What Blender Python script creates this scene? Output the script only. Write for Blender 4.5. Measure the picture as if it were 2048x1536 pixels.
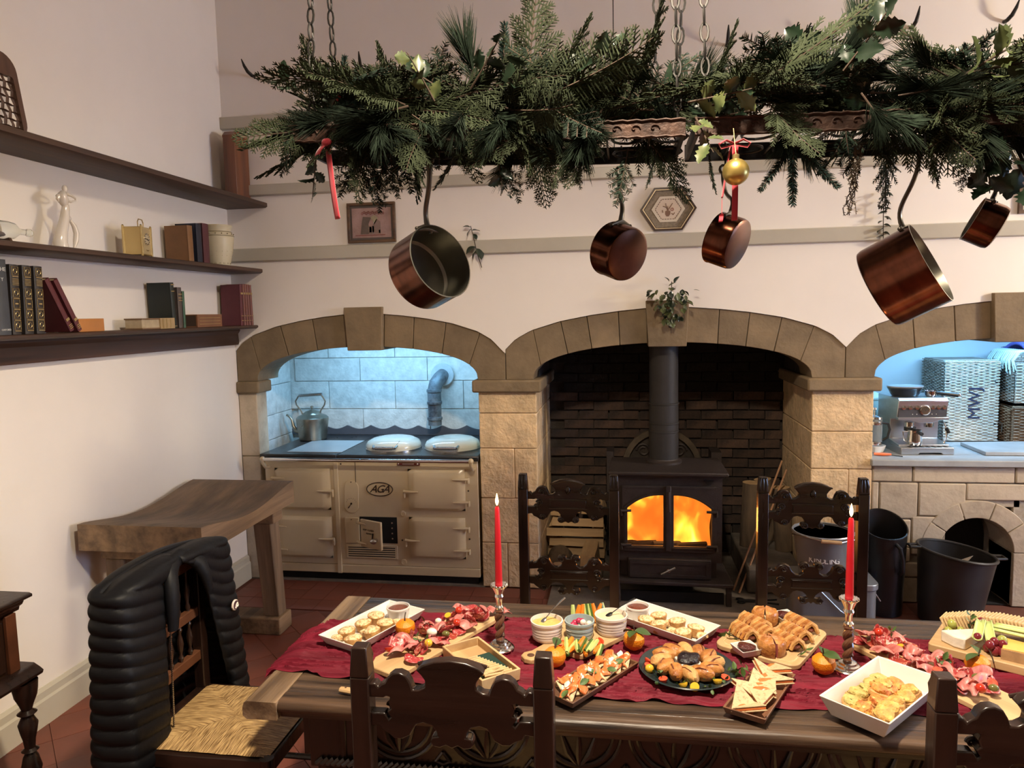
import bpy, bmesh, math, random
import numpy as np
from mathutils import Vector, Matrix, Euler
for o in list(bpy.data.objects): bpy.data.objects.remove(o)
SC = bpy.context.scene
COL = SC.collection
R = math.radians
PI = math.pi
# ------------------------------------------------------------------ camera
cam = bpy.data.cameras.new('camera'); camo = bpy.data.objects.new('camera', cam); COL.objects.link(camo)
cam.sensor_width = 36; cam.lens = 1460.5/2048*36; cam.clip_start = .05; cam.clip_end = 60
def cam_axes(yaw, pitch, roll):
    f = Vector((-math.sin(yaw)*math.cos(pitch), math.cos(yaw)*math.cos(pitch), -math.sin(pitch)))
    r = Vector((math.cos(yaw), math.sin(yaw), 0)); u = r.cross(f)
    return math.cos(roll)*r+math.sin(roll)*u, -math.sin(roll)*r+math.cos(roll)*u, f
_r, _u, _f = cam_axes(R(8.913), R(5.605), R(-1.196))
mw = Matrix((_r, _u, -_f)).transposed().to_4x4(); mw.translation = (2.6106, -4.6028, 1.8064)
camo.matrix_world = mw
SC.camera = camo
# ------------------------------------------------------------------ exposure, world
vs = SC.view_settings
vs.view_transform = 'Standard'; vs.look = 'None'; vs.exposure = 0.28; vs.gamma = 1.0; vs.use_curve_mapping = False
W = bpy.data.worlds.new('world'); SC.world = W; W.use_nodes = True
W.node_tree.nodes['Background'].inputs[0].default_value = (.55, .50, .48, 1)
W.node_tree.nodes['Background'].inputs[1].default_value = .02
# ------------------------------------------------------------------ room lights
def lamp(name, kind, loc, power, col, size=.1, size_y=None, rot=None, spread=None):
    d = bpy.data.lights.new(name, kind); d.energy = power; d.color = col
    if kind == 'AREA':
        d.size = size
        if size_y: d.shape = 'RECTANGLE'; d.size_y = size_y
        if spread: d.spread = spread
    else: d.shadow_soft_size = size
    o = bpy.data.objects.new(name, d); o.location = loc
    if rot: o.rotation_euler = rot
    COL.objects.link(o); return o
WARM = (1.0, .845, .63)
pl = lamp('ceiling_light_source', 'SPOT', (2.68, -3.35, 3.50), 530, WARM, .09)   # assumed pendant out of view, shade added to send light down
pl.data.spot_size = R(177); pl.data.spot_blend = 1.0
lamp('wall_light_source', 'POINT', (6.9, -1.25, 2.45), 255, WARM, .10)  # assumed lamp beyond the right edge, placed from cast shadows
lamp('dusk_window_source', 'AREA', (8.12, -2.6, 1.75), 225, (.60, .76, 1.0), 1.1, 1.5, (0, R(-90), 0))  # light of an assumed, unseen window, added for cool light
COOL = (.26, .62, 1.0)
lamp('cooker_strip_source', 'AREA', (.95, .345, 1.69), 11.5, COOL, 1.2, .03, (R(14), 0, 0))  # assumed strip hidden behind the arch, for the blue glow
lamp('counter_strip_source', 'AREA', (4.85, .345, 1.69), 14, COOL, 1.2, .03, (R(14), 0, 0))  # second assumed strip, likewise hidden
# ------------------------------------------------------------------ helpers
random.seed(7)
class MB:
    def __init__(s): s.v = []; s.f = []; s.m = []
    def add(s, vs, fs, mi=0, M=None):
        b = len(s.v)
        s.v += [tuple(M @ Vector(p)) for p in vs] if M is not None else [tuple(p) for p in vs]
        s.f += [tuple(b+i for i in f) for f in fs]; s.m += [mi]*len(fs); return s
    def box(s, c, size, rot=None, mi=0, top=1.0, M=None):
        x, y, z = (a/2 for a in size)
        p = [(-x, -y, -z), (x, -y, -z), (x, y, -z), (-x, y, -z), (-x*top, -y*top, z), (x*top, -y*top, z), (x*top, y*top, z), (-x*top, y*top, z)]
        T = Matrix.Translation(c)
        if rot: T = T @ Euler(rot).to_matrix().to_4x4()
        if M is not None: T = M @ T
        return s.add(p, [(0, 3, 2, 1), (4, 5, 6, 7), (0, 1, 5, 4), (1, 2, 6, 5), (2, 3, 7, 6), (3, 0, 4, 7)], mi, T)
    def span(s, a, b, mi=0, M=None):
        c = [(p+q)/2 for p, q in zip(a, b)]; return s.box(c, [abs(q-p) for p, q in zip(a, b)], None, mi, 1.0, M)
    def tube(s, pts, r, n=8, mi=0, caps=True, closed=False, M=None, squash=1.0):
        P = [Vector(p) for p in pts]; k = len(P)
        rr = r if isinstance(r, (list, tuple)) else [r]*k
        vs_, fs = [], []; prev = None
        for i in range(k):
            if closed: t = P[(i+1) % k]-P[i-1]
            else: t = P[min(i+1, k-1)]-P[max(i-1, 0)]
            if t.length < 1e-9: t = Vector((0, 0, 1))
            t.normalize()
            if prev is None:
                a = Vector((0, 0, 1)) if abs(t.z) < .9 else Vector((1, 0, 0)); nx = t.cross(a).normalized()
            else:
                nx = prev-t*prev.dot(t)
                if nx.length < 1e-6: nx = t.orthogonal()
                nx.normalize()
            prev = nx; ny = t.cross(nx)
            for j in range(n):
                an = 2*PI*j/n; vs_.append(P[i]+nx*(rr[i]*math.cos(an))+ny*(rr[i]*squash*math.sin(an)))
        m = k if closed else k-1
        for i in range(m):
            for j in range(n):
                a = i*n+j; b = i*n+(j+1) % n; c = ((i+1) % k)*n+(j+1) % n; d = ((i+1) % k)*n+j
                fs.append((a, b, c, d))
        if caps and not closed: fs.append(tuple(range(n-1, -1, -1))); fs.append(tuple((k-1)*n+j for j in range(n)))
        return s.add(vs_, fs, mi, M)
    def lathe(s, prof, n=24, mi=0, M=None, c=(0, 0, 0), caps=True, sx=1, sy=1):
        vs_, fs = [], []
        for r, z in prof:
            for j in range(n):
                a = 2*PI*j/n; vs_.append((c[0]+r*math.cos(a)*sx, c[1]+r*math.sin(a)*sy, c[2]+z))
        k = len(prof)
        for i in range(k-1):
            for j in range(n): fs.append((i*n+j, i*n+(j+1) % n, (i+1)*n+(j+1) % n, (i+1)*n+j))
        if caps:
            if prof[0][0] > 1e-5: fs.append(tuple(range(n-1, -1, -1)))
            if prof[-1][0] > 1e-5: fs.append(tuple((k-1)*n+j for j in range(n)))
        return s.add(vs_, fs, mi, M)
    def prism(s, out, a, b, axis='y', mi=0, M=None):
        # outline in the plane normal to axis, extruded from a to b
        def P(u, w, d): return (u, d, w) if axis == 'y' else ((d, u, w) if axis == 'x' else (u, w, d))
        ar = sum(out[i-1][0]*out[i][1]-out[i][0]*out[i-1][1] for i in range(len(out)))
        o = out if ar > 0 else out[::-1]; n = len(o)
        if axis == 'y': a, b = max(a, b), min(a, b); 
        else: a, b = min(a, b), max(a, b)
        vs_ = [P(u, w, a) for u, w in o]+[P(u, w, b) for u, w in o]
        fs = [tuple(range(n-1, -1, -1)), tuple(range(n, 2*n))]+[(i, (i+1) % n, n+(i+1) % n, n+i) for i in range(n)]
        return s.add(vs_, fs, mi, M)
    def ell(s, c, r, n=12, k=8, mi=0, M=None, fn=None):
        if not isinstance(r, (list, tuple)): r = (r, r, r)
        vs_, fs = [(0, 0, -1)], []
        for i in range(1, k):
            t = -PI/2+PI*i/k
            for j in range(n): a = 2*PI*j/n; vs_.append((math.cos(t)*math.cos(a), math.cos(t)*math.sin(a), math.sin(t)))
        vs_.append((0, 0, 1)); L = len(vs_)-1
        for j in range(n): fs.append((0, 1+(j+1) % n, 1+j)); fs.append((L, L-n+j, L-n+(j+1) % n))
        for i in range(k-2):
            for j in range(n): a = 1+i*n; fs.append((a+j, a+(j+1) % n, a+n+(j+1) % n, a+n+j))
        if fn: vs_ = [fn(Vector(p)) for p in vs_]
        T = Matrix.Translation(c) @ Matrix.Diagonal((*r, 1))
        if M is not None: T = M @ T
        return s.add(vs_, fs, mi, T)
    def grid(s, fn, nu, nv, mi=0, M=None, thick=0):
        vs_ = [fn(i/nu, j/nv) for j in range(nv+1) for i in range(nu+1)]
        fs = [(j*(nu+1)+i, j*(nu+1)+i+1, (j+1)*(nu+1)+i+1, (j+1)*(nu+1)+i) for j in range(nv) for i in range(nu)]
        return s.add(vs_, fs, mi, M)
    def mesh(s, name, mats, smooth=35):
        me = bpy.data.meshes.new(name); me.from_pydata(s.v, [], s.f); 
        for m in (mats if isinstance(mats, (list, tuple)) else [mats]): me.materials.append(m)
        if len(set(s.m)) > 1: me.polygons.foreach_set('material_index', s.m)
        bm = bmesh.new(); bm.from_mesh(me); bmesh.ops.recalc_face_normals(bm, faces=bm.faces); bm.to_mesh(me); bm.free()
        if smooth:
            me.polygons.foreach_set('use_smooth', [True]*len(me.polygons)); me.set_sharp_from_angle(angle=R(smooth))
        me.update(); return me
    def build(s, name, mats, parent=None, loc=None, rot=None, bev=0, smooth=35, sub=0, solid=0):
        return link(name, s.mesh(name, mats, smooth), parent, loc, rot, bev, sub, solid)
def link(name, me, parent=None, loc=None, rot=None, bev=0, sub=0, solid=0):
    o = bpy.data.objects.new(name, me); COL.objects.link(o)
    if loc is not None: o.location = loc
    if rot is not None: o.rotation_euler = rot
    if parent: o.parent = parent
    if solid: m = o.modifiers.new('solid', 'SOLIDIFY'); m.thickness = solid; m.offset = 0
    if sub: m = o.modifiers.new('sub', 'SUBSURF'); m.levels = sub; m.render_levels = sub
    if bev: m = o.modifiers.new('bev', 'BEVEL'); m.width = bev; m.segments = 2; m.limit_method = 'ANGLE'; m.angle_limit = R(40)
    return o
def tag(o, label, cat, group=None):
    o['label'] = label; o['category'] = cat
    if group: o['group'] = group
    return o
def thing(name, label, cat, loc=(0, 0, 0), rot=(0, 0, 0), group=None):
    o = bpy.data.objects.new(name, None); COL.objects.link(o); o.empty_display_size = .05
    o.location = loc; o.rotation_euler = rot if isinstance(rot, (tuple, list, Euler)) else (0, 0, rot)
    return tag(o, label, cat, group)
def struct(o): o['kind'] = 'structure'; return o
def copy_tree(o, parent=None):
    c = o.copy(); COL.objects.link(c); c.parent = parent
    for ch in list(o.children): copy_tree(ch, c)
    return c
def arc(cx, cz, r, a0, a1, n=10):
    return [(cx+r*math.cos(R(a0+(a1-a0)*i/n)), cz+r*math.sin(R(a0+(a1-a0)*i/n))) for i in range(n+1)]
def rrect(x0, z0, x1, z1, r, n=4):
    o = []
    for cx, cz, a in ((x1-r, z0+r, -90), (x1-r, z1-r, 0), (x0+r, z1-r, 90), (x0+r, z0+r, 180)): o += arc(cx, cz, r, a, a+90, n)
    return o
def TR(loc, rot=(0, 0, 0), sc=1):
    return Matrix.Translation(loc) @ Euler(rot).to_matrix().to_4x4() @ Matrix.Scale(sc, 4)
def rnd(a, b): return random.uniform(a, b)
# ------------------------------------------------------------------ materials
def nt(name):
    m = bpy.data.materials.new(name); m.use_nodes = True
    t = m.node_tree; b = t.nodes['Principled BSDF']; return m, t, b
def mul(c, k): return tuple(min(1, a*k) for a in c[:3])+(1,)
def MAT(name, col, rough=.6, metal=0, var=.15, vs=6, bump=0, bs=40, col2=None, stretch=(1, 1, 1), spec=.5, coat=0, rv=0, rnd_=0, det=4, thr=None, sheen=0, trans=0, emis=None, es=0, sss=0, alpha=1, ior=None):
    m, t, b = nt(name); N = t.nodes; L = t.links
    b.inputs['Roughness'].default_value = rough; b.inputs['Metallic'].default_value = metal
    b.inputs['Specular IOR Level'].default_value = spec; b.inputs['Coat Weight'].default_value = coat
    if sheen: b.inputs['Sheen Weight'].default_value = sheen
    if trans: b.inputs['Transmission Weight'].default_value = trans
    if ior: b.inputs['IOR'].default_value = ior
    if sss: b.inputs['Subsurface Weight'].default_value = sss; b.inputs['Subsurface Radius'].default_value = (.01, .006, .004)
    if emis: b.inputs['Emission Color'].default_value = (*emis, 1); b.inputs['Emission Strength'].default_value = es
    tc = N.new('ShaderNodeTexCoord'); mp = N.new('ShaderNodeMapping'); mp.inputs['Scale'].default_value = stretch
    L.new(tc.outputs['Object'], mp.inputs[0]); no = None
    out = None
    if var or col2:
        no = N.new('ShaderNodeTexNoise'); no.inputs['Scale'].default_value = vs; no.inputs['Detail'].default_value = det; no.inputs['Roughness'].default_value = .62
        L.new(mp.outputs[0], no.inputs[0])
        cr = N.new('ShaderNodeValToRGB'); e = cr.color_ramp.elements
        lo, hi = thr or (.33, .67)
        e[0].position = lo; e[1].position = hi
        e[0].color = mul(col, 1-var) if not col2 else (*col2, 1); e[1].color = mul(col, 1+var)
        L.new(no.outputs[0], cr.inputs[0]); out = cr.outputs[0]
    if rnd_:
        oi = N.new('ShaderNodeObjectInfo'); mr = N.new('ShaderNodeMapRange'); mr.inputs[3].default_value = 1-rnd_; mr.inputs[4].default_value = 1+rnd_
        L.new(oi.outputs['Random'], mr.inputs[0]); hs = N.new('ShaderNodeHueSaturation'); L.new(mr.outputs[0], hs.inputs['Value'])
        if out: L.new(out, hs.inputs['Color'])
        else: hs.inputs['Color'].default_value = (*col[:3], 1)
        out = hs.outputs[0]
    if out: L.new(out, b.inputs['Base Color'])
    else: b.inputs['Base Color'].default_value = (*col[:3], 1)
    if rv and no:
        mr = N.new('ShaderNodeMapRange'); mr.inputs[3].default_value = max(0, rough-rv); mr.inputs[4].default_value = min(1, rough+rv)
        L.new(no.outputs[0], mr.inputs[0]); L.new(mr.outputs[0], b.inputs['Roughness'])
    if bump:
        n2 = N.new('ShaderNodeTexNoise'); n2.inputs['Scale'].default_value = bs; n2.inputs['Detail'].default_value = 5
        L.new(mp.outputs[0], n2.inputs[0]); bp = N.new('ShaderNodeBump'); bp.inputs['Strength'].default_value = min(1, bump); bp.inputs['Distance'].default_value = .01
        L.new(n2.outputs[0], bp.inputs['Height']); L.new(bp.outputs[0], b.inputs['Normal'])
    return m
def WOOD(name, c1, c2, rough=.45, scale=6, axis=0, bump=.15, coat=0, rnd_=0):
    st = [1.6, 1.6, 1.6]; st = [9*s_ for s_ in st]; st[axis] = .8
    m = MAT(name, c1, rough, 0, .0, scale, bump, scale*2.2, col2=c2, stretch=tuple(s_/6 for s_ in st), coat=coat, rv=.12, rnd_=rnd_, det=7, thr=(.36, .64))
    return m
m_far = MAT('dark_panelling', (.30, .26, .22), .7, var=.1, vs=2)  # unseen walls toned dark to send less light back into the room
m_plaster = MAT('plaster', (.80, .74, .672), .75, var=.03, vs=1.3, bump=.12, bs=9)
m_batten = MAT('batten_paint', (.47, .43, .35), .3, var=.05, vs=3, bump=.05, bs=12)
m_skirt = MAT('skirting_paint', (.50, .46, .37), .45, var=.05, vs=3)
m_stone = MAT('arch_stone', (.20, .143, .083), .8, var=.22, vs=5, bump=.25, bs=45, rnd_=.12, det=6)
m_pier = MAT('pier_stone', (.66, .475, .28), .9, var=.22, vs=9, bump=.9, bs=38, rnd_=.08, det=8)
m_ashlar = MAT('ashlar_stone', (.62, .60, .56), .85, var=.16, vs=14, bump=.4, bs=60, rnd_=.05, det=8)
m_oven = MAT('oven_stone', (.52, .43, .32), .85, var=.0, vs=5, bump=.35, bs=30, col2=(.36, .29, .21), rnd_=.08, thr=(.28, .5), det=8)
m_mortar = MAT('mortar', (.36, .31, .25), .95, var=.15, vs=20, bump=.3, bs=80)
m_soot = MAT('soot', (.012, .011, .010), .95, var=.2, vs=8, bump=.3, bs=40)
m_brick = MAT('sooty_brick', (.070, .040, .027), .9, var=.0, vs=9, bump=.6, bs=40, col2=(.018, .013, .011), rnd_=.45, det=6)
m_brickw = MAT('limewashed_brick', (.22, .165, .12), .9, var=.0, vs=14, bump=.6, bs=40, col2=(.10, .065, .045), det=6, thr=(.42, .56))
m_brickm = MAT('sooty_mortar', (.036, .027, .021), .95, var=.3, vs=16, bump=.4, bs=60)
m_tile = MAT('quarry_tile', (.165, .050, .032), .45, var=.14, vs=4, bump=.08, bs=16, rnd_=.06, rv=.12)
m_grout = MAT('grout', (.13, .045, .03), .8, var=.1)
m_hearth = MAT('hearth_stone', (.20, .165, .13), .8, var=.0, vs=6, bump=.4, bs=25, col2=(.10, .085, .07))
# ================================================================== THE SETTING
XR, YB, ZC = 8.2, -7.4, 4.3
struct(MB().span((-.15, YB, 0), (0, .0, ZC)).build('wall_left', m_plaster))
struct(MB().span((XR, YB, 0), (XR+.15, 1.2, ZC)).build('wall_right', m_far))
struct(MB().span((-.15, YB-.15, 0), (XR+.15, YB, ZC)).build('wall_rear', m_far))
struct(MB().span((-.15, YB-.15, ZC), (XR+.15, 1.2, ZC+.1)).build('ceiling', m_plaster))
# assumed window added for cool light in the right wall, outside the picture
wn = struct(MB().span((8.165, -3.35, 1.0), (8.198, -1.85, 2.5)).build('window_1', MAT('dusk_pane', (.2, .25, .35), .1, var=0, emis=(.35, .5, .9), es=.6)))
for a, b in (((8.13, -3.4, .95), (8.198, -3.33, 2.55)), ((8.13, -1.87, .95), (8.198, -1.80, 2.55)), ((8.13, -3.4, .95), (8.198, -1.8, 1.02)), ((8.13, -3.4, 2.48), (8.198, -1.8, 2.55)), ((8.14, -2.62, 1.0), (8.198, -2.58, 2.5))): MB().span(a, b).build('window_frame', m_skirt, wn)
# arches: centre, half width
ARCH = [(.906, .761), (2.872, .845), (4.815, .745)]
SPR = 1.377
def zin(a, x):
    c, h = ARCH[a]; t = min(1, abs(x-c)/h); return SPR+.222*(max(0, 1-t*t))**.42
EXT = [(0, 1.822), (.13, 1.816), (.305, 1.801), (.48, 1.779), (.67, 1.745), (.855, 1.69), (.955, 1.636), (1.03, 1.562), (1.2, 1.42)]
def zex(a, x):
    c, h = ARCH[a]; return float(np.interp(abs(x-c)/(h/.845), [p[0] for p in EXT], [p[1] for p in EXT]))
VAL = [-.2, 1.85, 3.905, 5.72]
def xs(a, x0, x1, n): return [x0+(x1-x0)*i/n for i in range(n+1)]
def zext(x):
    a = 0 if x < VAL[1] else (1 if x < VAL[2] else 2)
    return zex(a, x)
# upper back wall, cut along the arches' backs; right of the third arch it comes down to the floor
top = [(0, ZC), (0, zext(0))]+[(x, zext(x)) for x in sorted(set([.02+i*.03 for i in range(191)]+VAL[1:3]))]+[(VAL[3], 0), (XR, 0), (XR, ZC)]
wb = MB()
front = [(x, z) for x, z in top]
wb.prism(front, -.012, .32, 'y'); struct(wb.build('wall_back', m_plaster, smooth=25))
arch_root = struct(MB().span((1.70, .06, 0), (2.0, .80, 1.30)).span((3.76, .06, 0), (4.03, .80, 1.30)).span((5.6, .06, 0), (5.72, .8, 1.6)).build('wall_arcade', m_mortar))
def voussoir(a, xi0, xi1, xe0, xe1, name='voussoir', y0=0.0, low0=None, low1=None):
    n = 8
    ins = [(x, zin(a, x)) for x in xs(a, xi0, xi1, n)]
    ex = [(x, zex(a, x)) for x in xs(a, xe0, xe1, n)]
    g = .0022
    o = ins+ex[::-1]
    cx = sum(p[0] for p in o)/len(o); cz = sum(p[1] for p in o)/len(o)
    o = [(cx+(x-cx)*(1-g/.1), cz+(z-cz)*(1-g/.12)) for x, z in o]
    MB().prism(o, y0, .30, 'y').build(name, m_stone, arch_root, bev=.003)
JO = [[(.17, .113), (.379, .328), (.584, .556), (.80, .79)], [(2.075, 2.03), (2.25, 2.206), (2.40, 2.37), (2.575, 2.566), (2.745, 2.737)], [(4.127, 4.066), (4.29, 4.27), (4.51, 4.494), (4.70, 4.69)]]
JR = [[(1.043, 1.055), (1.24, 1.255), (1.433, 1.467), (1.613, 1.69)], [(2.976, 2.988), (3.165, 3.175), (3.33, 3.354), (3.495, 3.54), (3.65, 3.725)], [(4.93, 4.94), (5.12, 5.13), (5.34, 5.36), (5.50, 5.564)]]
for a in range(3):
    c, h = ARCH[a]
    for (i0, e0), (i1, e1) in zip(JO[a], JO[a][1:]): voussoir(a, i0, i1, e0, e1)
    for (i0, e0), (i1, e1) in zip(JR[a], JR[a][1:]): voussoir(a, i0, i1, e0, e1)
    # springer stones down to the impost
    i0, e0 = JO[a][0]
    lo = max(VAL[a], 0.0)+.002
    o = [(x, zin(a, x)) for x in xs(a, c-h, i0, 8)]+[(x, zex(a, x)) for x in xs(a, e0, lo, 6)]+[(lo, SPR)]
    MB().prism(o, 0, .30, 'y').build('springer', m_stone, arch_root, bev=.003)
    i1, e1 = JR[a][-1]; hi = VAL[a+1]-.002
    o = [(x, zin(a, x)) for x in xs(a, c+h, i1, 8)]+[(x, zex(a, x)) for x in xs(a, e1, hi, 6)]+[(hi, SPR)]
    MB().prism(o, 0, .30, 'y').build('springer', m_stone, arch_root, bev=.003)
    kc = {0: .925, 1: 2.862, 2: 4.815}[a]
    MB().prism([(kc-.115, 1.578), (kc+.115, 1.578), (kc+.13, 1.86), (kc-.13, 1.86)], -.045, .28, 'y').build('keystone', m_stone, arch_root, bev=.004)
# piers: blocks and imposts
def pier(x0, x1, cuts, ydep, splits={}):
    for k, (z0, z1) in enumerate(zip(cuts, cuts[1:])):
        parts = [x0, x1]
        if k in splits: parts = [x0]+[x0+(x1-x0)*f for f in splits[k]]+[x1]
        for q0, q1 in zip(parts, parts[1:]):
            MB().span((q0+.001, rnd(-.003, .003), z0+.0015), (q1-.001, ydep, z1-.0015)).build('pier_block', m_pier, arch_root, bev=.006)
    MB().span((max(0, x0-.035), -.038, 1.297), (x1+.035, ydep+.02, SPR)).build('impost', m_stone, arch_root, bev=.012)
pier(1.667, 2.045, [0, .30, .60, .93, 1.16, 1.297], .83, {0: [.45], 2: [.6]})
pier(3.72, 4.072, [0, .27, .55, .82, 1.05, 1.297], .83, {1: [.35], 2: [.62]})
MB().span((.0, 0, 0), (.128, .14, .42)).build('pier_block', m_oven, arch_root, bev=.006)
MB().span((.0, 0.002, .423), (.130, .14, .86)).build('pier_block', m_oven, arch_root, bev=.006)
MB().span((.0, 0, .863), (.132, .14, 1.297)).build('pier_block', m_oven, arch_root, bev=.006)
MB().span((.0, -.03, 1.297), (.165, .16, SPR)).build('impost', m_stone, arch_root, bev=.012)
# cooker recess: ashlar blocks on back and side walls
rec = struct(MB().span((-.1, .805, 0), (1.9, .9, 1.95)).span((-.12, .16, 0), (-.012, .81, 1.95)).span((-.1, .301, 1.73), (1.72, .81, 1.80)).span((1.70, .16, .0), (1.72, .81, 1.73)).build('wall_cooker_recess', m_ashlar))
cz = [.80, .90, 1.082, 1.30, 1.481, 1.70]
off = [.31, .586, .314, .575, .32]
for r_, (z0, z1) in enumerate(zip(cz, cz[1:])):
    x = off[r_]-.538
    while x < 1.70:
        a, b = max(-.005, x), min(1.70, x+.538)
        if b-a > .03: MB().span((a+.002, .788+rnd(0, .005), z0+.002), (b-.002, .82, z1-.002)).build('ashlar_block', m_ashlar, rec, bev=.003)
        x += .538
    for a, b in ((.15, .36 if r_ % 2 else .53), (.36 if r_ % 2 else .53, .788)):
        MB().span((-.02, a+.002, z0+.002), (.0+rnd(0, .003), b-.002, z1-.002)).build('ashlar_block', m_ashlar, rec, bev=.003)
# fireplace: back and sides of sooty brick, chimney void above
fb = struct(MB().span((1.95, .84, 0), (3.85, .95, 2.6)).span((2.0, .20, 1.30), (2.04, .84, 2.6)).span((3.725, .20, 1.30), (3.765, .84, 2.6)).build('wall_fireback', m_brickm))
struct(MB().span((1.9, .2, 2.6), (3.9, .95, 2.65)).span((1.95, .32, 1.86), (3.8, .34, 2.6)).build('wall_chimney', m_soot))
bl, bh = .222, .070
bm_me = [MB().box((0, 0, 0), (bl-.008+rnd(-.008, .004), .05, bh-.008+rnd(-.006, .002)), (0, rnd(-.012, .012), 0)).mesh('brick', m_brick) for _ in range(5)]
bm_wh = MB().box((0, 0, 0), (bl-.012, .05, bh-.012)).mesh('brick', m_brickw)
soot_b = MAT('soot_brick', (.013, .010, .008), .95, var=.3, vs=8, bump=.5, bs=40, rnd_=.3)
bm_so = MB().box((0, 0, 0), (bl-.010, .05, bh-.010)).mesh('brick', soot_b)
random.seed(11)
for r_ in range(20):
    x = 2.04+(.111 if r_ % 2 else 0)
    z = .16+r_*bh
    while x < 3.74:
        a, b = max(2.045, x), min(3.72, x+bl)
        if b-a > .05:
            white = (r_, round(x*10)) in ((14, 22), (13, 20), (9, 20), (9, 21), (8, 21))
            me = bm_wh if white else (bm_so if r_ >= 15 else random.choice(bm_me))
            o = link('brick', me, fb, ((a+b)/2, .827+rnd(-.006, .008), z+.035+rnd(-.003, .003)), (0, rnd(-.015, .015), 0))
            if b-a < bl-.001: o.scale.x = (b-a)/bl
        x += bl
# right-hand recess: plastered walls, masonry oven front with worktop
m_recess = MAT('recess_plaster', (.60, .66, .70), .6, var=.03, vs=2)
struct(MB().span((4.0, 1.0, .85), (5.75, 1.1, 1.95)).span((3.99, .83, 0), (4.06, 1.0, 1.95)).span((5.60, .1, .85), (5.7, 1.0, 1.95)).span((4.0, .301, 1.73), (5.7, 1.02, 1.80)).build('wall_counter_recess', m_recess))
ov = struct(MB().span((4.06, .02, 0), (4.50, .55, .83)).span((4.87, .02, 0), (5.72, .55, .83)).span((4.45, .02, .60), (4.9, .55, .83)).span((4.48, .50, 0), (4.9, .55, .62)).build('wall_oven', m_mortar))
# oven masonry blocks around the arched mouth
mx, mz, mr = 4.665, .33, .205
blocks = [(4.075, .745, 4.30, .845), (4.303, .745, 4.86, .845), (4.863, .745, 5.3, .845), (4.075, .47, 4.115, .742), (4.118, .52, 4.335, .742), (4.338, .54, 4.60, .742), (4.603, .64, 5.0, .742),
          (4.075, .28, 4.11, .467), (4.113, .345, 4.30, .517), (4.303, .30, 4.44, .537), (4.113, .255, 4.30, .342), (4.10, .16, 4.25, .215), (4.215, 0, 4.35, .155), (4.253, .16, 4.42, .25), (4.353, 0, 4.455, .155)]
for x0, z0, x1, z1 in blocks: MB().span((x0+.002, rnd(-.006, .004), z0+.002), (x1-.002, .06, z1-.002)).build('oven_block', m_oven, ov, bev=.007)
# mouth ring stones
for a0, a1 in ((180, 146), (145, 110), (109, 72), (71, 36), (35, 0)):
    o = arc(mx, mz, mr, a0, a1, 6)+arc(mx, mz, mr+.105, a1, a0, 6)
    MB().prism(o, -.006, .30, 'y').build('oven_ring_stone', m_oven, ov, bev=.004)
for x0, x1 in ((mx-mr-.10, mx-mr), (mx+mr, mx+mr+.10)):
    MB().span((x0, -.004, 0), (x1, .3, mz-.003)).build('oven_ring_stone', m_oven, ov, bev=.005)
fill = [(4.445, .54), (4.60, .64), (4.60, .54)]
MB().span((4.98, -.002, 0), (5.6, .06, .742)).build('oven_block', m_oven, ov, bev=.007)
MB().prism([(4.338, .54), (4.443, .54)]+[(mx+(mr+.107)*math.cos(R(a)), mz+(mr+.107)*math.sin(R(a))) for a in (135, 120, 105, 90)]+[(4.603, .64), (4.603, .54)][:1], .005, .06, 'y').build('oven_block', m_oven, ov)
MB().span((4.48, .02, 0), (4.86, .5, .004)).build('oven_floor', m_soot, ov)
MB().prism([(mx-mr, 0), (mx-mr, mz)]+arc(mx, mz, mr, 180, 0, 12)+[(mx+mr, 0)], .36, .40, 'y').build('oven_back', m_soot, ov)
m_worktop = MAT('pale_slate_worktop', (.33, .34, .35), .5, var=.12, vs=7, bump=.05)
struct(MB().span((4.06, -.035, .846), (5.72, 1.0, .886)).build('trim_worktop', m_worktop, bev=.006))
# skirting boards
def skirt(name, a, b):
    m = MB().prism([(.0, 0), (.026, 0), (.026, .115), (.018, .125), (.018, .155), (.006, .168), (0, .168)], 0, 1, 'y')
    m.v = [(x, a if y > .5 else b, z) for x, y, z in m.v]; struct(m.build(name, m_skirt))
skirt('baseboard_left', YB, -.01)
# battens on the back wall
for k, (z0, z1, d) in enumerate(((3.03, 3.115, .03), (2.598, 2.675, .032), (2.174, 2.265, .03))):
    o = [(-.012, z0), (-.012-d, z0+.006), (-.012-d, z1-.006), (-.012, z1)]
    struct(MB().prism(o, 0.0 if k != 1 else 0.03, XR, 'x').build('trim_%d' % (k+1), m_batten, bev=.002))
# ------------------------------------------------------------------ floor of quarry tiles
fl = struct(MB().span((-.1, YB, -.1), (XR, 1.0, -.006)).build('floor', m_grout))
random.seed(3)
tile_me = {}
def tile(sz, x, y, rz):
    if sz not in tile_me:
        tile_me[sz] = [MB().box((0, 0, -.005), (sz-.0025, sz-.0025, .012), (rnd(-.004, .004), rnd(-.004, .004), 0)).mesh('floor_tile', m_tile) for _ in range(4)]
    return link('floor_tile', random.choice(tile_me[sz]), fl, (x, y, rnd(-.001, .001)), (0, 0, rz))
BS = .156
cnt = 0
for j in range(3):
    for i in range(27):
        x = .06+BS*(i+.5); y = -.02-BS*(j+.5)
        if 2.15 < x < 3.35 and j == 0: continue
        tile(BS, x, y, 0); cnt += 1
T = .205; s2 = T/math.sqrt(2); rest = MB()
cands = []
for i in range(-40, 90):
    for j in range(-90, 60):
        x = (i+j)*s2*1.0; y = (i-j)*s2-.50
        if -.1 < x < XR and YB < y < -.50: cands.append((x, y))
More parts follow.
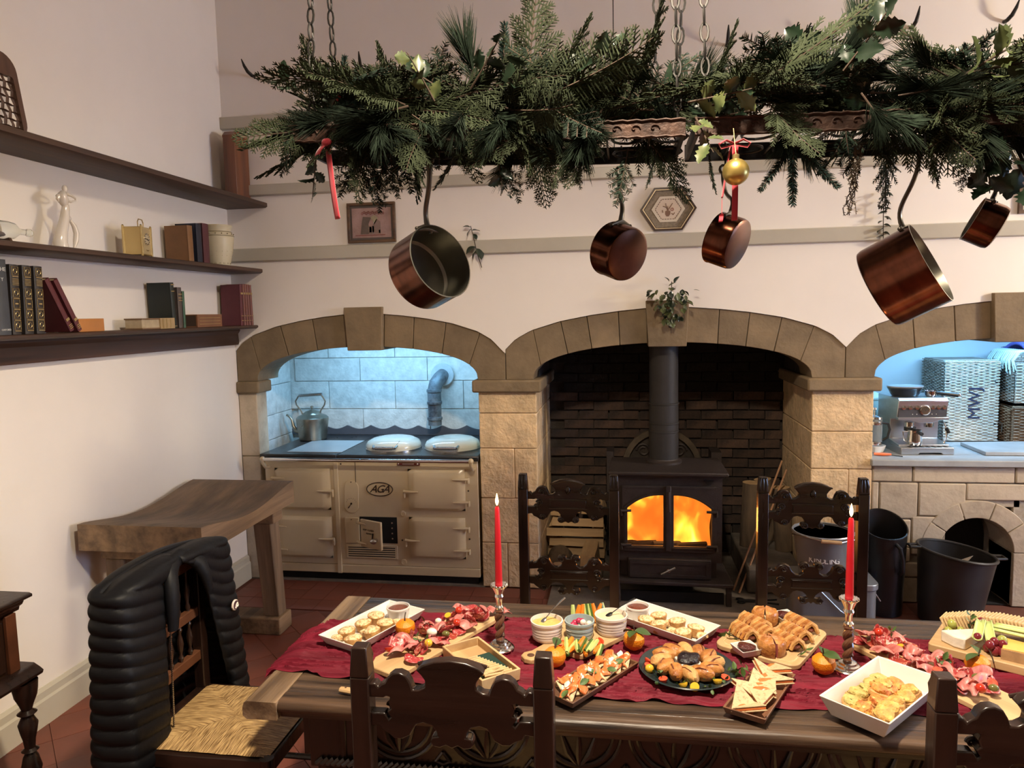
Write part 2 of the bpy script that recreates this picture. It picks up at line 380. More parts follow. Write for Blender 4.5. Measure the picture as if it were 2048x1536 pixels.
def vis(x, y):
    d = math.hypot(x-2.6, y+4.6)
    p = 0
    if x < 1.75 and -3.3 < y: p = 5
    elif y > -1.9 and x < 5: p = 4
    elif 1.7 < x < 4.2 and y > -3: p = 3
    return p-d*.1
cands.sort(key=lambda c: -vis(*c))
for k, (x, y) in enumerate(cands):
    if k < 295-cnt: tile(T, x, y, PI/4)
    else: rest.box((x, y, -.005), (T-.0025, T-.0025, .012), (0, 0, PI/4))
    if k > 2600: break
o = rest.build('floor_tiling', m_tile, fl); o['kind'] = 'stuff'
MB().span((2.12, -.34, -.01), (3.66, .84, .006)).build('hearth_slab', m_hearth, fl, bev=.004)
MB().span((3.36, .03, .006), (3.70, .80, .17)).build('hearth_block', m_hearth, fl, bev=.015)
MB().span((2.05, .03, .006), (2.45, .80, .07)).build('hearth_block', m_hearth, fl, bev=.015)
MB().span((0, 0, -.01), (1.68, .62, .004)).build('hearth_slab', m_hearth, fl)
# ================================================================== COOKER, STOVE AND THE HEARTH
m_cream = MAT('cream_enamel', (.60, .475, .30), .22, var=.05, vs=3, coat=.4)
m_lid = MAT('lid_enamel', (.66, .66, .58), .12, var=.03, vs=3, coat=.6)
m_hob = MAT('black_enamel', (.018, .018, .020), .30, var=.2, vs=9, rv=.1)
m_steel = MAT('steel', (.55, .55, .56), .25, 1, var=.08, vs=12)
m_chrome = MAT('chrome', (.75, .75, .76), .12, 1, var=0)
m_dark = MAT('dark_metal', (.02, .02, .021), .5, .6, var=.2, vs=12)
m_black = MAT('black_void', (.004, .004, .004), .9, var=0)
m_maroon = MAT('maroon_badge', (.10, .02, .015), .3, var=0)
m_ink = MAT('brown_ink', (.035, .018, .012), .5, var=0)
def text(name, s_, size, mat, parent, loc, rot, align='CENTER', depth=.0008, shear=0, bold=0, spacing=1):
    c = bpy.data.curves.new(name, 'FONT'); c.body = s_; c.size = size; c.align_x = align; c.align_y = 'CENTER'
    c.extrude = depth; c.shear = shear; c.offset = bold; c.space_character = spacing; c.resolution_u = 3
    o = bpy.data.objects.new(name+'_curve', c); COL.objects.link(o)
    dg = bpy.context.evaluated_depsgraph_get(); me = bpy.data.meshes.new_from_object(o.evaluated_get(dg)); bpy.data.objects.remove(o)
    me.materials.clear(); me.materials.append(mat)
    return link(name, me, parent, loc, rot)
FR = (R(90), 0, 0)   # text facing the room (-Y)
# ---- range cooker
rc = thing('range_cooker', 'cream enamel range cooker with black hob under the left stone arch', 'cooker', (.164, 0, 0))
CW = 1.487
body = MB().span((0, 0, .12), (CW, .74, .845)); body.span((0, -.004, .06), (CW, .74, .118)); body.build('body', m_cream, rc, bev=.004)
MB().span((.02, .03, .004), (CW-.02, .70, .06)).build('plinth', m_dark, rc)
MB().span((-.02, -.03, .846), (.53, .765, .883)).span((.532, -.03, .846), (CW+.012, .765, .883)).build('hob', m_hob, rc, bev=.008)
MB().span((.497, -.012, .06), (.527, .0, .845)).build('joint_strip', m_cream, rc, bev=.003)
def pillow(x0, z0, x1, z1, d=.028, base=.010, n=14):
    m = MB()
    def fn(u, v):
        a = abs(2*u-1)**7; b = abs(2*v-1)**7
        return (x0+(x1-x0)*u, -base-d*max(0, (1-a)*(1-b))**.5, z0+(z1-z0)*v)
    m.grid(fn, n, n); m.span((x0, -base, z0), (x1, 0, z1)); return m
def hinge(x, z, sgn, door):
    m = MB(); m.tube([(x, -.030, z), (x-sgn*.035, -.040, z), (x-sgn*.10, -.045, z)], [.009, .010, .004], 8)
    m.lathe([(.009, -.028), (.011, -.022), (.011, .004), (.009, .010)], 10, c=(x, -.026, z)); m.build('hinge', m_cream, door)
def catch(x, z, sgn, door):
    m = MB(); m.tube([(x, -.035, z), (x+sgn*.05, -.046, z), (x+sgn*.10, -.044, z)], [.010, .009, .004], 8)
    m.lathe([(.006, -.045), (.009, -.035), (.008, 0), (.006, .008)], 10, c=(x, -.026, z)); m.build('latch', m_cream, door)
for x0, z0, x1, z1, hx, hz, cx, czz in ((.075, .50, .47, .785, .06, (.72, .56), .49, .637), (.075, .165, .468, .452, .055, (.385, .225), .485, .305), (1.015, .512, 1.40, .79, 1.425, (.728, .575), .99, .642), (1.012, .185, 1.395, .463, 1.421, (.40, .25), .99, .31)):
    d = pillow(x0, z0, x1, z1).build('oven_door', m_cream, rc)
    sg = 1 if hx > 1 else -1
    for hh in hz: hinge(hx, hh, sg, d)
    catch(cx, czz, sg, d)
# rail
rl = MB().tube([(.035, -.085, .858), (1.455, -.085, .858)], .0125, 14).build('towel_rail', m_chrome, rc)
for x in (.03, 1.46):
    MB().tube([(x, -.005, .79), (x, -.05, .80), (x, -.085, .835), (x, -.085, .862)], [.014, .013, .012, .017], 10).ell((x, -.085, .86), .019).build('rail_bracket', m_cream, rl)
# firebox: dial plate, ash door, opening, grille
MB().prism([(p, q) for p, q in arc(.616, .655, .05, 0, 180, 10)+arc(.612, .53, .05, 180, 360, 10)], -.006, 0).build('dial_plate', m_cream, rc, bev=.002)
dl = MB()
for k in range(7):
    a = R(20+k*23); dl.tube([(.612+.033*math.cos(a), -.007, .545+.033*math.sin(a)), (.612+.039*math.cos(a), -.007, .545+.039*math.sin(a))], .0012, 6)
dl.tube([(.59, -.009, .515), (.617, -.009, .55)], [.004, .001], 6); dl.lathe([(.007, 0), (.007, .004)], 10, M=TR((.612, -.006, .545), FR)); MB().lathe([(.004, 0), (.004, .003)], 8, M=TR((.616, -.006, .693), FR)).build('screw', m_ink, rc)
MB().tube([(.649, -.004, .83), (.648, -.004, .69)], .0022, 6).build('panel_seam', m_ink, rc)
dl.build('dial_markings', m_ink, rc)
MB().span((.56, -.012, .272), (.662, 0, .45)).build('ash_cover', m_cream, rc, bev=.003)
MB().lathe([(.004, 0), (.004, .003)], 8, M=TR((.61, -.013, .437), FR)).build('screw', m_ink, rc)
MB().span((.664, -.003, .276), (.925, .0, .456)).build('firebox_opening', m_black, rc)
for k in range(4): MB().lathe([(.004, 0), (.006, .006), (0, .008)], 8, M=TR((.893, -.004, .31+.036*k), FR)).build('screw', m_steel, rc)
ang = R(-24)
dm = MB().span((0, -.018, .262), (.185, 0, .452)).build('firebox_door', m_cream, rc, loc=(.69, -.03, 0), rot=(0, 0, ang), bev=.005)
for z in (.29, .425): MB().tube([(-.035, -.01, z), (.0, -.024, z), (.055, -.026, z)], [.011, .010, .004], 8).build('hinge', m_cream, dm)
MB().tube([(.145, -.018, .33), (.145, -.045, .33)], .012, 10).ell((.15, -.055, .33), (.028, .016, .018)).build('door_knob', m_steel, dm)
MB().tube([(.115, -.022, .30), (.112, -.024, .335), (.118, -.022, .37)], .004, 6).build('latch', m_dark, dm)
text('lettering', 'KEEP CLOSED', .016, m_ink, dm, (.075, -.019, .385), FR); text('lettering', 'ALWAYS', .016, m_ink, dm, (.085, -.019, .362), FR)
g = MB().span((.562, -.008, .168), (.924, 0, .262)).build('air_grille', m_cream, rc, bev=.003)
for k in range(5): MB().span((.578, -.0095, .181+k*.015), (.908, -.004, .187+k*.015)).build('grille_slot', m_black, g)
for x, z in ((.972, .483), (.965, .15)): MB().lathe([(.021, 0), (.020, .006), (.014, .008), (.013, .006), (0, .006)], 20, M=TR((x, -.001, z), FR)).build('plug', m_cream, rc)
for x, z in ((1.42, .645), (1.42, .32), (.958, .30), (.547, .815), (.548, .832)): MB().lathe([(.006, 0), (.005, .003), (0, .004)], 10, M=TR((x, -.001, z), FR)).build('screw', m_ink, rc)
# oval badge with the script lettering
lg = MB(); ov_o = [(.09*math.cos(2*PI*i/40), .046*math.sin(2*PI*i/40)) for i in range(40)]
lg.tube([(.814+x, -.004, .647+z) for x, z in ov_o], .003, 6, closed=True); bd = lg.build('badge', m_ink, rc)
text('lettering', 'AGA', .072, m_ink, bd, (.812, -.002, .646), FR, shear=.45, bold=.0006, spacing=.82)
bb = MB().span((.942, -.012, .811), (1.099, 0, .834)).build('model_badge', m_maroon, rc, bev=.004)
MB().span((.98, -.0135, .819), (1.06, -.012, .827)).build('badge_plate', m_chrome, bb)
for x in (.955, 1.086): MB().lathe([(.007, 0), (.006, .004), (0, .005)], 10, M=TR((x, -.012, .822), FR)).build('screw', m_chrome, bb)
# hob fittings: warming plate and the two round lids
MB().span((.14, .05, .883), (.535, .50, .886)).build('warming_plate', MAT('pale_plate', (.45, .46, .47), .35, .3, var=.06, vs=5), rc, bev=.001)
for cx, cy, r_ in ((.845, .235, .19), (1.262, .250, .19)):
    m = MB().lathe([(r_, .004), (r_+.002, .02), (r_, .034), (r_*.93, .055), (r_*.72, .074), (r_*.4, .084), (0, .086)], 40)
    l = m.build('hob_lid', m_lid, rc, loc=(cx, cy, .883)); MB().lathe([(r_+.004, 0), (r_+.004, .008), (r_-.02, .008)], 40).build('lid_rim', m_steel, l)
    h = MB(); h.tube([(-.075, -r_-.022, .036), (.075, -r_-.022, .036)], .009, 10)
    for k in range(11): h.lathe([(.0125, -.0025), (.0125, .0025)], 10, M=TR((-.055+.011*k, -r_-.022, .036), (0, R(90), 0)))
    for s_ in (-1, 1): h.tube([(s_*.075, -r_-.022, .036), (s_*.082, -r_+.01, .045)], .009, 8)
    h.build('lid_handle', m_steel, l)
    if cx < 1:
        for dx in (.055, .075): MB().tube([(dx, -.165, .052), (dx+.006, -.12, .070)], .0015, 5).build('lid_mark', m_ink, l)
# scalloped splashback behind the hob
m_splash = MAT('splashback_enamel', (.09, .09, .105), .3, var=.1)
sp_t = MB().prism([(0, .884)]+[(x, z) for x, z in [(x, .958-.030*(abs(math.sin(PI*((x-.461)/.19)))**1.0)) for x in [1.66*i/120 for i in range(121)]]]+[(1.66, .884)], .772, .785)
tag(sp_t.build('splashback', m_splash), 'dark enamel splashback with scalloped top behind the hob', 'splashback')
# ---- kettle
m_kettle = MAT('tinned_copper', (.30, .27, .22), .3, .9, var=.18, vs=9, rv=.1)
kt = thing('kettle', 'old tinned copper kettle on the back of the cooker hob', 'kettle', (.275, .55, .884))
MB().lathe([(.0, .001), (.095, .001), (.100, .006), (.108, .06), (.120, .15), (.119, .165), (.105, .178), (.075, .19), (.07, .194)], 40).build('body', m_kettle, kt)
kl = MB().lathe([(.072, .191), (.068, .198), (.05, .212), (.02, .224), (.006, .228), (.006, .236), (.013, .243), (.012, .251), (0, .256)], 30).build('lid', m_kettle, kt)
MB().tube([(-.10, 0, .06), (-.135, 0, .065), (-.155, 0, .10), (-.165, 0, .15), (-.185, 0, .175), (-.205, 0, .185)], [.022, .018, .013, .010, .009, .009], 12).build('spout', m_kettle, kt)
MB().tube([(-.075, 0, .185), (-.085, 0, .215), (-.12, 0, .26), (-.128, 0, .29), (-.105, 0, .325), (-.09, 0, .332)], .006, 8).build('handle_bracket', m_kettle, kt)
MB().tube([(.06, 0, .19), (.07, 0, .22), (.10, 0, .26), (.108, 0, .29), (.09, 0, .322), (.08, 0, .335)], .006, 8).build('handle_bracket', m_kettle, kt)
MB().tube([(-.098, 0, .332), (.088, 0, .342)], .0115, 12).build('handle_grip', m_steel, kt)
# ---- flue elbow on the recess wall
m_flue = MAT('scorched_flue', (.19, .21, .23), .6, .5, var=.0, vs=9, col2=(.05, .05, .06), bump=.3, bs=30, thr=(.35, .55))
ft = thing('flue_pipe', 'rust-stained elbow flue pipe over the right hob lid', 'pipe', (1.19, .683, .975))
MB().tube([(.0, 0, .0), (.0, 0, .15), (.0, 0, .25), (.012, .01, .31), (.035, .04, .35), (.05, .09, .372)], [.050, .050, .052, .052, .052, .05], 20).build('pipe', m_flue, ft)
for z in (.05, .17, .26): MB().lathe([(.052, -.012), (.056, -.01), (.057, 0), (.056, .01), (.052, .012)], 20, c=(0, 0, z)).build('pipe_collar', m_flue, ft)
MB().lathe([(.055, 0), (.085, 0), (.088, .008), (.084, .014), (.055, .014)], 24, M=TR((.05, .087, .372), FR)).build('wall_collar', MAT('flue_plaster', (.45, .47, .48), .8, var=.2, vs=10), ft)
# ---- wood stove
m_iron = MAT('cast_iron', (.044, .033, .030), .55, .3, var=.15, vs=20, bump=.15, bs=120)
st = thing('wood_stove', 'brown cast iron wood stove with two lit arched glass doors', 'stove', (2.543, -.12, 0))
SW = .642
def ring(outer, inner, a, b, mi=0):
    m = MB(); n = len(outer)
    vs_ = [(x, a, z) for x, z in outer]+[(x, a, z) for x, z in inner]+[(x, b, z) for x, z in outer]+[(x, b, z) for x, z in inner]
    fs = []
    for i in range(n):
        j = (i+1) % n
        fs += [(i, j, n+j, n+i), (2*n+i, 3*n+i, 3*n+j, 2*n+j), (i, 2*n+i, 2*n+j, j), (n+i, n+j, 3*n+j, 3*n+i)]
    m.add(vs_, fs, mi); return m
bod = MB().span((0, .02, .25), (.03, .379, .785)).span((SW-.03, .02, .25), (SW, .379, .785)).span((0, .38, .25), (SW, .41, .785)).span((.031, .02, .25), (SW-.031, .379, .30)).span((.031, .02, .735), (SW-.031, .379, .785)).span((0, 0, .722), (SW, .0195, .785)).span((0, 0, .3155), (.045, .0195, .7215)).span((SW-.045, 0, .3155), (SW, .0195, .7215)).span((0, 0, .25), (SW, .0195, .315))
bod.build('body', m_iron, st)
tp = MB().add([(-.045, -.045, .80), (SW+.03, -.06, .80), (SW+.03, .42, .80), (-.03, .42, .80), (-.045, -.045, .822), (SW+.03, -.06, .822), (SW+.03, .42, .822), (-.03, .42, .822)], [(0, 3, 2, 1), (4, 5, 6, 7), (0, 1, 5, 4), (1, 2, 6, 5), (2, 3, 7, 6), (3, 0, 4, 7)])
tp.span((-.02, -.02, .783), (SW+.01, .41, .80)).build('top_plate', m_iron, st, bev=.006)
m_pane = bpy.data.materials.new('stove_glass'); m_pane.use_nodes = True
_t = m_pane.node_tree; _t.nodes.remove(_t.nodes['Principled BSDF'])
_tr = _t.nodes.new('ShaderNodeBsdfTransparent'); _tr.inputs[0].default_value = (1, .93, .86, 1); _gl = _t.nodes.new('ShaderNodeBsdfGlossy'); _gl.inputs['Roughness'].default_value = .08
_mx = _t.nodes.new('ShaderNodeMixShader'); _mx.inputs[0].default_value = .04; _t.links.new(_tr.outputs[0], _mx.inputs[1]); _t.links.new(_gl.outputs[0], _mx.inputs[2]); _t.links.new(_mx.outputs[0], _t.nodes['Material Output'].inputs[0])
def half(x0, x1, z0, zlow, zhigh, flip, n=14):
    # window outline: flat bottom, arch rising to the meeting edge; n fixed for bridging
    pts = []
    W_ = x1-x0
    for i in range(n+1):
        t = i/n; x = x0+W_*t; u = t if not flip else 1-t
        pts.append((x, zlow+(zhigh-zlow)*math.sqrt(max(0, 1-(1-u)**2))*(.35+.65*u) if False else zlow+(zhigh-zlow)*(1-(1-u)**2.4)))
    return [(x0, z0), (x1, z0)]+pts[::-1]
for s_ in (0, 1):
    flip = s_ == 1
    wx0, wx1 = ((.072, .290), (.352, .576))[s_]
    dx0, dx1 = ((.040, .318), (.322, .605))[s_]
    inner = half(wx0, wx1, .353-.12*0, .59, .672, flip)
    outer = [(dx0, .318), (dx1, .318)]+[(dx0+(dx1-dx0)*(1-i/14), .730) for i in range(15)]
    d = ring(outer, inner, -.018, .0).build('stove_door', m_iron, st, bev=.003)
    mid = half(wx0-.018, wx1+.012, .340, .60, .690, flip); mid2 = half(wx0-.006, wx1+.004, .347, .594, .679, flip)
    ring(mid, mid2, -.026, -.016).build('door_moulding', m_iron, d)
    MB().prism(inner, -.008, -.004).build('door_glass', m_pane, d)
    hx = dx0-.005 if s_ == 0 else dx1+.002
    for z in (.36, .575):
        MB().tube([(hx+(.06 if s_ == 0 else -.06), -.022, z), (hx, -.026, z), (hx, -.022, z-.03)], [.008, .011, .010], 8).build('hinge', m_iron, d)
    MB().span((dx0+.01 if s_ == 0 else dx0+.03, -.021, .716), (dx1-.03 if s_ == 0 else dx1-.01, -.016, .722)).build('door_trim', m_iron, d)
MB().span((.303, -.034, .325), (.336, -.016, .735)).build('door_mullion', m_iron, st, bev=.005)
MB().tube([(.32, -.045, .70), (.32, -.052, .66), (.32, -.050, .58)], [.010, .009, .012], 10).build('door_handle', m_iron, st)
MB().prism([(.53, .765), (.55, .742), (.57, .74), (.59, .765)], -.012, 0).build('stove_badge', m_dark, st)
# ashpit drawer, base, stand
ad = MB().span((.075, -.03, .150), (.575, .02, .274)).build('ashpit_door', m_iron, st, bev=.004)
ring([(.085, .16), (.565, .16), (.565, .262), (.085, .262)], [(.105, .178), (.545, .178), (.545, .245), (.105, .245)], -.037, -.03).build('drawer_frame', m_iron, ad)
MB().tube([(.275, -.045, .185), (.36, -.05, .232)], [.008, .009], 8).lathe([(.012, 0), (.012, .02)], 12, M=TR((.32, -.03, .21), FR)).build('air_control', m_steel, ad)
MB().span((.03, .02, .148), (SW-.03, .40, .252)).build('base', m_iron, st)
sd = MB().add([(-.01, -.08, .128), (.70, -.095, .128), (.68, .42, .128), (-.01, .42, .128), (-.01, -.08, .150), (.70, -.095, .150), (.68, .42, .150), (-.01, .42, .150)], [(0, 3, 2, 1), (4, 5, 6, 7), (0, 1, 5, 4), (1, 2, 6, 5), (2, 3, 7, 6), (3, 0, 4, 7)])
sd.build('stand_top', m_iron, st, bev=.005)
for x, y in ((.01, -.07), (.675, -.08), (.01, .40), (.655, .40)): MB().span((x-.016, y, .007), (x+.016, y+.032, .128)).build('leg', m_iron, st, bev=.003)
MB().span((.03, -.045, .007), (.65, -.03, .075)).build('lower_panel', m_dark, st)
# flue of the stove
pp = MB().lathe([(.093, .82), (.093, 1.02), (.096, 1.022), (.096, 1.032), (.093, 1.034), (.093, 1.075), (.096, 1.077), (.096, 1.087), (.093, 1.089), (.093, 1.20), (.097, 1.202), (.097, 1.21), (.091, 1.212), (.091, 2.3)], 28, c=(.307, .27, 0), caps=False)
pp.build('flue', MAT('flue_black', (.026, .023, .022), .6, .2, var=.12, vs=14), st)
MB().lathe([(.115, .822), (.115, .835), (.095, .845), (.093, .85)], 28, c=(.307, .27, 0)).build('flue_collar', m_iron, st)
# fire bed and flames inside
m_flame = bpy.data.materials.new('fire_glow'); m_flame.use_nodes = True
_t = m_flame.node_tree; _N = _t.nodes; _L = _t.links; _N.remove(_N['Principled BSDF'])
_tc = _N.new('ShaderNodeTexCoord'); _mp = _N.new('ShaderNodeMapping'); _mp.inputs['Scale'].default_value = (1, .4, .7); _L.new(_tc.outputs['Object'], _mp.inputs[0])
_no = _N.new('ShaderNodeTexNoise'); _no.inputs['Scale'].default_value = 4.6; _no.inputs['Detail'].default_value = 2.5; _no.inputs['Distortion'].default_value = .25; _L.new(_mp.outputs[0], _no.inputs[0])
_cr = _N.new('ShaderNodeValToRGB'); _e = _cr.color_ramp.elements; _e[0].position = .36; _e[0].color = (1, .20, .02, 1); _e[1].position = .70; _e[1].color = (1, .82, .36, 1)
_k = _e.new(.53); _k.color = (1, .40, .035, 1)
_L.new(_no.outputs[0], _cr.inputs[0]); _em = _N.new('ShaderNodeEmission'); _L.new(_cr.outputs[0], _em.inputs[0])
_mr = _N.new('ShaderNodeMapRange'); _mr.inputs[1].default_value = .44; _mr.inputs[2].default_value = .70; _mr.inputs[3].default_value = 1.0; _mr.inputs[4].default_value = 5.5; _L.new(_no.outputs[0], _mr.inputs[0]); _L.new(_mr.outputs[0], _em.inputs[1])
_L.new(_em.outputs[0], _N['Material Output'].inputs[0])
fi = MB()
def flame(u, v):
    x = .05+.54*u; z = .31+.40*v
    return (x, .16+.07*math.sin(5*u*PI)*(.4+v)+.05*math.cos(9*v+4*u), z)
fi.grid(flame, 30, 20); fi.build('fire', m_flame, st)
lamp('stove_fire_source', 'POINT', (2.543+.32, -.12+.10, .50), 6, (1, .42, .10), .08)
for k, (x, z, a) in enumerate(((.16, .33, .2), (.32, .335, -.15), (.47, .33, .1))):
    MB().tube([(x-.09, .06, z), (x+.09, .10, z+.02*a)], [.025, .022], 9).build('burning_log', m_soot, st)
# iron fireback with an arch, behind the stove
fbk = ring([(2.58, .16), (3.15, .16)]+[(2.865+.285*math.cos(R(a)), .66+.285*math.sin(R(a))) for a in range(0, 181, 12)], [(2.61, .19), (3.12, .19)]+[(2.865+.245*math.cos(R(a)), .66+.245*math.sin(R(a))) for a in range(0, 181, 12)], .74, .79)
fbt = thing('fireback', 'arched iron fireback leaning behind the stove flue', 'fireback', (0, 0, 0))
fbk.build('rim', MAT('rusty_iron', (.10, .075, .05), .8, .3, var=.3, vs=10), fbt)
MB().prism([(2.61, .19), (3.12, .19)]+[(2.865+.245*math.cos(R(a)), .66+.245*math.sin(R(a))) for a in range(0, 181, 12)], .77, .785).build('plate', m_brickm, fbt)
for s_ in (-1, 1):
    MB().tube([(2.865+s_*(.13+.05*math.cos(t)*(1-t/14)), .765, .78+.05*math.sin(t)*(1-t/14)) for t in [i*.5 for i in range(18)]], .008, 6).build('scroll', m_iron, fbt)
for a, b in (((2.47, .60, .072), (2.52, .785, .80)), ((3.20, .60, .172), (3.27, .785, .80))): MB().span(a, b).build('side_cheek', m_iron, fbt)
# ---- logs on the hearth
m_bark = MAT('log_bark', (.20, .135, .08), .9, var=.0, vs=8, bump=.9, bs=30, col2=(.07, .05, .035), stretch=(1, .25, 1))
m_split = MAT('split_wood', (.50, .33, .17), .8, var=.0, vs=7, bump=.5, bs=26, col2=(.32, .20, .10), stretch=(1.5, .2, 1.5), rnd_=.2)
def log(shape, r, length, loc, rot, label, grp, dim=1):
    t = thing('split_log', label, 'log', loc, rot, grp)
    if shape == 'half': o = [(-r, 0), (r, 0)]+arc(0, 0, r, 10, 170, 8)
    elif shape == 'wedge': o = [(-r, -r*.5), (r, -r*.62), (r*.55, r*.5), (-.2*r, r*.75)]
    elif shape == 'block': o = [(-r*.7, -r), (r*.72, -r*.92), (r*.62, r*.95), (-r*.6, r)]
    else: o = arc(0, 0, r, 0, 340, 12)
    n = 6; k = len(o); m = MB(); vs_ = []
    for i in range(n+1):
        for x, z in o: vs_.append((x*(1+rnd(-.05, .05)), -length/2+length*i/n, z*(1+rnd(-.05, .05))))
    side = [(i*k+j, i*k+(j+1) % k, (i+1)*k+(j+1) % k, (i+1)*k+j) for i in range(n) for j in range(k)]
    MB().add(vs_, side).build('bark' if shape in ('half', 'round') else 'cleft_side', m_bark if shape in ('half', 'round') else m_split, t)
    for q in (0, n): MB().add([vs_[q*k+j] for j in range(k)], [tuple(range(k))]).build('sawn_end', m_split, t, smooth=0)
    return t
random.seed(5)
GL = 'split logs stacked left of the stove'
log('half', .088, .34, (2.16, .20, .088), (0, 0, R(4)), 'bark-covered half log at the front left of the log stack', GL)
log('block', .075, .32, (2.365, .19, .150), (0, 0, R(-3)), 'squared split log at the front right of the log stack', GL)
for k, (x, y, z, r_, L_) in enumerate(((2.26, .43, .115, .042, .40), (2.26, .43, .185, .040, .38), (2.25, .43, .255, .038, .40), (2.27, .44, .325, .038, .36))):
    log('wedge', r_, L_, (x, y, z), (R(0), R(rnd(-6, 6)), R(88+rnd(-4, 4))), ('lowest', 'second', 'third', 'topmost')[k]+' of the logs lying crosswise in the log stack', GL)
for k, (x, z, sh, r_) in enumerate(((2.12, .395, 'block', .05), (2.22, .40, 'wedge', .055), (2.34, .41, 'block', .052), (2.46, .40, 'wedge', .062), (2.50, .30, 'block', .05), (2.10, .30, 'wedge', .05), (2.48, .20, 'block', .05), (2.09, .20, 'block', .05), (2.49, .11, 'wedge', .05))):
    if x > 2.45: x = 2.405
    log(sh, r_, .22, (x, .62, z), (0, R(rnd(-14, 14)), R(rnd(-6, 6))), 'pale split log end at the back of the log stack', 'log ends at the back of the stack')
GU = 'logs standing right of the stove'
for k, (x, y, r_, h_, tl) in enumerate(((3.455, .50, .066, .44, 2), (3.585, .66, .060, .43, -7), (3.645, .42, .058, .43, -4))):
    log('round', r_, h_, (x, y, .172+h_/2), (R(90), R(tl), 0), ('thick upright log nearest the stove', 'upright log at the back between two other logs', 'upright log against the right side of the fireplace')[k], GU)
for k, (a, b) in enumerate((((3.28, .06, .012), (3.63, .38, .79)), ((3.31, .02, .012), (3.655, .36, .735)))):
    t_ = MB().tube([a, [(p+q)/2+.004 for p, q in zip(a, b)], b], .0065, 7)
    tag(t_.build('kindling_stick', MAT('stick_wood%d' % k, (.36, .19, .10), .7, var=.15)), ('longer thin stick leaning right of the stove', 'shorter thin stick leaning right of the stove')[k], 'stick', 'leaning sticks')
m_tong = m_dark
tg = thing('fire_tongs', 'black iron tongs lying on the hearth right of the stove', 'tongs', (3.40, -.10, .012))
for s_ in (-1, 1): MB().tube([(-.10, s_*.008, 0), (.0, s_*.010, 0), (.12, s_*.035, 0)], .005, 6).build('arm', m_tong, tg)
for s_ in (-1, 1): MB().tube([(-.10+.022*math.cos(t), s_*.024+.016*math.sin(t), 0) for t in [i*.6283 for i in range(10)]], .004, 6, closed=True).build('finger_loop', m_tong, tg)
# ---- grey metal bin with kindling bucket on top
m_grey = MAT('grey_paint_metal', (.19, .20, .215), .38, .1, var=.05, vs=4)
m_greyin = MAT('zinc', (.33, .36, .40), .35, .5, var=.08, vs=6)
bn = thing('storage_bin', 'grey metal lidded bin on the floor under the kindling bucket', 'bin', (3.76, -.32, 0))
MB().prism(rrect(-.22, -.135, .22, .135, .05), .002, .235, 'z').build('body', m_grey, bn)
MB().prism(rrect(-.229, -.143, .229, .143, .055), .236, .270, 'z').build('lid', m_greyin, bn, bev=.004)
MB().tube([(.222, -.06, .20), (.255, -.055, .15), (.262, 0, .135), (.255, .055, .15), (.222, .06, .20)], .004, 8).build('bail_handle', m_steel, bn)
MB().tube([(-.09, -.139, .232), (.02, -.142, .12), (.1, -.142, .06), (.18, -.139, .08)], .003, 6).build('wire_handle', m_steel, bn)
kb = thing('kindling_bucket', 'grey enamel bucket lettered KINDLING, standing on the grey bin', 'bucket', (3.715, -.32, .272))
MB().lathe([(0, .002), (.122, .002), (.124, .006), (.160, .25), (.166, .252), (.168, .258), (.164, .262), (.158, .258), (.121, .012), (0, .012)], 40).build('body', m_grey, kb)
MB().lathe([(.1605, .250), (.167, .252), (.169, .258), (.165, .264), (.158, .262), (.157, .25)], 40).build('rim', m_greyin, kb)
bh_ = MB().tube([(.165, 0, .235), (.170, -.05, .243), (.13, -.135, .25), (.045, -.182, .246)], .0035, 8).build('wire_handle', m_steel, kb)
MB().tube([(-.165, 0, .235), (-.168, -.05, .25), (-.12, -.145, .262), (-.045, -.18, .252)], .0035, 8).build('wire_handle', m_steel, kb)
MB().tube([(-.052, -.181, .252), (.052, -.183, .245)], .011, 12).build('wooden_grip', MAT('grip_wood', (.52, .33, .17), .5, var=.1), kb)
# lettering wrapped around the front of the bucket
white = MAT('white_paint', (.78, .78, .78), .5, var=0)
for i, ch in enumerate('KINDLING'):
    a = R(-90-38+i*56/7); zz = .125; rr = .124+.036*(zz/.25)+.0012
    text('lettering', ch, .042, white, kb, (rr*math.cos(a), rr*math.sin(a), zz), (R(90-8), 0, a+R(90)), bold=.0004)
# ---- coal hod
m_hod = MAT('black_hod', (.012, .012, .014), .32, .1, var=.1, vs=6)
hdv = thing('coal_hod', 'tall black coal hod with slanted mouth in front of the right pier', 'coal hod', (4.10, .035-.17, 0)); hdv.location = (4.10, -.15, 0)
def hodpt(u, v, k=1.0):
    a = 2*PI*u; r_ = (.105+.018*v)*k; y = r_*math.sin(a); ztop = .47+.115*(math.sin(a)*.5+.5)**1.2
    return (r_*math.cos(a), y, .004+(ztop-.004)*v)
mh = MB().grid(lambda u, v: hodpt(u, v), 32, 10).grid(lambda u, v: hodpt(u, v, .965), 32, 10); mh.lathe([(0, .004), (.105, .004)], 32, caps=False)
mh.tube([hodpt(i/32, 1, .985) for i in range(32)], .005, 6, closed=True)
mh.build('body', m_hod, hdv)
MB().tube([(.03, -.115, .44), (.038, -.155, .43), (.05, -.165, .36), (.055, -.155, .30), (.05, -.118, .27)], .011, 10).build('handle', m_hod, hdv)
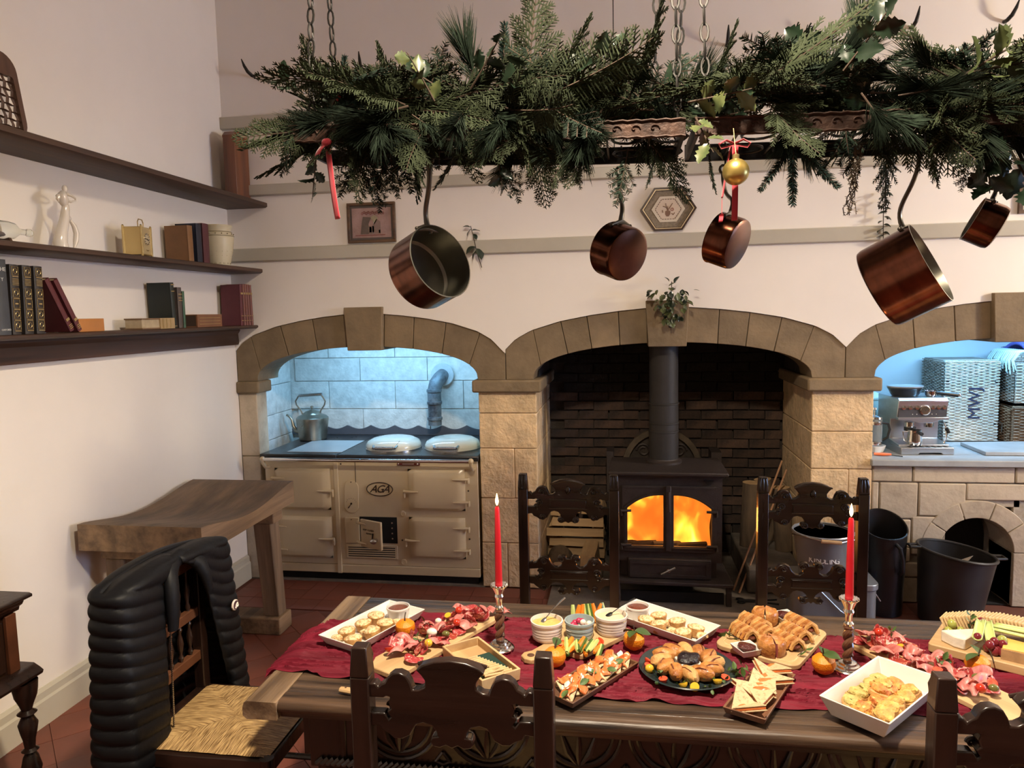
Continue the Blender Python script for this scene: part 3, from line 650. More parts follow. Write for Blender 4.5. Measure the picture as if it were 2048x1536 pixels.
# ---- black rubber tub with a trowel in it
m_tub = MAT('black_rubber', (.022, .021, .021), .45, var=.25, vs=7, rv=.1)
tb = thing('rubber_tub', 'black two-handled rubber tub on the floor before the oven mouth', 'tub', (4.43, -.235, 0))
def tubpt(u, v, k=1.0):
    a = 2*PI*u; r_ = (.155+.042*v)*k
    return (r_*math.cos(a)+.03*v, r_*math.sin(a), .003+v*(.40-.028*math.cos(a)*v))
mt_ = MB().grid(lambda u, v: tubpt(u, v), 40, 8).grid(lambda u, v: (lambda p: (p[0], p[1], p[2]+.006*(1-v)))(tubpt(u, v, .97)), 40, 8); mt_.lathe([(0, .003), (.155, .003)], 40, caps=False).lathe([(0, .009), (.146, .009)], 40, caps=False)
mt_.build('body', m_tub, tb)
MB().tube([tubpt(i/40, 1, 1.0) for i in range(40)], .009, 8, closed=True).build('rim', m_tub, tb)
for s_ in (-1, 1):
    p0 = tubpt(0 if s_ > 0 else .5, 1); q = [(p0[0], p0[1]-.032, p0[2]), (p0[0]+s_*.052, p0[1]-.026, p0[2]), (p0[0]+s_*.052, p0[1]+.026, p0[2]), (p0[0], p0[1]+.032, p0[2])]
    MB().tube(q, .008, 8).build('handle', m_tub, tb)
tw = thing('coal_shovel', 'small coal shovel with wooden handle lying in the black tub', 'shovel', (4.46, -.25, .33), (R(0), R(-20), R(25)))
MB().tube([(-.11, 0, -.03), (-.05, 0, 0), (-.01, 0, .0)], [.012, .014, .011], 10).build('handle', MAT('pale_grip', (.55, .50, .42), .5, var=.1), tw)
MB().prism([(-.015, -.02), (.045, -.024), (.12, -.003), (.045, .02), (-.015, .018)], -.002, .002, 'z').build('blade', m_steel, tw)
# ================================================================== RIGHT-HAND RECESS
m_ss = MAT('brushed_steel', (.50, .51, .53), .30, .9, var=.06, vs=14, stretch=(.2, 1, 3))
m_blk = MAT('black_plastic', (.015, .015, .017), .35, var=.1)
cm = thing('coffee_machine', 'stainless steel espresso machine on the worktop in the right recess', 'coffee machine', (4.425, .20, .886), (0, 0, R(4)))
MB().prism([(-.02, .0), (-.002, .0), (-.002, .0), (.31, .0), (.31, .34), (.02, .34), (.0, .325), (.03, .21), (.12, .20), (.125, .07), (-.02, .055)], -.148, .148, 'x').build('body', m_ss, cm, bev=.004)
MB().span((-.143, .012, .222), (.143, .02, .325)).build('control_panel', MAT('panel_grey', (.10, .10, .11), .35, .5, var=.05), cm)
for k, x in enumerate((-.115, -.075, -.035, .058, .092, .125)): MB().lathe([(.014, 0), (.013, .007), (0, .008)], 16, M=TR((x, .011, .282), FR)).build('button', m_chrome, cm)
gq = MB().lathe([(.031, 0), (.031, .008), (.026, .010), (.025, .007), (0, .007)], 24, M=TR((.012, .011, .265), FR)).build('pressure_gauge', m_chrome, cm)
MB().tube([(.012, .002, .262), (.024, .002, .274)], .002, 6).build('gauge_needle', m_blk, gq)
for x in (-.06, -.035, .055, .08): MB().ell((x, .011, .240), .003, 6, 4).build('indicator', white, cm)
text('lettering', 'Sage', .026, white, cm, (.012, .0105, .312), FR)
MB().prism([(-.15, .222), (.15, .222), (.15, .205), (.1, .205), (.05, .186), (-.03, .186), (-.09, .205), (-.15, .205)], -.004, .03).build('lower_trim', m_ss, cm, bev=.003)
tr_ = MB().prism([(-.155, .0), (-.055, .0), (-.045, .012), (.08, .012), (.09, 0), (.155, 0), (.155, .045), (-.155, .045)], -.07, .10).build('drip_tray', m_ss, cm, bev=.004)
for k in range(7): MB().span((-.10+.035*k, -.055, .0455), (-.085+.035*k, .08, .0475)).build('tray_slot', m_blk, tr_)
for x in (-.06, .06): MB().lathe([(.028, 0), (.028, .03), (.024, .034)], 20, c=(x, .055, .155)).build('group_head', m_chrome, cm)
pf = MB().lathe([(.034, 0), (.034, .022)], 20, c=(-.06, .04, .135)).tube([(-.06, .02, .145), (-.045, -.05, .135), (-.04, -.075, .128)], [.010, .012, .012], 10).build('portafilter', m_blk, cm)
MB().tube([(.135, .03, .19), (.140, .01, .16), (.138, -.005, .10), (.122, -.01, .06)], .005, 8).build('steam_wand', m_chrome, cm)
MB().tube([(.136, .0, .155), (.150, -.01, .125)], [.012, .009], 8).build('wand_grip', m_blk, cm)
hp = MB().lathe([(.075, .341), (.085, .355), (.10, .385), (.105, .39), (.105, .398), (.0, .40)], 28, c=(-.05, .15, 0), sy=.9).build('bean_hopper', MAT('smoked_hopper', (.03, .035, .045), .1, var=.05), cm)
MB().lathe([(.107, .398), (.107, .405), (.03, .41), (0, .41)], 28, c=(-.05, .15, 0), sy=.9).build('hopper_lid', MAT('hopper_lid', (.30, .32, .35), .2, .3, var=0), hp)
t = thing('portafilter', 'spare chrome portafilter with black handle lying on the coffee machine', 'portafilter', (4.50, .30, 1.227), (0, 0, R(-28)))
MB().lathe([(.026, .0), (.033, .008), (.035, .035), (.031, .036), (.029, .012), (0, .010)], 20).build('basket', m_chrome, t)
MB().tube([(.03, 0, .024), (.06, 0, .022), (.15, 0, .015)], [.008, .013, .014], 10).build('handle', m_blk, t)
MB().ell((.155, 0, .0145), .012, 10, 6).build('handle_cap', m_chrome, t)
t = thing('milk_jug', 'steel milk jug standing on the coffee machine drip tray', 'jug', (4.375, .195, .936))
MB().lathe([(0, .001), (.040, .001), (.042, .005), (.044, .03), (.038, .075), (.040, .095), (.038, .095), (.036, .075), (.041, .03), (.038, .006), (0, .006)], 28).build('body', m_chrome, t)
MB().tube([(-.038, 0, .085), (-.068, 0, .085), (-.060, 0, .03), (-.043, 0, .02)], .004, 8).build('handle', m_chrome, t)
t = thing('storage_canister', 'pale green enamel canister behind the coffee machine', 'canister', (4.21, .64, .886))
m_cann = MAT('canister_enamel', (.42, .50, .47), .35, var=.05)
MB().lathe([(0, .002), (.10, .002), (.105, .006), (.105, .285), (.10, .29)], 32).build('body', m_cann, t)
MB().lathe([(.108, .288), (.108, .30), (.09, .325), (.05, .342), (0, .35)], 32).build('lid', m_cann, t)
t = thing('cafetiere', 'glass cafetiere with black handle between the pier and the coffee machine', 'cafetiere', (4.152, .235, .93))
m_glass = MAT('clear_glass', (.9, .95, .97), .03, var=0, trans=.9, ior=1.3)
MB().lathe([(.044, .0), (.046, .004), (.046, .165), (.044, .165), (.044, .005)], 28, caps=False).build('beaker', m_glass, t)
MB().lathe([(.047, .002), (.048, .012), (.047, .022)], 28, caps=False).lathe([(.047, .13), (.048, .14), (.047, .15)], 28, caps=False).build('metal_frame', m_chrome, t)
MB().lathe([(.049, .166), (.046, .178), (.02, .186), (.004, .188), (.004, .215), (.013, .222), (.010, .235), (0, .238)], 24).build('plunger_lid', m_chrome, t)
MB().tube([(.046, -.01, .14), (.075, -.02, .135), (.085, -.022, .10), (.075, -.02, .05), (.047, -.01, .03)], .008, 8).build('handle', m_blk, t)
t = thing('ramekin', 'small white fluted bowl under the glass cafetiere', 'bowl', (4.155, .235, .886))
MB().lathe([(0, .002), (.052, .002), (.066, .04), (.063, .041), (.049, .010), (0, .009)], 32).build('bowl', white, t)
t = thing('hand_tool', 'orange-handled tool with black cord lying at the worktop edge', 'tool', (4.16, .09, .897), (0, 0, R(-8)))
MB().tube([(-.05, 0, .0), (.0, -.006, .0), (.045, 0, 0)], [.011, .013, .009], 10, squash=.75).build('orange_handle', MAT('orange_plastic', (.85, .17, .05), .4, var=.05), t)
MB().tube([(.045, 0, -.003), (.07, -.008, -.006), (.085, -.004, -.007), (.105, -.02, -.007)], .003, 6).build('cord', m_blk, t)
# wicker hampers
def WICK(name, c1, c2, sc=1.0):
    m, t_, b = nt(name); N = t_.nodes; L = t_.links
    tc = N.new('ShaderNodeTexCoord'); mp = N.new('ShaderNodeMapping'); mp.inputs['Rotation'].default_value = (R(90), 0, 0)
    L.new(tc.outputs['Object'], mp.inputs[0])
    br = N.new('ShaderNodeTexBrick'); br.inputs['Scale'].default_value = 1; br.inputs['Brick Width'].default_value = .030*sc; br.inputs['Row Height'].default_value = .0085*sc
    br.inputs['Mortar Size'].default_value = .0022; br.inputs['Mortar Smooth'].default_value = 1; br.inputs['Color1'].default_value = (*c1, 1); br.inputs['Color2'].default_value = (*mul(c1, .72)[:3], 1); br.inputs['Mortar'].default_value = (*c2, 1)
    # use x+y so the weave runs round the corners
    sx = N.new('ShaderNodeSeparateXYZ'); L.new(tc.outputs['Object'], sx.inputs[0]); ad_ = N.new('ShaderNodeMath'); L.new(sx.outputs[0], ad_.inputs[0]); L.new(sx.outputs[1], ad_.inputs[1])
    cb = N.new('ShaderNodeCombineXYZ'); L.new(ad_.outputs[0], cb.inputs[0]); L.new(sx.outputs[2], cb.inputs[1]); L.new(cb.outputs[0], br.inputs[0])
    L.new(br.outputs[0], b.inputs['Base Color']); b.inputs['Roughness'].default_value = .6
    bp = N.new('ShaderNodeBump'); bp.inputs['Distance'].default_value = .004; bp.invert = True; L.new(br.outputs[1], bp.inputs['Height']); L.new(bp.outputs[0], b.inputs['Normal']); return m
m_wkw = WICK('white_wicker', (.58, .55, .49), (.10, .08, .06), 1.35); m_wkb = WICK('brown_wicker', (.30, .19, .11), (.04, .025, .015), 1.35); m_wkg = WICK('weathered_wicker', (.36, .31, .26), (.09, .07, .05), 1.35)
def weave(x0, x1, z0, z1, y, face, stake=.034, row=.0098, n=6):
    # rows of willow passing in and out of upright stakes
    m = MB(); k = int((z1-z0)/row)
    for r_ in range(k):
        z = z0+row*(r_+.5); q = int((x1-x0)/stake*n); P = []
        for i in range(q+1):
            a = x0+(x1-x0)*i/q; d = .0042*math.sin(PI*(a-x0)/stake+PI*(r_ % 2))
            P.append((a, y-.004+d, z+rnd(-.0008, .0008)) if face == 'y' else (y-.004+d, a, z+rnd(-.0008, .0008)))
        m.tube(P, .0042, 4, caps=False)
    return m
def strands(mb, mat, parent):
    o = mb.build('woven_willow', mat, parent, smooth=60); o['kind'] = 'stuff'; return o
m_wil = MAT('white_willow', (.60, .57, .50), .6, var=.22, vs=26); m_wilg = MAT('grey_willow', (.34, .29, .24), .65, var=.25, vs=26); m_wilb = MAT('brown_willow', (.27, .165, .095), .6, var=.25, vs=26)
t = thing('wicker_hamper', 'white wicker hamper standing on end with dark lettering', 'hamper', (4.865, .60, .886))
MB().span((-.168, 0, .004), (.168, .045, .545)).build('lid', m_wkw, t, bev=.008)
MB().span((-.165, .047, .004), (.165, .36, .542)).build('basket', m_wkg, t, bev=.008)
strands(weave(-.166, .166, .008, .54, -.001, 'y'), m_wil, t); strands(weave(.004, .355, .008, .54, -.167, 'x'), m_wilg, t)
for z in (.12, .40):
    for x in (-.150, .146): MB().span((x-.008, -.008, z-.012), (x+.008, 0, z+.012)).build('strap_stud', m_blk, t)
MB().tube([(.155, -.003, .14), (.19, -.012, .125), (.185, -.014, .07)], .009, 6, squash=.3).build('leather_strap', MAT('strap_leather', (.12, .09, .07), .5, var=.1), t)
m_nav = MAT('navy_ink', (.02, .025, .06), .6, var=0)
text('lettering', 'MWJ', .105, m_nav, t, (.02, -.010, .26), (R(90), R(-90), 0), bold=0, spacing=1.0, depth=.003)
t = thing('wicker_basket', 'brown wicker basket on the worktop right of the white hamper', 'basket', (5.30, .53, .886))
MB().prism(rrect(-.215, 0, .215, .33, .03), .004, .24, 'z').build('basket', m_wkb, t)
MB().tube([(-.215, 0, .235), (.215, 0, .235), (.215, .33, .235), (-.215, .33, .235)], .014, 8, closed=True).build('rim', m_wkb, t)
strands(weave(-.205, .205, .008, .225, -.001, 'y'), m_wilb, t); strands(weave(.01, .32, .008, .225, -.216, 'x'), m_wilb, t)
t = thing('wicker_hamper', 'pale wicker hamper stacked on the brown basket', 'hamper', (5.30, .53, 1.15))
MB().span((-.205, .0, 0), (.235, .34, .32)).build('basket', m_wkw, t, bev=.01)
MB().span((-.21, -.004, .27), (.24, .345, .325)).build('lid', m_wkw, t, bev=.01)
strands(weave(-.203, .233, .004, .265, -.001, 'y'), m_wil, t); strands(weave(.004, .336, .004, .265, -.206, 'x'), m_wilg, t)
# folded blue throw with a pale fringe
m_throw = MAT('blue_throw', (.10, .10, .42), .9, var=.15, vs=30, bump=.4, bs=120)
m_fringe = MAT('fringe_yarn', (.55, .68, .68), .9, var=.1)
t = thing('folded_throw', 'blue woven throw with pale fringe folded on top of the hampers', 'blanket', (5.24, .51, 1.483))
MB().grid(lambda u, v: (-.10+.40*u, -.02+.36*v, .004+.05*math.sin(PI*min(1, v*1.2))*1+.012*math.sin(9*u)), 18, 12).build('throw', m_throw, t, solid=.02)
for k in range(15):
    y = -.015+.024*k
    MB().tube([(-.10, y, .012), (-.15, y-.012, .002), (-.185, y-.02+rnd(-.01, .01), -.05), (-.18+rnd(-.012, .012), y-.03, -.11-.03*(k % 3)/2)], [.005, .005, .0045, .003], 5).build('fringe_strand', m_fringe, t)
t = thing('chopping_board', 'grey chopping board lying on the worktop before the hampers', 'board', (4.75, .12, .886))
MB().add([(0, 0, .002), (.55, 0, .002), (.60, .40, .002), (.0, .34, .002), (0, 0, .024), (.55, 0, .024), (.60, .40, .024), (0, .34, .024)], [(0, 3, 2, 1), (4, 5, 6, 7), (0, 1, 5, 4), (1, 2, 6, 5), (2, 3, 7, 6), (3, 0, 4, 7)]).build('slab', m_worktop, t, bev=.003)
# assumed LED strip housings, unseen behind the arches
m_led = MAT('led_strip', (.8, .9, 1), .5, var=0, emis=(.45, .75, 1), es=8)
for x0, nm in ((.35, 'cooker'), (4.25, 'counter')):
    t = thing('strip_light', 'LED strip light fixed behind the arch over the '+nm, 'light', (x0, .345, 1.705), group='strip lights in the recesses')
    MB().span((0, -.02, .0), (1.2, .02, .024)).build('housing', white, t)
    MB().span((.02, -.008, -.003), (1.18, .008, .0)).build('diffuser', m_led, t)
# ================================================================== FURNITURE
m_oak = WOOD('dark_oak', (.026, .011, .007), (.009, .005, .004), .30, 7, 2, .12, .15)
m_oakx = WOOD('dark_oak_rail', (.026, .011, .007), (.009, .005, .004), .30, 7, 0, .12, .15)
m_top = WOOD('table_oak', (.090, .055, .034), (.013, .009, .007), .38, 13, 0, .6, .05, .15)
m_cleat = WOOD('worn_oak', (.30, .20, .12), (.09, .055, .032), .5, 7, 1, .3)
m_edge = WOOD('worn_edge', (.11, .060, .033), (.014, .009, .007), .42, 9, 0, .4)
def RUSH():
    m, t, b = nt('rush'); N = t.nodes; L = t.links
    tc = N.new('ShaderNodeTexCoord'); sx = N.new('ShaderNodeSeparateXYZ'); L.new(tc.outputs['Object'], sx.inputs[0])
    def mth(op, a_, b_=None):
        n = N.new('ShaderNodeMath'); n.operation = op
        for i, v in enumerate((a_, b_)):
            if v is None: continue
            if isinstance(v, (int, float)): n.inputs[i].default_value = v
            else: L.new(v, n.inputs[i])
        return n.outputs[0]
    ax = mth('ABSOLUTE', sx.outputs[0]); ay = mth('ABSOLUTE', sx.outputs[1])
    e = mth('MAXIMUM', ax, ay); f_ = mth('MINIMUM', ax, ay)
    cb = N.new('ShaderNodeCombineXYZ'); L.new(mth('MULTIPLY', f_, 260), cb.inputs[0]); L.new(mth('MULTIPLY', e, 22), cb.inputs[1]); L.new(mth('MULTIPLY', sx.outputs[0], 3), cb.inputs[2])
    no = N.new('ShaderNodeTexNoise'); no.inputs['Scale'].default_value = 1; no.inputs['Detail'].default_value = 2; L.new(cb.outputs[0], no.inputs[0])
    cr = N.new('ShaderNodeValToRGB'); el = cr.color_ramp.elements; el[0].position = .32; el[0].color = (.17, .09, .03, 1); el[1].position = .68; el[1].color = (.62, .41, .18, 1); L.new(no.outputs[0], cr.inputs[0]); L.new(cr.outputs[0], b.inputs['Base Color'])
    b.inputs['Roughness'].default_value = .55
    bp = N.new('ShaderNodeBump'); bp.inputs['Strength'].default_value = .9; bp.inputs['Distance'].default_value = .006; L.new(no.outputs[0], bp.inputs['Height']); L.new(bp.outputs[0], b.inputs['Normal']); return m
m_rush = RUSH()
U = .000424
TOPL = [(530, 158), (450, 168), (390, 190), (360, 215), (385, 240), (405, 270), (400, 300), (370, 318), (340, 320), (330, 285), (310, 250), (275, 235), (240, 240), (215, 260), (200, 290), (180, 300), (165, 315), (150, 295), (120, 300), (120, 370), (190, 370), (205, 360), (225, 365), (215, 395), (225, 425), (205, 440), (225, 470), (215, 480), (195, 450), (120, 450), (120, 525), (165, 520), (180, 545), (215, 560), (240, 580), (280, 582), (320, 560), (335, 530), (355, 500), (390, 490), (430, 500), (455, 530), (460, 555), (430, 560), (420, 585), (435, 610), (470, 615), (500, 600), (530, 615)]
LOWL = [(530, 990), (505, 990), (500, 965), (470, 958), (430, 965), (415, 990), (430, 1020), (460, 1030), (455, 1060), (420, 1085), (385, 1080), (350, 1045), (330, 1000), (290, 980), (240, 985), (215, 1010), (200, 1035), (175, 1045), (165, 1025), (120, 1050), (120, 1110), (190, 1105), (220, 1100), (235, 1120), (220, 1150), (235, 1165), (215, 1190), (235, 1205), (215, 1215), (190, 1190), (120, 1190), (120, 1265), (170, 1270), (190, 1290), (220, 1310), (240, 1330), (290, 1332), (330, 1305), (340, 1280), (365, 1250), (400, 1240), (450, 1250), (485, 1280), (500, 1310), (470, 1320), (430, 1310), (415, 1340), (440, 1370), (480, 1375), (510, 1350), (530, 1370)]
def outline(L, z0, y0, sx=1.0):
    l = [((x-530)*U*1.02, z0-(y-y0)*U) for x, y in L]
    return l+[(-x, z) for x, z in l[::-1] if abs(x) > 1e-6]
def scroll(cx, cz, r, y, s=1, turns=1.6):
    return [(cx+s*r*(1-.75*t)*math.cos(turns*2*PI*t), y-.004*t, cz+r*(1-.75*t)*math.sin(turns*2*PI*t)) for t in [i/22 for i in range(23)]]
def seat_top(t, w, d, z, par):
    # rush seat: four triangles meeting in the middle, strand ridges running parallel to each rail
    def fn(u, v):
        x = (u-.5)*w; y = (v-.5)*d; e = max(abs(x)/(w/2), abs(y)/(d/2))
        k = 1-e
        ridge = .0008*math.sin(min(abs(x), abs(y))*700)
        diag = -.010*math.exp(-((abs(x)/(w/2)-abs(y)/(d/2))/.05)**2)*(1-k*.4)
        return (x, y, z+.012*math.sin(PI*min(1, k*1.5)*.5)+ridge+diag*.6)
    return fn
def carved_chair(label, loc, rz, front=1):
    t = thing('dining_chair', label, 'chair', loc, rz, 'carved dark oak dining chairs')
    w = .2175; p = .042
    for s_ in (-1, 1):
        x = s_*(w-p/2)
        MB().span((x-p/2, -p/2, 0), (x+p/2, p/2, 1.04)).build('back_post', m_oak, t, bev=.003)
        fn = MB().box((x, 0, 1.0725), (p, p, .065), None, 0, .80); f_ = fn.build('finial', m_oak, t, bev=.003)
        for k in range(3): MB().tube([(x-.012+.012*k, -.0215, 1.05), (x-.014+.014*k, -.022, 1.075), (x-.010+.010*k, -.018, 1.10)], [.004, .005, .002], 6).build('carved_leaf', m_oak, f_)
        MB().lathe([(.021, 0), (.021, .10), (.013, .115), (.022, .14), (.014, .165), (.02, .20), (.024, .27), (.014, .31), (.021, .325), (.021, .44)], 14, c=(x, -.40, 0)).build('front_leg', m_oak, t)
        MB().span((x-.012, -.40, .10), (x+.012, 0, .13)).build('side_stretcher', m_oak, t)
        MB().span((x-.016, -.40, .40), (x+.016, 0, .44)).build('side_rail', m_oak, t)
    for nm, L, z0, y0 in (('crest_rail', TOPL, 1.085, 158), ('lower_splat', LOWL, 1.085-(985-158)*U, 985)):
        o = outline(L, z0, y0)
        c_ = MB().prism(o, -.013, .013).build(nm, m_oakx, t, bev=.003)
        top = nm == 'crest_rail'
        zc = z0-(415-158)*U if top else z0-(1165-985)*U
        MB().span((-.078, -.018, zc-.016), (.078, -.012, zc+.016)).build('panel', m_oakx, c_, bev=.002)
        for dz in (-.019, .019): MB().tube([(-.082, -.015, zc+dz), (.082, -.015, zc+dz)], .003, 6).build('bead', m_oakx, c_)
        if top:
            zb = z0-(270-158)*U
            MB().ell((0, -.015, zb), (.012, .010, .018), 12, 8).build('boss', m_oakx, c_)
            MB().tube([(x, -.013, z) for x, z in [(-.075, z0-(210-158)*U), (-.04, z0-.012), (0, z0-.006), (.04, z0-.012), (.075, z0-(210-158)*U)]], .004, 6).build('bead', m_oakx, c_)
            sc_ = [(275, 290, .016), (275, 555, .015), (245, 400, .018), (460, 585, .014), (215, 440, .012)]
        else: sc_ = [(275, 1025, .016), (275, 1305, .015), (250, 1130, .018), (455, 995, .014), (450, 1340, .014), (235, 1190, .012)]
        for x, y, r_ in sc_:
            for s_ in (-1, 1):
                cx, czz = (x-530)*U*1.02*(-s_), z0-(y-y0)*U
                MB().tube(scroll(cx, czz, r_*.8, -.014, s_), [.0045]*12+[.004]*11, 6).build('scroll', m_oakx, c_)
    MB().span((-.18, -.41, .10), (.18, -.39, .13)).build('front_stretcher', m_oakx, t)
    MB().span((-.2, -.42, .405), (.2, -.39, .44)).build('seat_rail', m_oakx, t)
    MB().span((-.2, -.015, .405), (.2, .015, .44)).build('seat_rail', m_oakx, t)
    MB().grid(seat_top(t, .42, .40, .445, None), 40, 40).span((-.205, -.195, .43), (.205, .195, .446)).build('rush_seat', m_rush, t, loc=(0, -.20, 0))
    return t
c1 = carved_chair('carved dark oak dining chair left of the stove on the far side of the table', (2.36, -1.50, 0), 0)
def chair_copy(label, loc, rz):
    c = copy_tree(c1); c['label'] = label; c.location = loc; c.rotation_euler = (0, 0, rz); return c
chair_copy('carved dark oak dining chair right of the stove on the far side of the table', (3.367, -1.50, 0), 0)
chair_copy('carved dark oak dining chair seen from behind in front of the salami board', (2.243, -3.17, 0), PI)
chair_copy('carved dark oak dining chair cut off by the lower right corner', (3.40, -3.17, 0), PI)
# ---- refectory table
TZ = .762
tb = thing('dining_table', 'long dark oak refectory table with carved apron, laid with food', 'table', (0, 0, 0))
TX0, TX1, TY0, TY1 = 1.565, 4.75, -2.83, -2.085
for k in range(4):
    y0 = TY0+.055+(TY1-TY0-.055)*k/4; y1 = TY0+.055+(TY1-TY0-.055)*(k+1)/4
    MB().span((TX0+.10, y0+.001, TZ-.05), (TX1, y1-.001, TZ+rnd(-.0015, 0))).build('plank', m_top, tb, bev=.003)
MB().prism([(TY0, TZ-.022), (TY0+.004, TZ-.008), (TY0+.012, TZ-.001), (TY0+.055, TZ), (TY0+.055, TZ-.052), (TY0+.02, TZ-.052), (TY0+.018, TZ-.036), (TY0+.004, TZ-.030)], TX0+.10, TX1, 'x').build('front_edge', m_edge, tb, smooth=50)
MB().prism([(TX0, TZ-.02), (TX0+.005, TZ-.005), (TX0+.014, TZ), (TX0+.099, TZ), (TX0+.099, TZ-.050), (TX0+.012, TZ-.052), (TX0, TZ-.042)], TY0-.004, TY1, 'y').build('cleat', m_cleat, tb, smooth=50)
ap = MB().span((TX0+.16, -2.745, .555), (TX1-.1, -2.71, .70)).build('apron', m_oakx, tb)
MB().span((TX0+.16, -2.20, .555), (TX1-.1, -2.165, .70)).build('apron', m_oakx, tb)
MB().span((TX0+.13, -2.74, .56), (TX0+.165, -2.17, .70)).build('apron', m_oak, tb)
x = 1.98
while x < 3.75:
    for r_ in (.115, .095):
        MB().tube([(x+r_*math.cos(R(a)), -2.748, .692-r_*1.05*math.sin(R(a))) for a in range(0, 181, 12)], .006, 6).build('carved_lunette', m_oakx, ap)
    for s_ in (-1, 0, 1): MB().tube([(x, -2.748, .585), (x+s_*.03, -2.752, .63), (x+s_*.05, -2.748, .69)], [.003, .009, .003], 6).build('carved_leaf', m_oakx, ap)
    MB().tube([(x+.125, -2.748, .60), (x+.105, -2.75, .575), (x+.125, -2.75, .565), (x+.145, -2.75, .575), (x+.125, -2.748, .60)], .005, 6).build('carved_leaf', m_oakx, ap)
    x += .25
rope = MB(); x = TX0+.17
k = 0
while x < 3.8:
    rope.tube([(x, -2.754, .544), (x+.022, -2.754, .562)], [.007, .007], 6); x += .016
rope.build('rope_moulding', m_oakx, tb)['kind'] = 'stuff'
for x in (1.77, 4.55):
    for y in (-2.70, -2.22):
        l = MB().span((x-.055, y-.05, .53), (x+.055, y+.05, .71)).build('leg', m_oak, tb, bev=.004)
        MB().lathe([(.045, .08), (.05, .10), (.035, .13), (.06, .20), (.082, .30), (.085, .36), (.07, .43), (.04, .48), (.05, .50), (.05, .53)], 24, c=(x, y, 0)).build('turned_bulb', m_oak, l)
        MB().span((x-.055, y-.05, 0), (x+.055, y+.05, .08)).build('foot_block', m_oak, l, bev=.004)
MB().span((1.77, -2.72, .04), (4.55, -2.67, .10)).build('stretcher', m_oakx, tb, bev=.004)
MB().span((1.77, -2.25, .04), (4.55, -2.20, .10)).build('stretcher', m_oakx, tb, bev=.004)
MB().span((1.74, -2.70, .04), (1.80, -2.22, .10)).build('stretcher', m_oak, tb, bev=.004)
# ---- crinkled runner
m_runner = MAT('crinkled_gauze', (.150, .0055, .019), .7, var=.3, vs=9, bump=.9, bs=30, stretch=(.25, 1.6, 1), spec=.3)
random.seed(21)
RP = [(rnd(70, 250), rnd(.5, 7), rnd(0, 6.3), rnd(.35, 1)) for _ in range(11)]
def crink(x, y):
    s_ = 0
    for f_, g_, p_, a_ in RP: s_ += a_*math.sin(f_*y+g_*math.sin(x*2.3+p_)+p_+4*math.sin(x*(1.5+.6*g_)+p_))
    return 1-min(1.6, abs(s_)/1.6)
bx = [1.52, 1.61, 1.90, 2.15, 2.9, 3.25, 3.6, 4.4]; by = [-2.40, -2.32, -2.225, -2.22, -2.25, -2.265, -2.25, -2.25]
fx = [1.52, 1.66, 1.83, 2.05, 2.42, 2.86, 3.38, 4.4]; fy = [-2.645, -2.672, -2.69, -2.704, -2.716, -2.714, -2.70, -2.70]
def run(u, v):
    x = 1.545+2.7*u
    y0 = np.interp(x, fx, fy)+.004*math.sin(x*31)+.003*math.sin(x*57); y1 = np.interp(x, bx, by)+.004*math.sin(x*37)+.003*math.sin(x*71)
    y = y0+(y1-y0)*v
    z = TZ+.0040+.0100*crink(x, y)
    if u < .03:
        d = (.03-u)/.03; z += .003-.030*d*d; x -= .012*d
    if v < .03: z -= .0025*(1-v/.03)
    if v > .97: z -= .0025*(1-(1-v)/.03)
    return (x, y, max(z, TZ+.0015) if u > .012 else z)
tag(MB().grid(run, 380, 190).build('table_runner', m_runner, smooth=80), 'crinkled dark red gauze runner along the dining table', 'table runner')
# ---- spindle-back chair at the table's end
sc = thing('dining_chair', 'rush-seated spindle chair at the table end, black jacket over its back', 'chair', (1.07, -2.42, 0))
for s_ in (-1, 1):
    y = s_*.20
    MB().span((-.04, y-.02, 0), (.0, y+.02, .95)).build('back_post', m_oak, sc, bev=.004)
    MB().lathe([(.02, 0), (.02, .10), (.013, .115), (.022, .14), (.014, .165), (.02, .20), (.024, .27), (.014, .31), (.022, .325), (.022, .455)], 14, c=(.44, y, 0)).build('front_leg', m_oak, sc)
    MB().span((-.02, y-.016, .405), (.44, y+.016, .452)).build('seat_rail', m_oakx, sc, bev=.003)
    MB().tube([(-.02, y, .2), (.44, y, .2)], .011, 8).build('side_stretcher', m_oak, sc)
for x in (-.02, .44): MB().span((x-.016, -.21, .405), (x+.016, .21, .452)).build('seat_rail', m_oak, sc, bev=.003)
MB().tube([(.44, -.2, .15), (.44, 0, .15), (.44, .2, .15)], [.012, .02, .012], 10).build('front_stretcher', m_oak, sc)
for z in (.58, .745, .93): MB().span((-.034, -.19, z-.018), (-.008, .19, z+.018)).build('cross_rail', MAT('rail_oak', (.10, .040, .020), .3, var=.3, vs=6, coat=.2), sc, bev=.003)
for z0, z1 in ((.60, .727), (.763, .912)):
    for k in range(6):
        h_ = z1-z0
        MB().lathe([(.006, 0), (.010, .1*h_), (.005, .2*h_), (.009, .35*h_), (.012, .5*h_), (.009, .65*h_), (.005, .8*h_), (.010, .9*h_), (.006, h_)], 10, c=(-.021, -.14+.056*k, z0)).build('spindle', m_oak, sc)
MB().grid(seat_top(sc, .44, .40, .456, None), 44, 44).span((-.21, -.19, .44), (.21, .19, .456)).build('rush_seat', m_rush, sc, loc=(.225, 0, 0))
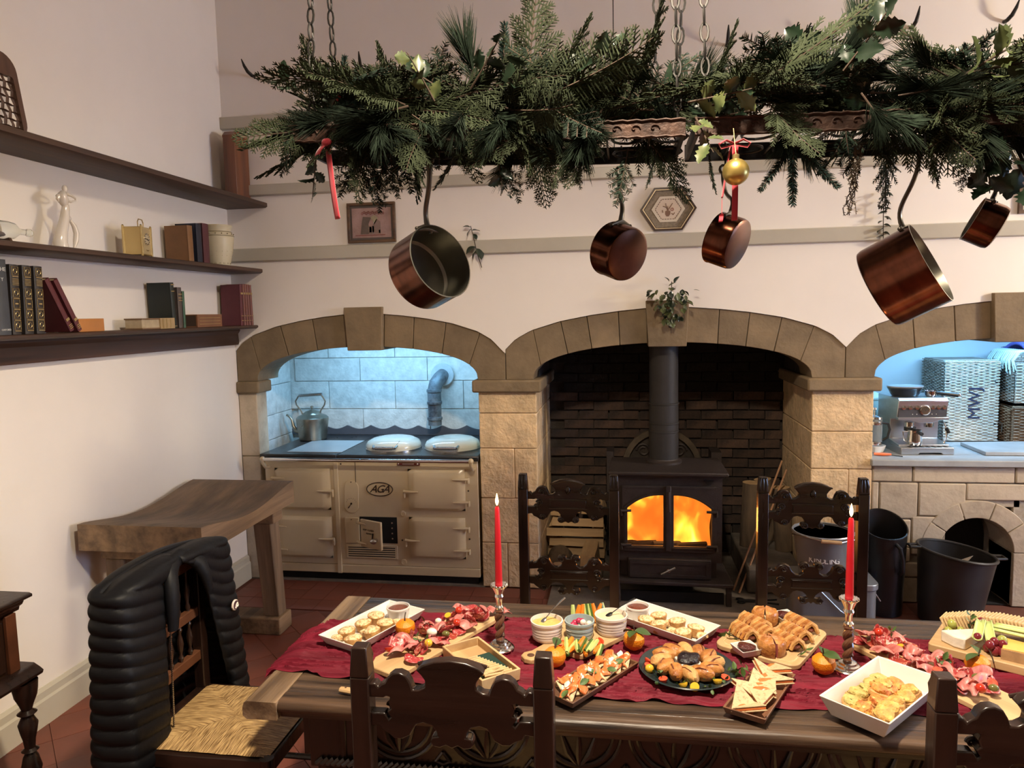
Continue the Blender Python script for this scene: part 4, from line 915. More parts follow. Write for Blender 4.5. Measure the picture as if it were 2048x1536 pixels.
# ---- quilted jacket draped over the chair back
m_jk = MAT('black_nylon', (.0035, .0038, .0055), .55, var=.15, vs=5, bump=.35, bs=14, spec=.22)
jk = thing('padded_jacket', 'black quilted down jacket draped over the spindle chair back', 'jacket', (0, 0, 0))
def path_at(v):
    # C-shaped section around the chair back, from the near opening edge round to the far opening edge
    op = min(1, max(0, v/.06)); near = -2.40+(-.10-.02*v)*op; far = -2.40+(.09+.17*min(1, v*1.1))*op
    fl = .030*v
    return [(1.112, near), (1.118+fl*.4, -2.58), (1.115+fl*.6, -2.65-fl*.5), (1.095+fl, -2.69-fl*.8), (1.04, -2.70-fl), (1.00-fl, -2.67-fl*.6), (.990-fl, -2.55), (.990-fl, -2.30), (1.00-fl, -2.15+fl*.4), (1.03, -2.095+fl*1.2), (1.07, -2.085+fl*2.0), (1.115+fl, -2.12+fl*1.6), (1.122+fl*.6, -2.20+.05*v), (1.118, far)]
def smooth_path(P, n):
    out = []
    k = len(P)
    for i in range(n+1):
        t_ = i/n*(k-1); a = min(int(t_), k-2); f_ = t_-a
        p0 = P[max(a-1, 0)]; p1 = P[a]; p2 = P[a+1]; p3 = P[min(a+2, k-1)]
        out.append(tuple(.5*((2*p1[q])+(-p0[q]+p2[q])*f_+(2*p0[q]-5*p1[q]+4*p2[q]-p3[q])*f_*f_+(-p0[q]+3*p1[q]-3*p2[q]+p3[q])*f_**3) for q in (0, 1)))
    return out
NU, NV = 90, 130
rows = []
for j in range(NV+1):
    v = j/NV
    if v < .10: k = math.sqrt(max(0, 1-(1-v/.10)**2)); vv = 0
    else: k = 1; vv = (v-.10)/.90
    P = smooth_path(path_at(vv), NU)
    row = []
    for i, (x, y) in enumerate(P):
        u = i/NU
        zt = .990-.035*((y+2.42)/.32)**2
        bot = .30+.02*math.sin(u*9)
        far_dip = max(0, (u-.72)/.28); near_dip = max(0, (.22-u)/.22)
        z = zt-(zt-bot)*vv if v >= .10 else zt+.022*(1-(v/.10)**2)*1
        # slanting quilting on the far front panel
        zq = z+.55*max(0, y+2.30)*far_dip - .06*math.sin(u*5)*(1-far_dip)
        q = abs(math.sin(PI*zq/.047))**.6
        cx, cy = 1.035, max(-2.62, min(-2.18, y))
        xx = 1.04+(x-1.04)*k; yy = y if v >= .10 else y+(cy-y)*(1-k)*.25
        dx, dy = xx-cx, yy-cy; L_ = math.hypot(dx, dy) or 1
        b = .0105*q*(1 if v >= .05 else v/.05)*(1 if .02 < u < .98 else .3)
        row.append((xx+dx/L_*b, yy+dy/L_*b, z+.004*math.sin(17*u+9*v)))
    rows.append(row)
mj = MB(); mj.v = [p for r_ in rows for p in r_]
mj.f = [(j*(NU+1)+i, j*(NU+1)+i+1, (j+1)*(NU+1)+i+1, (j+1)*(NU+1)+i) for j in range(NV) for i in range(NU)]; mj.m = [0]*len(mj.f)
mj.build('body', m_jk, jk, smooth=80, solid=.008)
# collar round the opening
cp = [(1.135, -2.492, .790), (1.137, -2.488, .86), (1.133, -2.482, .93), (1.118, -2.462, .972), (1.10, -2.42, .992), (1.092, -2.37, .997), (1.10, -2.33, .985), (1.125, -2.31, .955), (1.14, -2.30, .91), (1.142, -2.285, .85)]
MB().tube(cp, [.020, .026, .028, .027, .027, .027, .027, .028, .024, .016], 12, squash=.75).build('collar', m_jk, jk, smooth=80)
zp = MB()
for k in range(70):
    a = k/69; zp.box((1.128, -2.497-.02*a, .79-.44*a), (.004, .006, .004))
o = zp.build('zip', m_steel, jk); o['kind'] = 'stuff'
bd = MB().lathe([(.021, 0), (.021, .004), (.019, .006), (0, .006)], 20, M=TR((1.153, -2.148, .735), (0, R(90), 0)), sx=.95).build('badge', MAT('badge_cream', (.72, .62, .55), .6, var=.1), jk)
MB().lathe([(.0165, 0), (.0165, .003), (0, .003)], 18, M=TR((1.158, -2.148, .735), (0, R(90), 0))).build('badge_centre', MAT('badge_dark', (.06, .02, .03), .5, var=.2), bd)
MB().tube([(1.162, -2.156, .725), (1.163, -2.150, .738), (1.162, -2.142, .742), (1.162, -2.138, .732), (1.162, -2.146, .727)], .003, 6).build('badge_emblem', MAT('badge_pale', (.75, .70, .62), .6, var=0), bd)
# ---- butcher's block bench
m_block = WOOD('block_wood', (.36, .235, .135), (.13, .085, .052), .7, 5, 1, .6)
m_blocktop = MAT('block_top', (.235, .155, .095), .65, var=.0, vs=5, bump=.5, bs=18, col2=(.10, .068, .045), det=7, stretch=(2, .5, 1))
bk = thing('butchers_block', "worn butcher's block bench with dished top beside the left wall", 'bench', (0, 0, 0))
def dish(u, v):
    x = .045+.635*u; y = -1.592+.94*v
    e = math.sin(PI*min(1, max(0, (v-.02)/.96)))
    z = .852-.075*e**1.3*(.75+.25*math.sin(PI*u))
    return (x+.004*math.sin(7*v), y, z)
NB = 24
g = MB(); g.grid(dish, NB, NB)
g.build('dished_top', m_blocktop, bk, smooth=50)
sb_ = MB()
for (f_, nm) in ((lambda t_: dish(t_, 0), 0), (lambda t_: dish(1, t_), 1), (lambda t_: dish(1-t_, 1), 2), (lambda t_: dish(0, 1-t_), 3)):
    sb_.grid(lambda u, v, f_=f_: (lambda p: (p[0], p[1], p[2] if v > .5 else .725))(f_(u)), NB, 1)
sb_.add([(.045, -1.592, .725), (.68, -1.592, .725), (.68, -.652, .725), (.045, -.652, .725)], [(0, 3, 2, 1)])
sb_.build('slab', m_block, bk, smooth=30)
for y0, y1 in ((-1.50, -1.38), (-.87, -.76)):
    MB().span((.08, y0, .655), (.66, y1, .724)).build('bearer', m_block, bk, bev=.006)
    dr = 1 if y0 > -1 else -1
    for x in (.15, .585):
        yc = (y0+y1)/2
        m_ = MB(); a = .052
        p0 = [(x-a, yc-a, .655), (x+a, yc-a, .655), (x+a, yc+a, .655), (x-a, yc+a, .655)]
        ox = .012 if x > .3 else -.0; oy = .03*dr
        p1 = [(x-a*.9+ox, yc-a*.9+oy, .10), (x+a*.9+ox, yc-a*.9+oy, .10), (x+a*.9+ox, yc+a*.9+oy, .10), (x-a*.9+ox, yc+a*.9+oy, .10)]
        m_.add(p1+p0, [(0, 3, 2, 1), (4, 5, 6, 7), (0, 1, 5, 4), (1, 2, 6, 5), (2, 3, 7, 6), (3, 0, 4, 7)]); m_.build('leg', WOOD('block_leg%d%d' % (x*100, dr), (.34, .235, .15), (.15, .10, .062), .7, 5, 2, .5), bk, bev=.006)
    yc = (y0+y1)/2+.03*dr
    MB().span((.07, yc-.075, .002), (.66, yc+.075, .10)).build('foot_runner', m_block, bk, bev=.008)
# ---- carved sideboard at the left edge
sbd = thing('sideboard', 'dark carved oak sideboard on turned legs against the left wall', 'sideboard', (0, 0, 0))
SX, SY = .40, -2.256
MB().prism([(.03, .772), (SX-.03, .772), (SX, .782), (SX, .792), (SX-.012, .797), (.03, .797)], SY, -3.75, 'y').build('top', m_oak, sbd, bev=.002)
MB().prism([(.03, .735), (SX-.045, .735), (SX-.04, .75), (SX-.028, .758), (SX-.02, .772), (.03, .772)], SY-.02, -3.73, 'y').build('cornice', m_oak, sbd)
MB().span((.03, SY-.045, .515), (SX-.05, -3.70, .735)).build('carcase', m_oakx, sbd)
MB().span((SX-.05, SY-.09, .515), (SX-.035, SY-.045, .735)).build('stile', MAT('stile_oak', (.11, .038, .018), .35, var=.3, vs=5), sbd, bev=.002)
for y0, y1 in ((SY-.65, SY-.10), (SY-1.25, SY-.70)):
    d = MB().span((SX-.05, y0, .53), (SX-.040, y1, .72)).build('drawer_front', m_oak, sbd, bev=.003)
    MB().tube([(SX-.03, (y0+y1)/2-.04, .63), (SX-.018, (y0+y1)/2, .615), (SX-.03, (y0+y1)/2+.04, .63)], .004, 6).build('handle', m_dark, d)
MB().prism([(.03, .462), (SX-.02, .462), (SX+.005, .475), (SX+.01, .488), (SX-.005, .50), (SX-.03, .515), (.03, .515)], SY+.012, -3.73, 'y').build('lower_moulding', m_oak, sbd, bev=.002)
for x, y in ((SX-.035, SY-.035), (SX-.035, -3.6), (.08, SY-.035), (.08, -3.6)):
    MB().lathe([(.018, 0), (.03, .01), (.03, .04), (.017, .06), (.024, .075), (.036, .12), (.026, .165), (.018, .18), (.03, .19), (.018, .20), (.022, .235), (.028, .26), (.034, .295), (.020, .325), (.034, .338), (.018, .35), (.024, .37), (.038, .405), (.042, .43), (.045, .462)], 20, c=(x, y, 0)).build('leg', m_oak, sbd)
# ================================================================== SHELVES ON THE LEFT WALL
m_shelf = WOOD('shelf_wood', (.085, .042, .026), (.030, .016, .011), .55, 5, 1, .25)
m_beam = WOOD('beam_wood', (.10, .045, .026), (.030, .016, .011), .45, 4, 1, .25)
def shelf(label, d, z, th):
    t = thing('wall_shelf', label, 'shelf', (0, 0, 0), group='dark wooden shelves on the left wall')
    MB().prism([(.001, z-th), (d-.012, z-th), (d, z-th+.008), (d, z-.004), (d-.008, z), (.001, z)], -.013, -4.6, 'y').build('board', m_shelf, t)
    return t
shelf('topmost dark wooden wall shelf, holding a wooden case', .287, 2.557, .034)
shelf('middle dark wooden wall shelf, holding figurine, clock and vase', .230, 2.128, .030)
s3 = shelf('lowest dark wooden wall shelf, holding the longest row of books', .178, 1.757, .022)
MB().prism([(.001, 1.628), (.030, 1.628), (.034, 1.64), (.030, 1.70), (.045, 1.72), (.045, 1.735), (.001, 1.735)], -.013, -4.6, 'y').build('beam', m_beam, s3)
m_paper = MAT('page_edges', (.42, .33, .21), .8, var=.12, vs=30)
m_gilt = MAT('gilt', (.45, .33, .15), .35, .6, var=.1)
m_slv = MAT('silver_print', (.55, .55, .55), .5, .2, var=0)
bookmats = {}
def bookmat(c):
    if c not in bookmats: bookmats[c] = MAT('book_cloth_%d' % len(bookmats), c, .55, var=.12, vs=10, bump=.1, bs=60)
    return bookmats[c]
def book(label, x0, x1, y0, y1, z, h, col, group, tilt=0, gilt=(), spine='x', lean_pivot=None):
    # upright book, spine towards +X, covers facing -Y and +Y
    t = thing('book', label, 'book', ((x0+x1)/2, (y0+y1)/2, z+.001), (tilt, 0, 0), group)
    a, b = (x1-x0)/2, (y1-y0)/2; m = bookmat(col); c = .0025
    MB().span((-a, -b, 0), (a, -b+c, h)).build('cover', m, t); MB().span((-a, b-c, 0), (a, b, h)).build('cover', m, t)
    MB().span((-a+.004, -b+c, .004), (a-.004, b-c, h-.004)).build('pages', m_paper, t)
    s_ = MB().prism([(a-.004, -b), (a, -b), (a+.004, -b*.5), (a+.005, 0), (a+.004, b*.5), (a, b), (a-.004, b)], 0, h, 'z').build('spine', m, t)
    for gz, gh in gilt: MB().span((a+.0035, -b*.8, gz), (a+.0058, b*.8, gz+gh)).build('gilt_band', m_gilt, s_)
    return t
Z3 = 1.757; Z2 = 2.128; Z1 = 2.557
G3 = 'books on the lowest shelf'
# tall volumes at the left edge
t = book('tall slate-blue book with silver spine print at the left edge of the lowest shelf', .02, .165, -2.055, -1.997, Z3, .30, (.045, .050, .062), G3)
text('lettering', 'OXFORD', .011, m_slv, t, (.0785, .0, .020), (R(90), 0, R(90))); text('lettering', 'THE', .022, m_slv, t, (.0785, 0, .26), (R(90), 0, R(90))); text('lettering', 'Y', .02, m_slv, t, (.0785, 0, .22), (R(90), 0, R(90)))
for k, (y0, y1) in enumerate(((-1.990, -1.947), (-1.928, -1.884), (-1.868, -1.824))):
    t = book(('first', 'second', 'third')[k]+' of three gilt-panelled dark volumes beside the slate-blue book', .02, .165, y0, y1, Z3, .283, (.022, .018, .018), G3, tilt=R(-2.0))
    sp_ = [c for c in t.children if c.name.startswith('spine')][0]
    w_ = (y1-y0)/2*.72
    for q in range(6):
        z0 = .02+q*.044
        if q == 4:
            for zz in range(5): MB().span((.0765, -w_, z0+.004+zz*.006), (.0788, w_, z0+.006+zz*.006)).build('gilt_band', m_gilt, sp_)
            continue
        MB().tube([(.0775, -w_, z0), (.0775, w_, z0), (.0775, w_, z0+.034), (.0775, -w_, z0+.034)], .0013, 4, closed=True).build('gilt_panel', m_gilt, sp_)
        if q != 2: MB().tube([(.078, .009*math.cos(a*.7854), z0+.017+.011*math.sin(a*.7854)) for a in range(8)], .0013, 4, closed=True).build('gilt_wreath', m_gilt, sp_)
        else: MB().span((.0768, -w_*.5, z0+.014), (.0786, w_*.5, z0+.02)).build('gilt_band', m_gilt, sp_)
        MB().span((.0765, -w_, z0-.007), (.079, w_, z0-.004)).build('gilt_band', m_gilt, sp_)
for k, (y0, y1) in enumerate(((-1.768, -1.742), (-1.733, -1.708))):
    t = book(('nearer', 'further')[k]+' of two slim dark red books leaning on the gilt volumes', .03, .168, y0, y1, Z3, .255, (.085, .014, .018), G3, tilt=0, gilt=((.012, .003), (.02, .003), (.028, .003), (.05, .012)))
    t.rotation_euler = (R(29), 0, 0); t.location = (.099, -1.672+.048*k, Z3+.010)
m_ob = MAT('orange_box', (.42, .17, .045), .5, var=.1, vs=4); m_ob2 = MAT('orange_box_end', (.20, .075, .03), .6, var=.1)
t = thing('card_box', 'small orange card box lying right of the leaning red books', 'box', (.105, -1.537, Z3+.001))
MB().span((-.05, -.082, 0), (.055, .082, .06)).build('box', m_ob, t, bev=.002); MB().span((-.05, -.0835, 0), (.055, -.082, .06)).build('end_panel', m_ob2, t)
t = thing('book', 'old brown leather book lying flat before the dark green book', 'book', (.13, -1.06, Z3+.001), group=G3)
m_old = bookmat((.17, .095, .045)); m_olds = bookmat((.36, .25, .12))
MB().span((-.06, -.135, 0), (.042, .135, .007)).build('cover', m_old, t); MB().span((-.06, -.135, .05), (.042, .135, .057)).build('cover', m_old, t); MB().span((-.055, -.133, .007), (.038, .133, .05)).build('pages', m_paper, t)
sp_ = MB().span((.036, .01, 0), (.045, .135, .057)).build('spine', m_olds, t)
for y in (.03, .06, .095): MB().span((.0445, y, .004), (.0465, y+.006, .053)).build('gilt_band', m_gilt, sp_)
book('large black-green book standing with its cover to the room on the lowest shelf', .02, .158, -.915, -.882, Z3, .25, (.010, .016, .013), G3, tilt=R(2), gilt=((.20, .004), (.235, .006), (.01, .004)))
book('grey-brown book between the black-green and the slim green book', .03, .158, -.862, -.822, Z3, .225, (.075, .058, .050), G3, gilt=((.15, .004), (.165, .004), (.185, .004)))
book('slim mid-green book right of the grey-brown book', .03, .155, -.812, -.792, Z3, .205, (.030, .085, .045), G3)
t = thing('book', 'thick brown book lying flat between the green and maroon books', 'book', (.11, -.565, Z3+.001), group=G3)
m_lb = bookmat((.20, .085, .04))
MB().span((-.06, -.13, 0), (.052, .13, .006)).build('cover', m_lb, t); MB().span((-.06, -.13, .068), (.052, .13, .074)).build('cover', m_lb, t); MB().span((-.055, -.128, .006), (.048, .128, .068)).build('pages', bookmat((.06, .035, .025)), t)
sp_ = MB().span((.047, -.13, 0), (.056, .13, .074)).build('spine', m_lb, t)
for z in (.016, .034, .052): MB().span((.0555, -.11, z), (.0575, .11, z+.003)).build('gilt_band', m_gilt, sp_)
for k, (y0, y1, h_) in enumerate(((-.205, -.172, .262), (-.163, -.140, .265), (-.131, -.108, .268), (-.099, -.076, .266), (-.066, -.044, .264))):
    book(('first', 'second', 'third', 'fourth', 'last')[k]+' from the left of the five maroon books by the corner', .03, .162, y0, y1, Z3, h_, (.095, .018, .025) if k == 0 else (.16, .055, .045), G3, tilt=R(-1.5+k*.8), gilt=((.03, .004), (.06, .004), (.20, .012)))
G2 = 'books on the middle shelf'
book('tan cloth book standing cover-on beside the clock', .03, .170, -.745, -.695, Z2, .205, (.20, .095, .035), G2, tilt=R(1))
book('navy blue book between the tan and the maroon book', .03, .160, -.645, -.592, Z2, .228, (.012, .016, .032), G2)
book('maroon book standing left of the cream vase', .03, .160, -.580, -.515, Z2, .236, (.085, .022, .028), G2)
# vase
m_vase = MAT('cream_stoneware', (.56, .49, .33), .4, var=.06, vs=8)
t = thing('vase', 'cream stoneware vase with incised arches on the middle shelf', 'vase', (.118, -.345, Z2+.001))
MB().lathe([(0, 0), (.064, 0), (.068, .01), (.086, .09), (.096, .165), (.095, .185), (.084, .205), (.080, .212), (.083, .228), (.090, .242), (.088, .248), (.082, .244), (.075, .215), (0, .21)], 36, sx=.98, sy=.98).build('body', m_vase, t)
m_inc = MAT('incised_line', (.16, .12, .06), .7, var=0)
for zz in (.182, .207): MB().tube([(.0955*(1 if zz < .2 else .875)*math.cos(2*PI*i/36), .0955*(1 if zz < .2 else .875)*math.sin(2*PI*i/36), zz) for i in range(36)], .0016, 4, closed=True).build('band', m_inc, t)
for k in range(16):
    a0 = 2*PI*k/16
    for q in range(2): MB().tube([((.0665+.017*(.5-abs(s_-.5))*2*(1-.35*q))*math.cos(a0+(s_-.5)*.55*(1-.4*q)), (.0665+.017*(.5-abs(s_-.5))*2*(1-.35*q))*math.sin(a0+(s_-.5)*.55*(1-.4*q)), .012+.075*(1-.35*q)*math.sin(PI*s_)**.8) for s_ in [i/8 for i in range(9)]], .0014, 4).build('incised_arch', m_inc, t)
    MB().ell((.0925*math.cos(a0), .0925*math.sin(a0), .194), .004, 6, 4).build('bead', m_inc, t)
# carriage clock
m_brass = MAT('brass', (.62, .47, .22), .25, .85, var=.06, vs=8)
t = thing('carriage_clock', 'brass carriage clock with top handle on the middle shelf', 'clock', (.135, -1.135, Z2+.001), (0, 0, R(12)))
MB().span((-.045, -.055, .008), (.045, .055, .150)).build('case', m_brass, t, bev=.002)
for x in (-.045, .045):
    for y in (-.055, .055): MB().lathe([(.006, 0), (.006, .156), (.003, .160), (0, .162)], 10, c=(x, y, 0)).build('column', m_brass, t)
f_ = MB().span((.0452, -.048, .014), (.047, .048, .146)).build('dial_plate', MAT('dial_plate', (.66, .54, .30), .3, .7, var=.05), t)
MB().lathe([(.032, 0), (.032, .002), (0, .002)], 28, M=TR((.047, 0, .090), (0, R(90), 0))).build('dial', MAT('dial_silver', (.75, .68, .5), .2, .8, var=.1), f_)
for k in range(12):
    a = k*PI/6; MB().tube([(.0495, .024*math.cos(a), .090+.024*math.sin(a)), (.0495, .030*math.cos(a), .090+.030*math.sin(a))], .0015, 5).build('hour_mark', m_ink, f_)
MB().tube([(.050, -.026, .091), (.050, 0, .090), (.050, .016, .084)], .0018, 5).build('clock_hands', m_ink, f_)
MB().tube([(.049, -.014, .035), (.049, 0, .031), (.049, .014, .035)], .0015, 5).build('scroll_ornament', m_brass, f_)
MB().tube([(.02, -.03, .150), (.02, -.032, .175), (.02, -.02, .190), (.02, .02, .190), (.02, .032, .175), (.02, .03, .150)], .0028, 8).build('handle', m_brass, t)
# figurine
m_porc = MAT('white_porcelain', (.66, .60, .53), .12, var=.02, coat=.5)
t = thing('figurine', 'slender white porcelain figurine of a striding dancer', 'figurine', (.125, -1.60, Z2+.001))
MB().tube([(0, -.045, .0), (0, -.05, .03), (0, -.035, .08), (0, -.012, .14), (0, -.002, .185), (.002, -.004, .20)], [.030, .030, .024, .020, .016, .014], 14).build('skirt', m_porc, t)
MB().tube([(0, -.004, .195), (0, -.012, .215), (0, -.02, .235), (0, -.006, .252), (0, .0, .258)], [.013, .022, .024, .015, .006], 14).build('torso', m_porc, t)
MB().ell((0, .002, .272), (.012, .012, .016), 12, 8).build('head', m_porc, t)
MB().tube([(.002, .002, .25), (.006, .03, .245), (.006, .055, .236), (.004, .058, .226), (0, .035, .218), (0, .0, .222)], [.009, .006, .004, .004, .005, .007], 8).build('arms', m_porc, t)
MB().tube([(0, -.036, .238), (0, -.046, .218), (0, -.04, .21)], [.010, .007, .004], 8).build('scarf', m_porc, t)
MB().tube([(0, .02, .135), (0, .042, .11), (0, .052, .08), (0, .046, .045), (0, .03, .005)], [.006, .011, .012, .012, .004], 10).build('trailing_leg', m_porc, t)
MB().tube([(0, .0, .16), (0, .022, .138)], [.010, .006], 8).build('hip', m_porc, t)
# ship in a bottle
t = thing('ship_bottle', 'ship in a bottle on a wooden stand at the left edge of the middle shelf', 'bottle', (.13, -1.99, Z2+.001), (0, 0, R(90)))
m_bt = MAT('bottle_glass', (.85, .88, .86), .05, var=0, trans=.85, ior=1.25)
BT = TR((0, 0, .052), (0, R(90), 0))
MB().lathe([(0, -.09), (.034, -.09), (.037, -.08), (.037, .05), (.034, .075), (.020, .10), (.013, .115), (.012, .15), (.016, .155), (.017, .165), (.015, .172), (.010, .172)], 28, M=BT).build('bottle', m_bt, t)
MB().ell((-.02, 0, .038), (.055, .014, .010), 12, 6).build('hull', MAT('hull', (.10, .03, .03), .6, var=.2), t)
for x, h_ in ((-.05, .035), (-.02, .042), (.01, .035)): MB().add([(x-.015, 0, .046), (x+.012, .006, .046), (x, 0, .046+h_*.75), (x-.01, .002, .046)], [(0, 1, 2), (0, 2, 3)]).tube([(x, 0, .04), (x, 0, .045+h_*.8)], .001, 4).build('sail', m_paper, t)
MB().span((-.06, -.03, 0), (.05, .03, .006)).build('stand_base', m_beam, t)
for x in (-.05, .04): MB().prism([(-.03, .004), (.03, .004), (.022, .02), (-.022, .02)], x-.006, x+.006, 'x').build('stand_cradle', m_beam, t)
# tall wooden case on the top shelf, and a latticed seat back cut by the frame
m_case = WOOD('case_wood', (.20, .075, .035), (.085, .030, .016), .4, 6, 2, .1)
t = thing('wooden_case', 'tall reddish wooden case with brass clasp on the top shelf', 'case', (.140, -.11, Z1+.001))
MB().prism([(-.085, 0), (.085, 0), (.085, .40), (.065, .425), (-.055, .425), (-.085, .40)], -.038, .042, 'x').build('case', m_case, t, bev=.003)
MB().prism([(-.0852, .385), (.0852, .385), (.0852, .40), (.065, .4265), (-.055, .4265), (-.0852, .40)], -.039, .043, 'x').build('lid', m_case, t)
MB().span((.042, -.006, .345), (.047, .014, .40)).build('clasp', m_brass, t, bev=.002)
MB().span((.0425, -.04, .405), (.0445, .06, .418)).build('paper_label', m_paper, t)
m_lat = WOOD('lattice_wood', (.105, .052, .034), (.040, .020, .014), .45, 5, 2, .1)
t = thing('lattice_panel', 'rounded dark wooden panel of woven slats on the top shelf', 'panel', (.16, -1.95, Z1+.001), (0, R(-8), 0))
ring2 = rrect(-.13, 0, .13, .345, .07, 6); inn = rrect(-.105, .02, .105, .25, .01, 6)
n = len(ring2); m_ = MB(); vs_ = [(-.008, u, w) for u, w in ring2]+[(-.008, u, w) for u, w in inn]+[(.008, u, w) for u, w in ring2]+[(.008, u, w) for u, w in inn]
fs_ = []
for i in range(n):
    j = (i+1) % n; fs_ += [(i, j, n+j, n+i), (2*n+i, 3*n+i, 3*n+j, 2*n+j), (i, 2*n+i, 2*n+j, j), (n+i, n+j, 3*n+j, 3*n+i)]
m_.add(vs_, fs_).build('frame', m_lat, t)
for k in range(7):
    y = -.09+.03*k; MB().tube([(.004*(1 if i % 2 else -1)*(1 if k % 2 else -1), y, .02+.23*i/8) for i in range(9)], .008, 4, squash=.35).build('slat', m_lat, t)
    if k < 8: MB().tube([(.004*(-1 if i % 2 else 1)*(1 if k % 2 else -1), -.105+.21*i/8, .04+.031*k) for i in range(9)], .008, 4, squash=.35).build('slat', m_lat, t)
# ================================================================== THINGS ON THE BACK WALL
YW = -.013
m_frame = WOOD('frame_wood', (.13, .07, .035), (.05, .026, .015), .4, 8, 0, .1)
t = thing('framed_picture', 'small framed pink textile picture of a house left of the copper pan', 'picture', (1.0, YW, 2.272))
for a, b in (((-.161, -.02, 0), (.161, 0, .018)), ((-.161, -.02, .236), (.161, 0, .254)), ((-.161, -.02, .018), (-.143, 0, .236)), ((.143, -.02, .018), (.161, 0, .236))): MB().span(a, b).build('frame_bar', m_frame, t, bev=.003)
MB().span((-.143, -.008, .018), (.143, 0, .236)).build('backing', MAT('picture_mat', (.10, .08, .07), .8, var=.1), t)
pc = MB().span((-.130, -.010, .032), (.130, -.008, .220)).build('cloth', MAT('pink_linen', (.34, .22, .20), .9, var=.2, vs=9, bump=.3, bs=90), t)
m_th = [MAT('thread_%d' % i, c, .9, var=.15, vs=20) for i, c in enumerate(((.12, .09, .075), (.22, .15, .13), (.40, .33, .28), (.20, .06, .05), (.30, .26, .17)))]
for o_, k in (([(-.075, .055), (-.02, .055), (-.02, .12), (.0, .16), (-.055, .165), (-.062, .14)], 0), ([(-.02, .055), (.06, .055), (.06, .13), (.035, .15), (.005, .105), (-.02, .105)], 1), ([(-.015, .065), (.0, .065), (.0, .10), (-.015, .10)], 2), ([(.005, .065), (.016, .065), (.016, .105), (.005, .105)], 2), ([(.048, .06), (.058, .06), (.058, .08), (.048, .08)], 0), ([(-.005, .16), (.02, .115), (.045, .155), (.02, .175)], 4), ([(-.11, .045), (.09, .045), (.09, .05), (-.11, .05)], 3)):
    MB().prism(o_, -.0115, -.0098).build('stitched_patch', m_th[k], pc)
for k in range(11): MB().tube([(-.06+.014*k+.006*math.cos(a), -.0115, .185+.007*(k % 2)+.008*math.sin(a)) for a in [i*1.0472 for i in range(6)]], .0018, 4, closed=True).build('stitched_flower', m_th[3], pc)
# hexagonal picture
t = thing('framed_picture', 'hexagonal framed flower picture between the hanging pans', 'picture', (2.868, YW, 2.406))
def hexa(r, y0, y1): return [(r*1.17*math.cos(R(a)), r*math.sin(R(a))*1.03) for a in range(0, 360, 60)]
def hexring(r0, r1, y0, y1): return ring(hexa(r0, 0, 0), hexa(r1, 0, 0), y0, y1)
m_hx = MAT('dark_gloss_frame', (.045, .020, .014), .25, var=.1); m_gl = MAT('gold_fillet', (.62, .48, .30), .35, .5, var=.05)
hexring(.143, .131, -.024, 0).build('frame', m_hx, t); hexring(.131, .126, -.020, 0).build('fillet', m_gl, t); hexring(.126, .122, -.017, 0).build('inner_frame', m_hx, t)
MB().prism(hexa(.122, 0, 0), -.008, 0).build('mount', MAT('speckled_mount', (.23, .185, .13), .9, var=.25, vs=90), t)
hexring(.085, .071, -.011, -.008).build('inner_mount', MAT('cream_mount', (.60, .53, .42), .9, var=.05), t)
pc = MB().prism(hexa(.071, 0, 0), -.0095, -.007).build('print', MAT('print_paper', (.60, .49, .39), .9, var=.05), t)
for k in range(6):
    a, b = hexa(.066, 0, 0)[k], hexa(.066, 0, 0)[(k+1) % 6]
    for q in range(5):
        p = [(a[i]+(b[i]-a[i])*(q+.15)/5) for i in (0, 1)]; r_ = [(a[i]+(b[i]-a[i])*(q+.75)/5) for i in (0, 1)]
        MB().tube([(p[0], -.010, p[1]), (r_[0], -.010, r_[1])], .0015, 4).build('printed_dash', m_ink, pc)
m_br = MAT('sepia_print', (.19, .11, .075), .9, var=.1); m_pk = MAT('pink_print', (.38, .20, .15), .9, var=.1)
MB().prism([(-.018, -.012), (.0, -.005), (.014, -.014), (.012, -.03), (.004, -.043), (-.010, -.043), (-.018, -.03)], -.0105, -.009).build('printed_vase', m_br, pc)
for p in ([(-.003, -.006), (-.012, .012), (-.032, .018)], [(-.003, -.006), (-.002, .018)], [(-.003, -.006), (.012, .012), (.026, .034)], [(-.003, -.006), (-.012, .02), (-.014, .035)], [(.02, -.025), (.03, -.035), (.038, -.022)], [(-.03, -.02), (-.034, -.005)]):
    MB().tube([(a, -.0105, b) for a, b in p], .0022, 4).build('printed_stem', m_br, pc)
MB().tube([(.024+.008*math.cos(a), -.0105, -.002+.008*math.sin(a)) for a in [i*.7854 for i in range(8)]], .003, 4, closed=True).build('printed_flower', m_pk, pc)
# partly hidden picture at the right edge
t = thing('framed_picture', 'framed picture hung high at the right edge behind the holly', 'picture', (5.02, YW, 2.30))
for a, b in (((-.22, -.02, 0), (.22, 0, .02)), ((-.22, -.02, .30), (.22, 0, .32)), ((-.22, -.02, .02), (-.20, 0, .30)), ((.20, -.02, .02), (.22, 0, .30))): MB().span(a, b).build('frame_bar', m_frame, t)
MB().span((-.20, -.008, .02), (.20, 0, .30)).build('print', MAT('pale_print', (.55, .50, .42), .8, var=.15, vs=6), t)
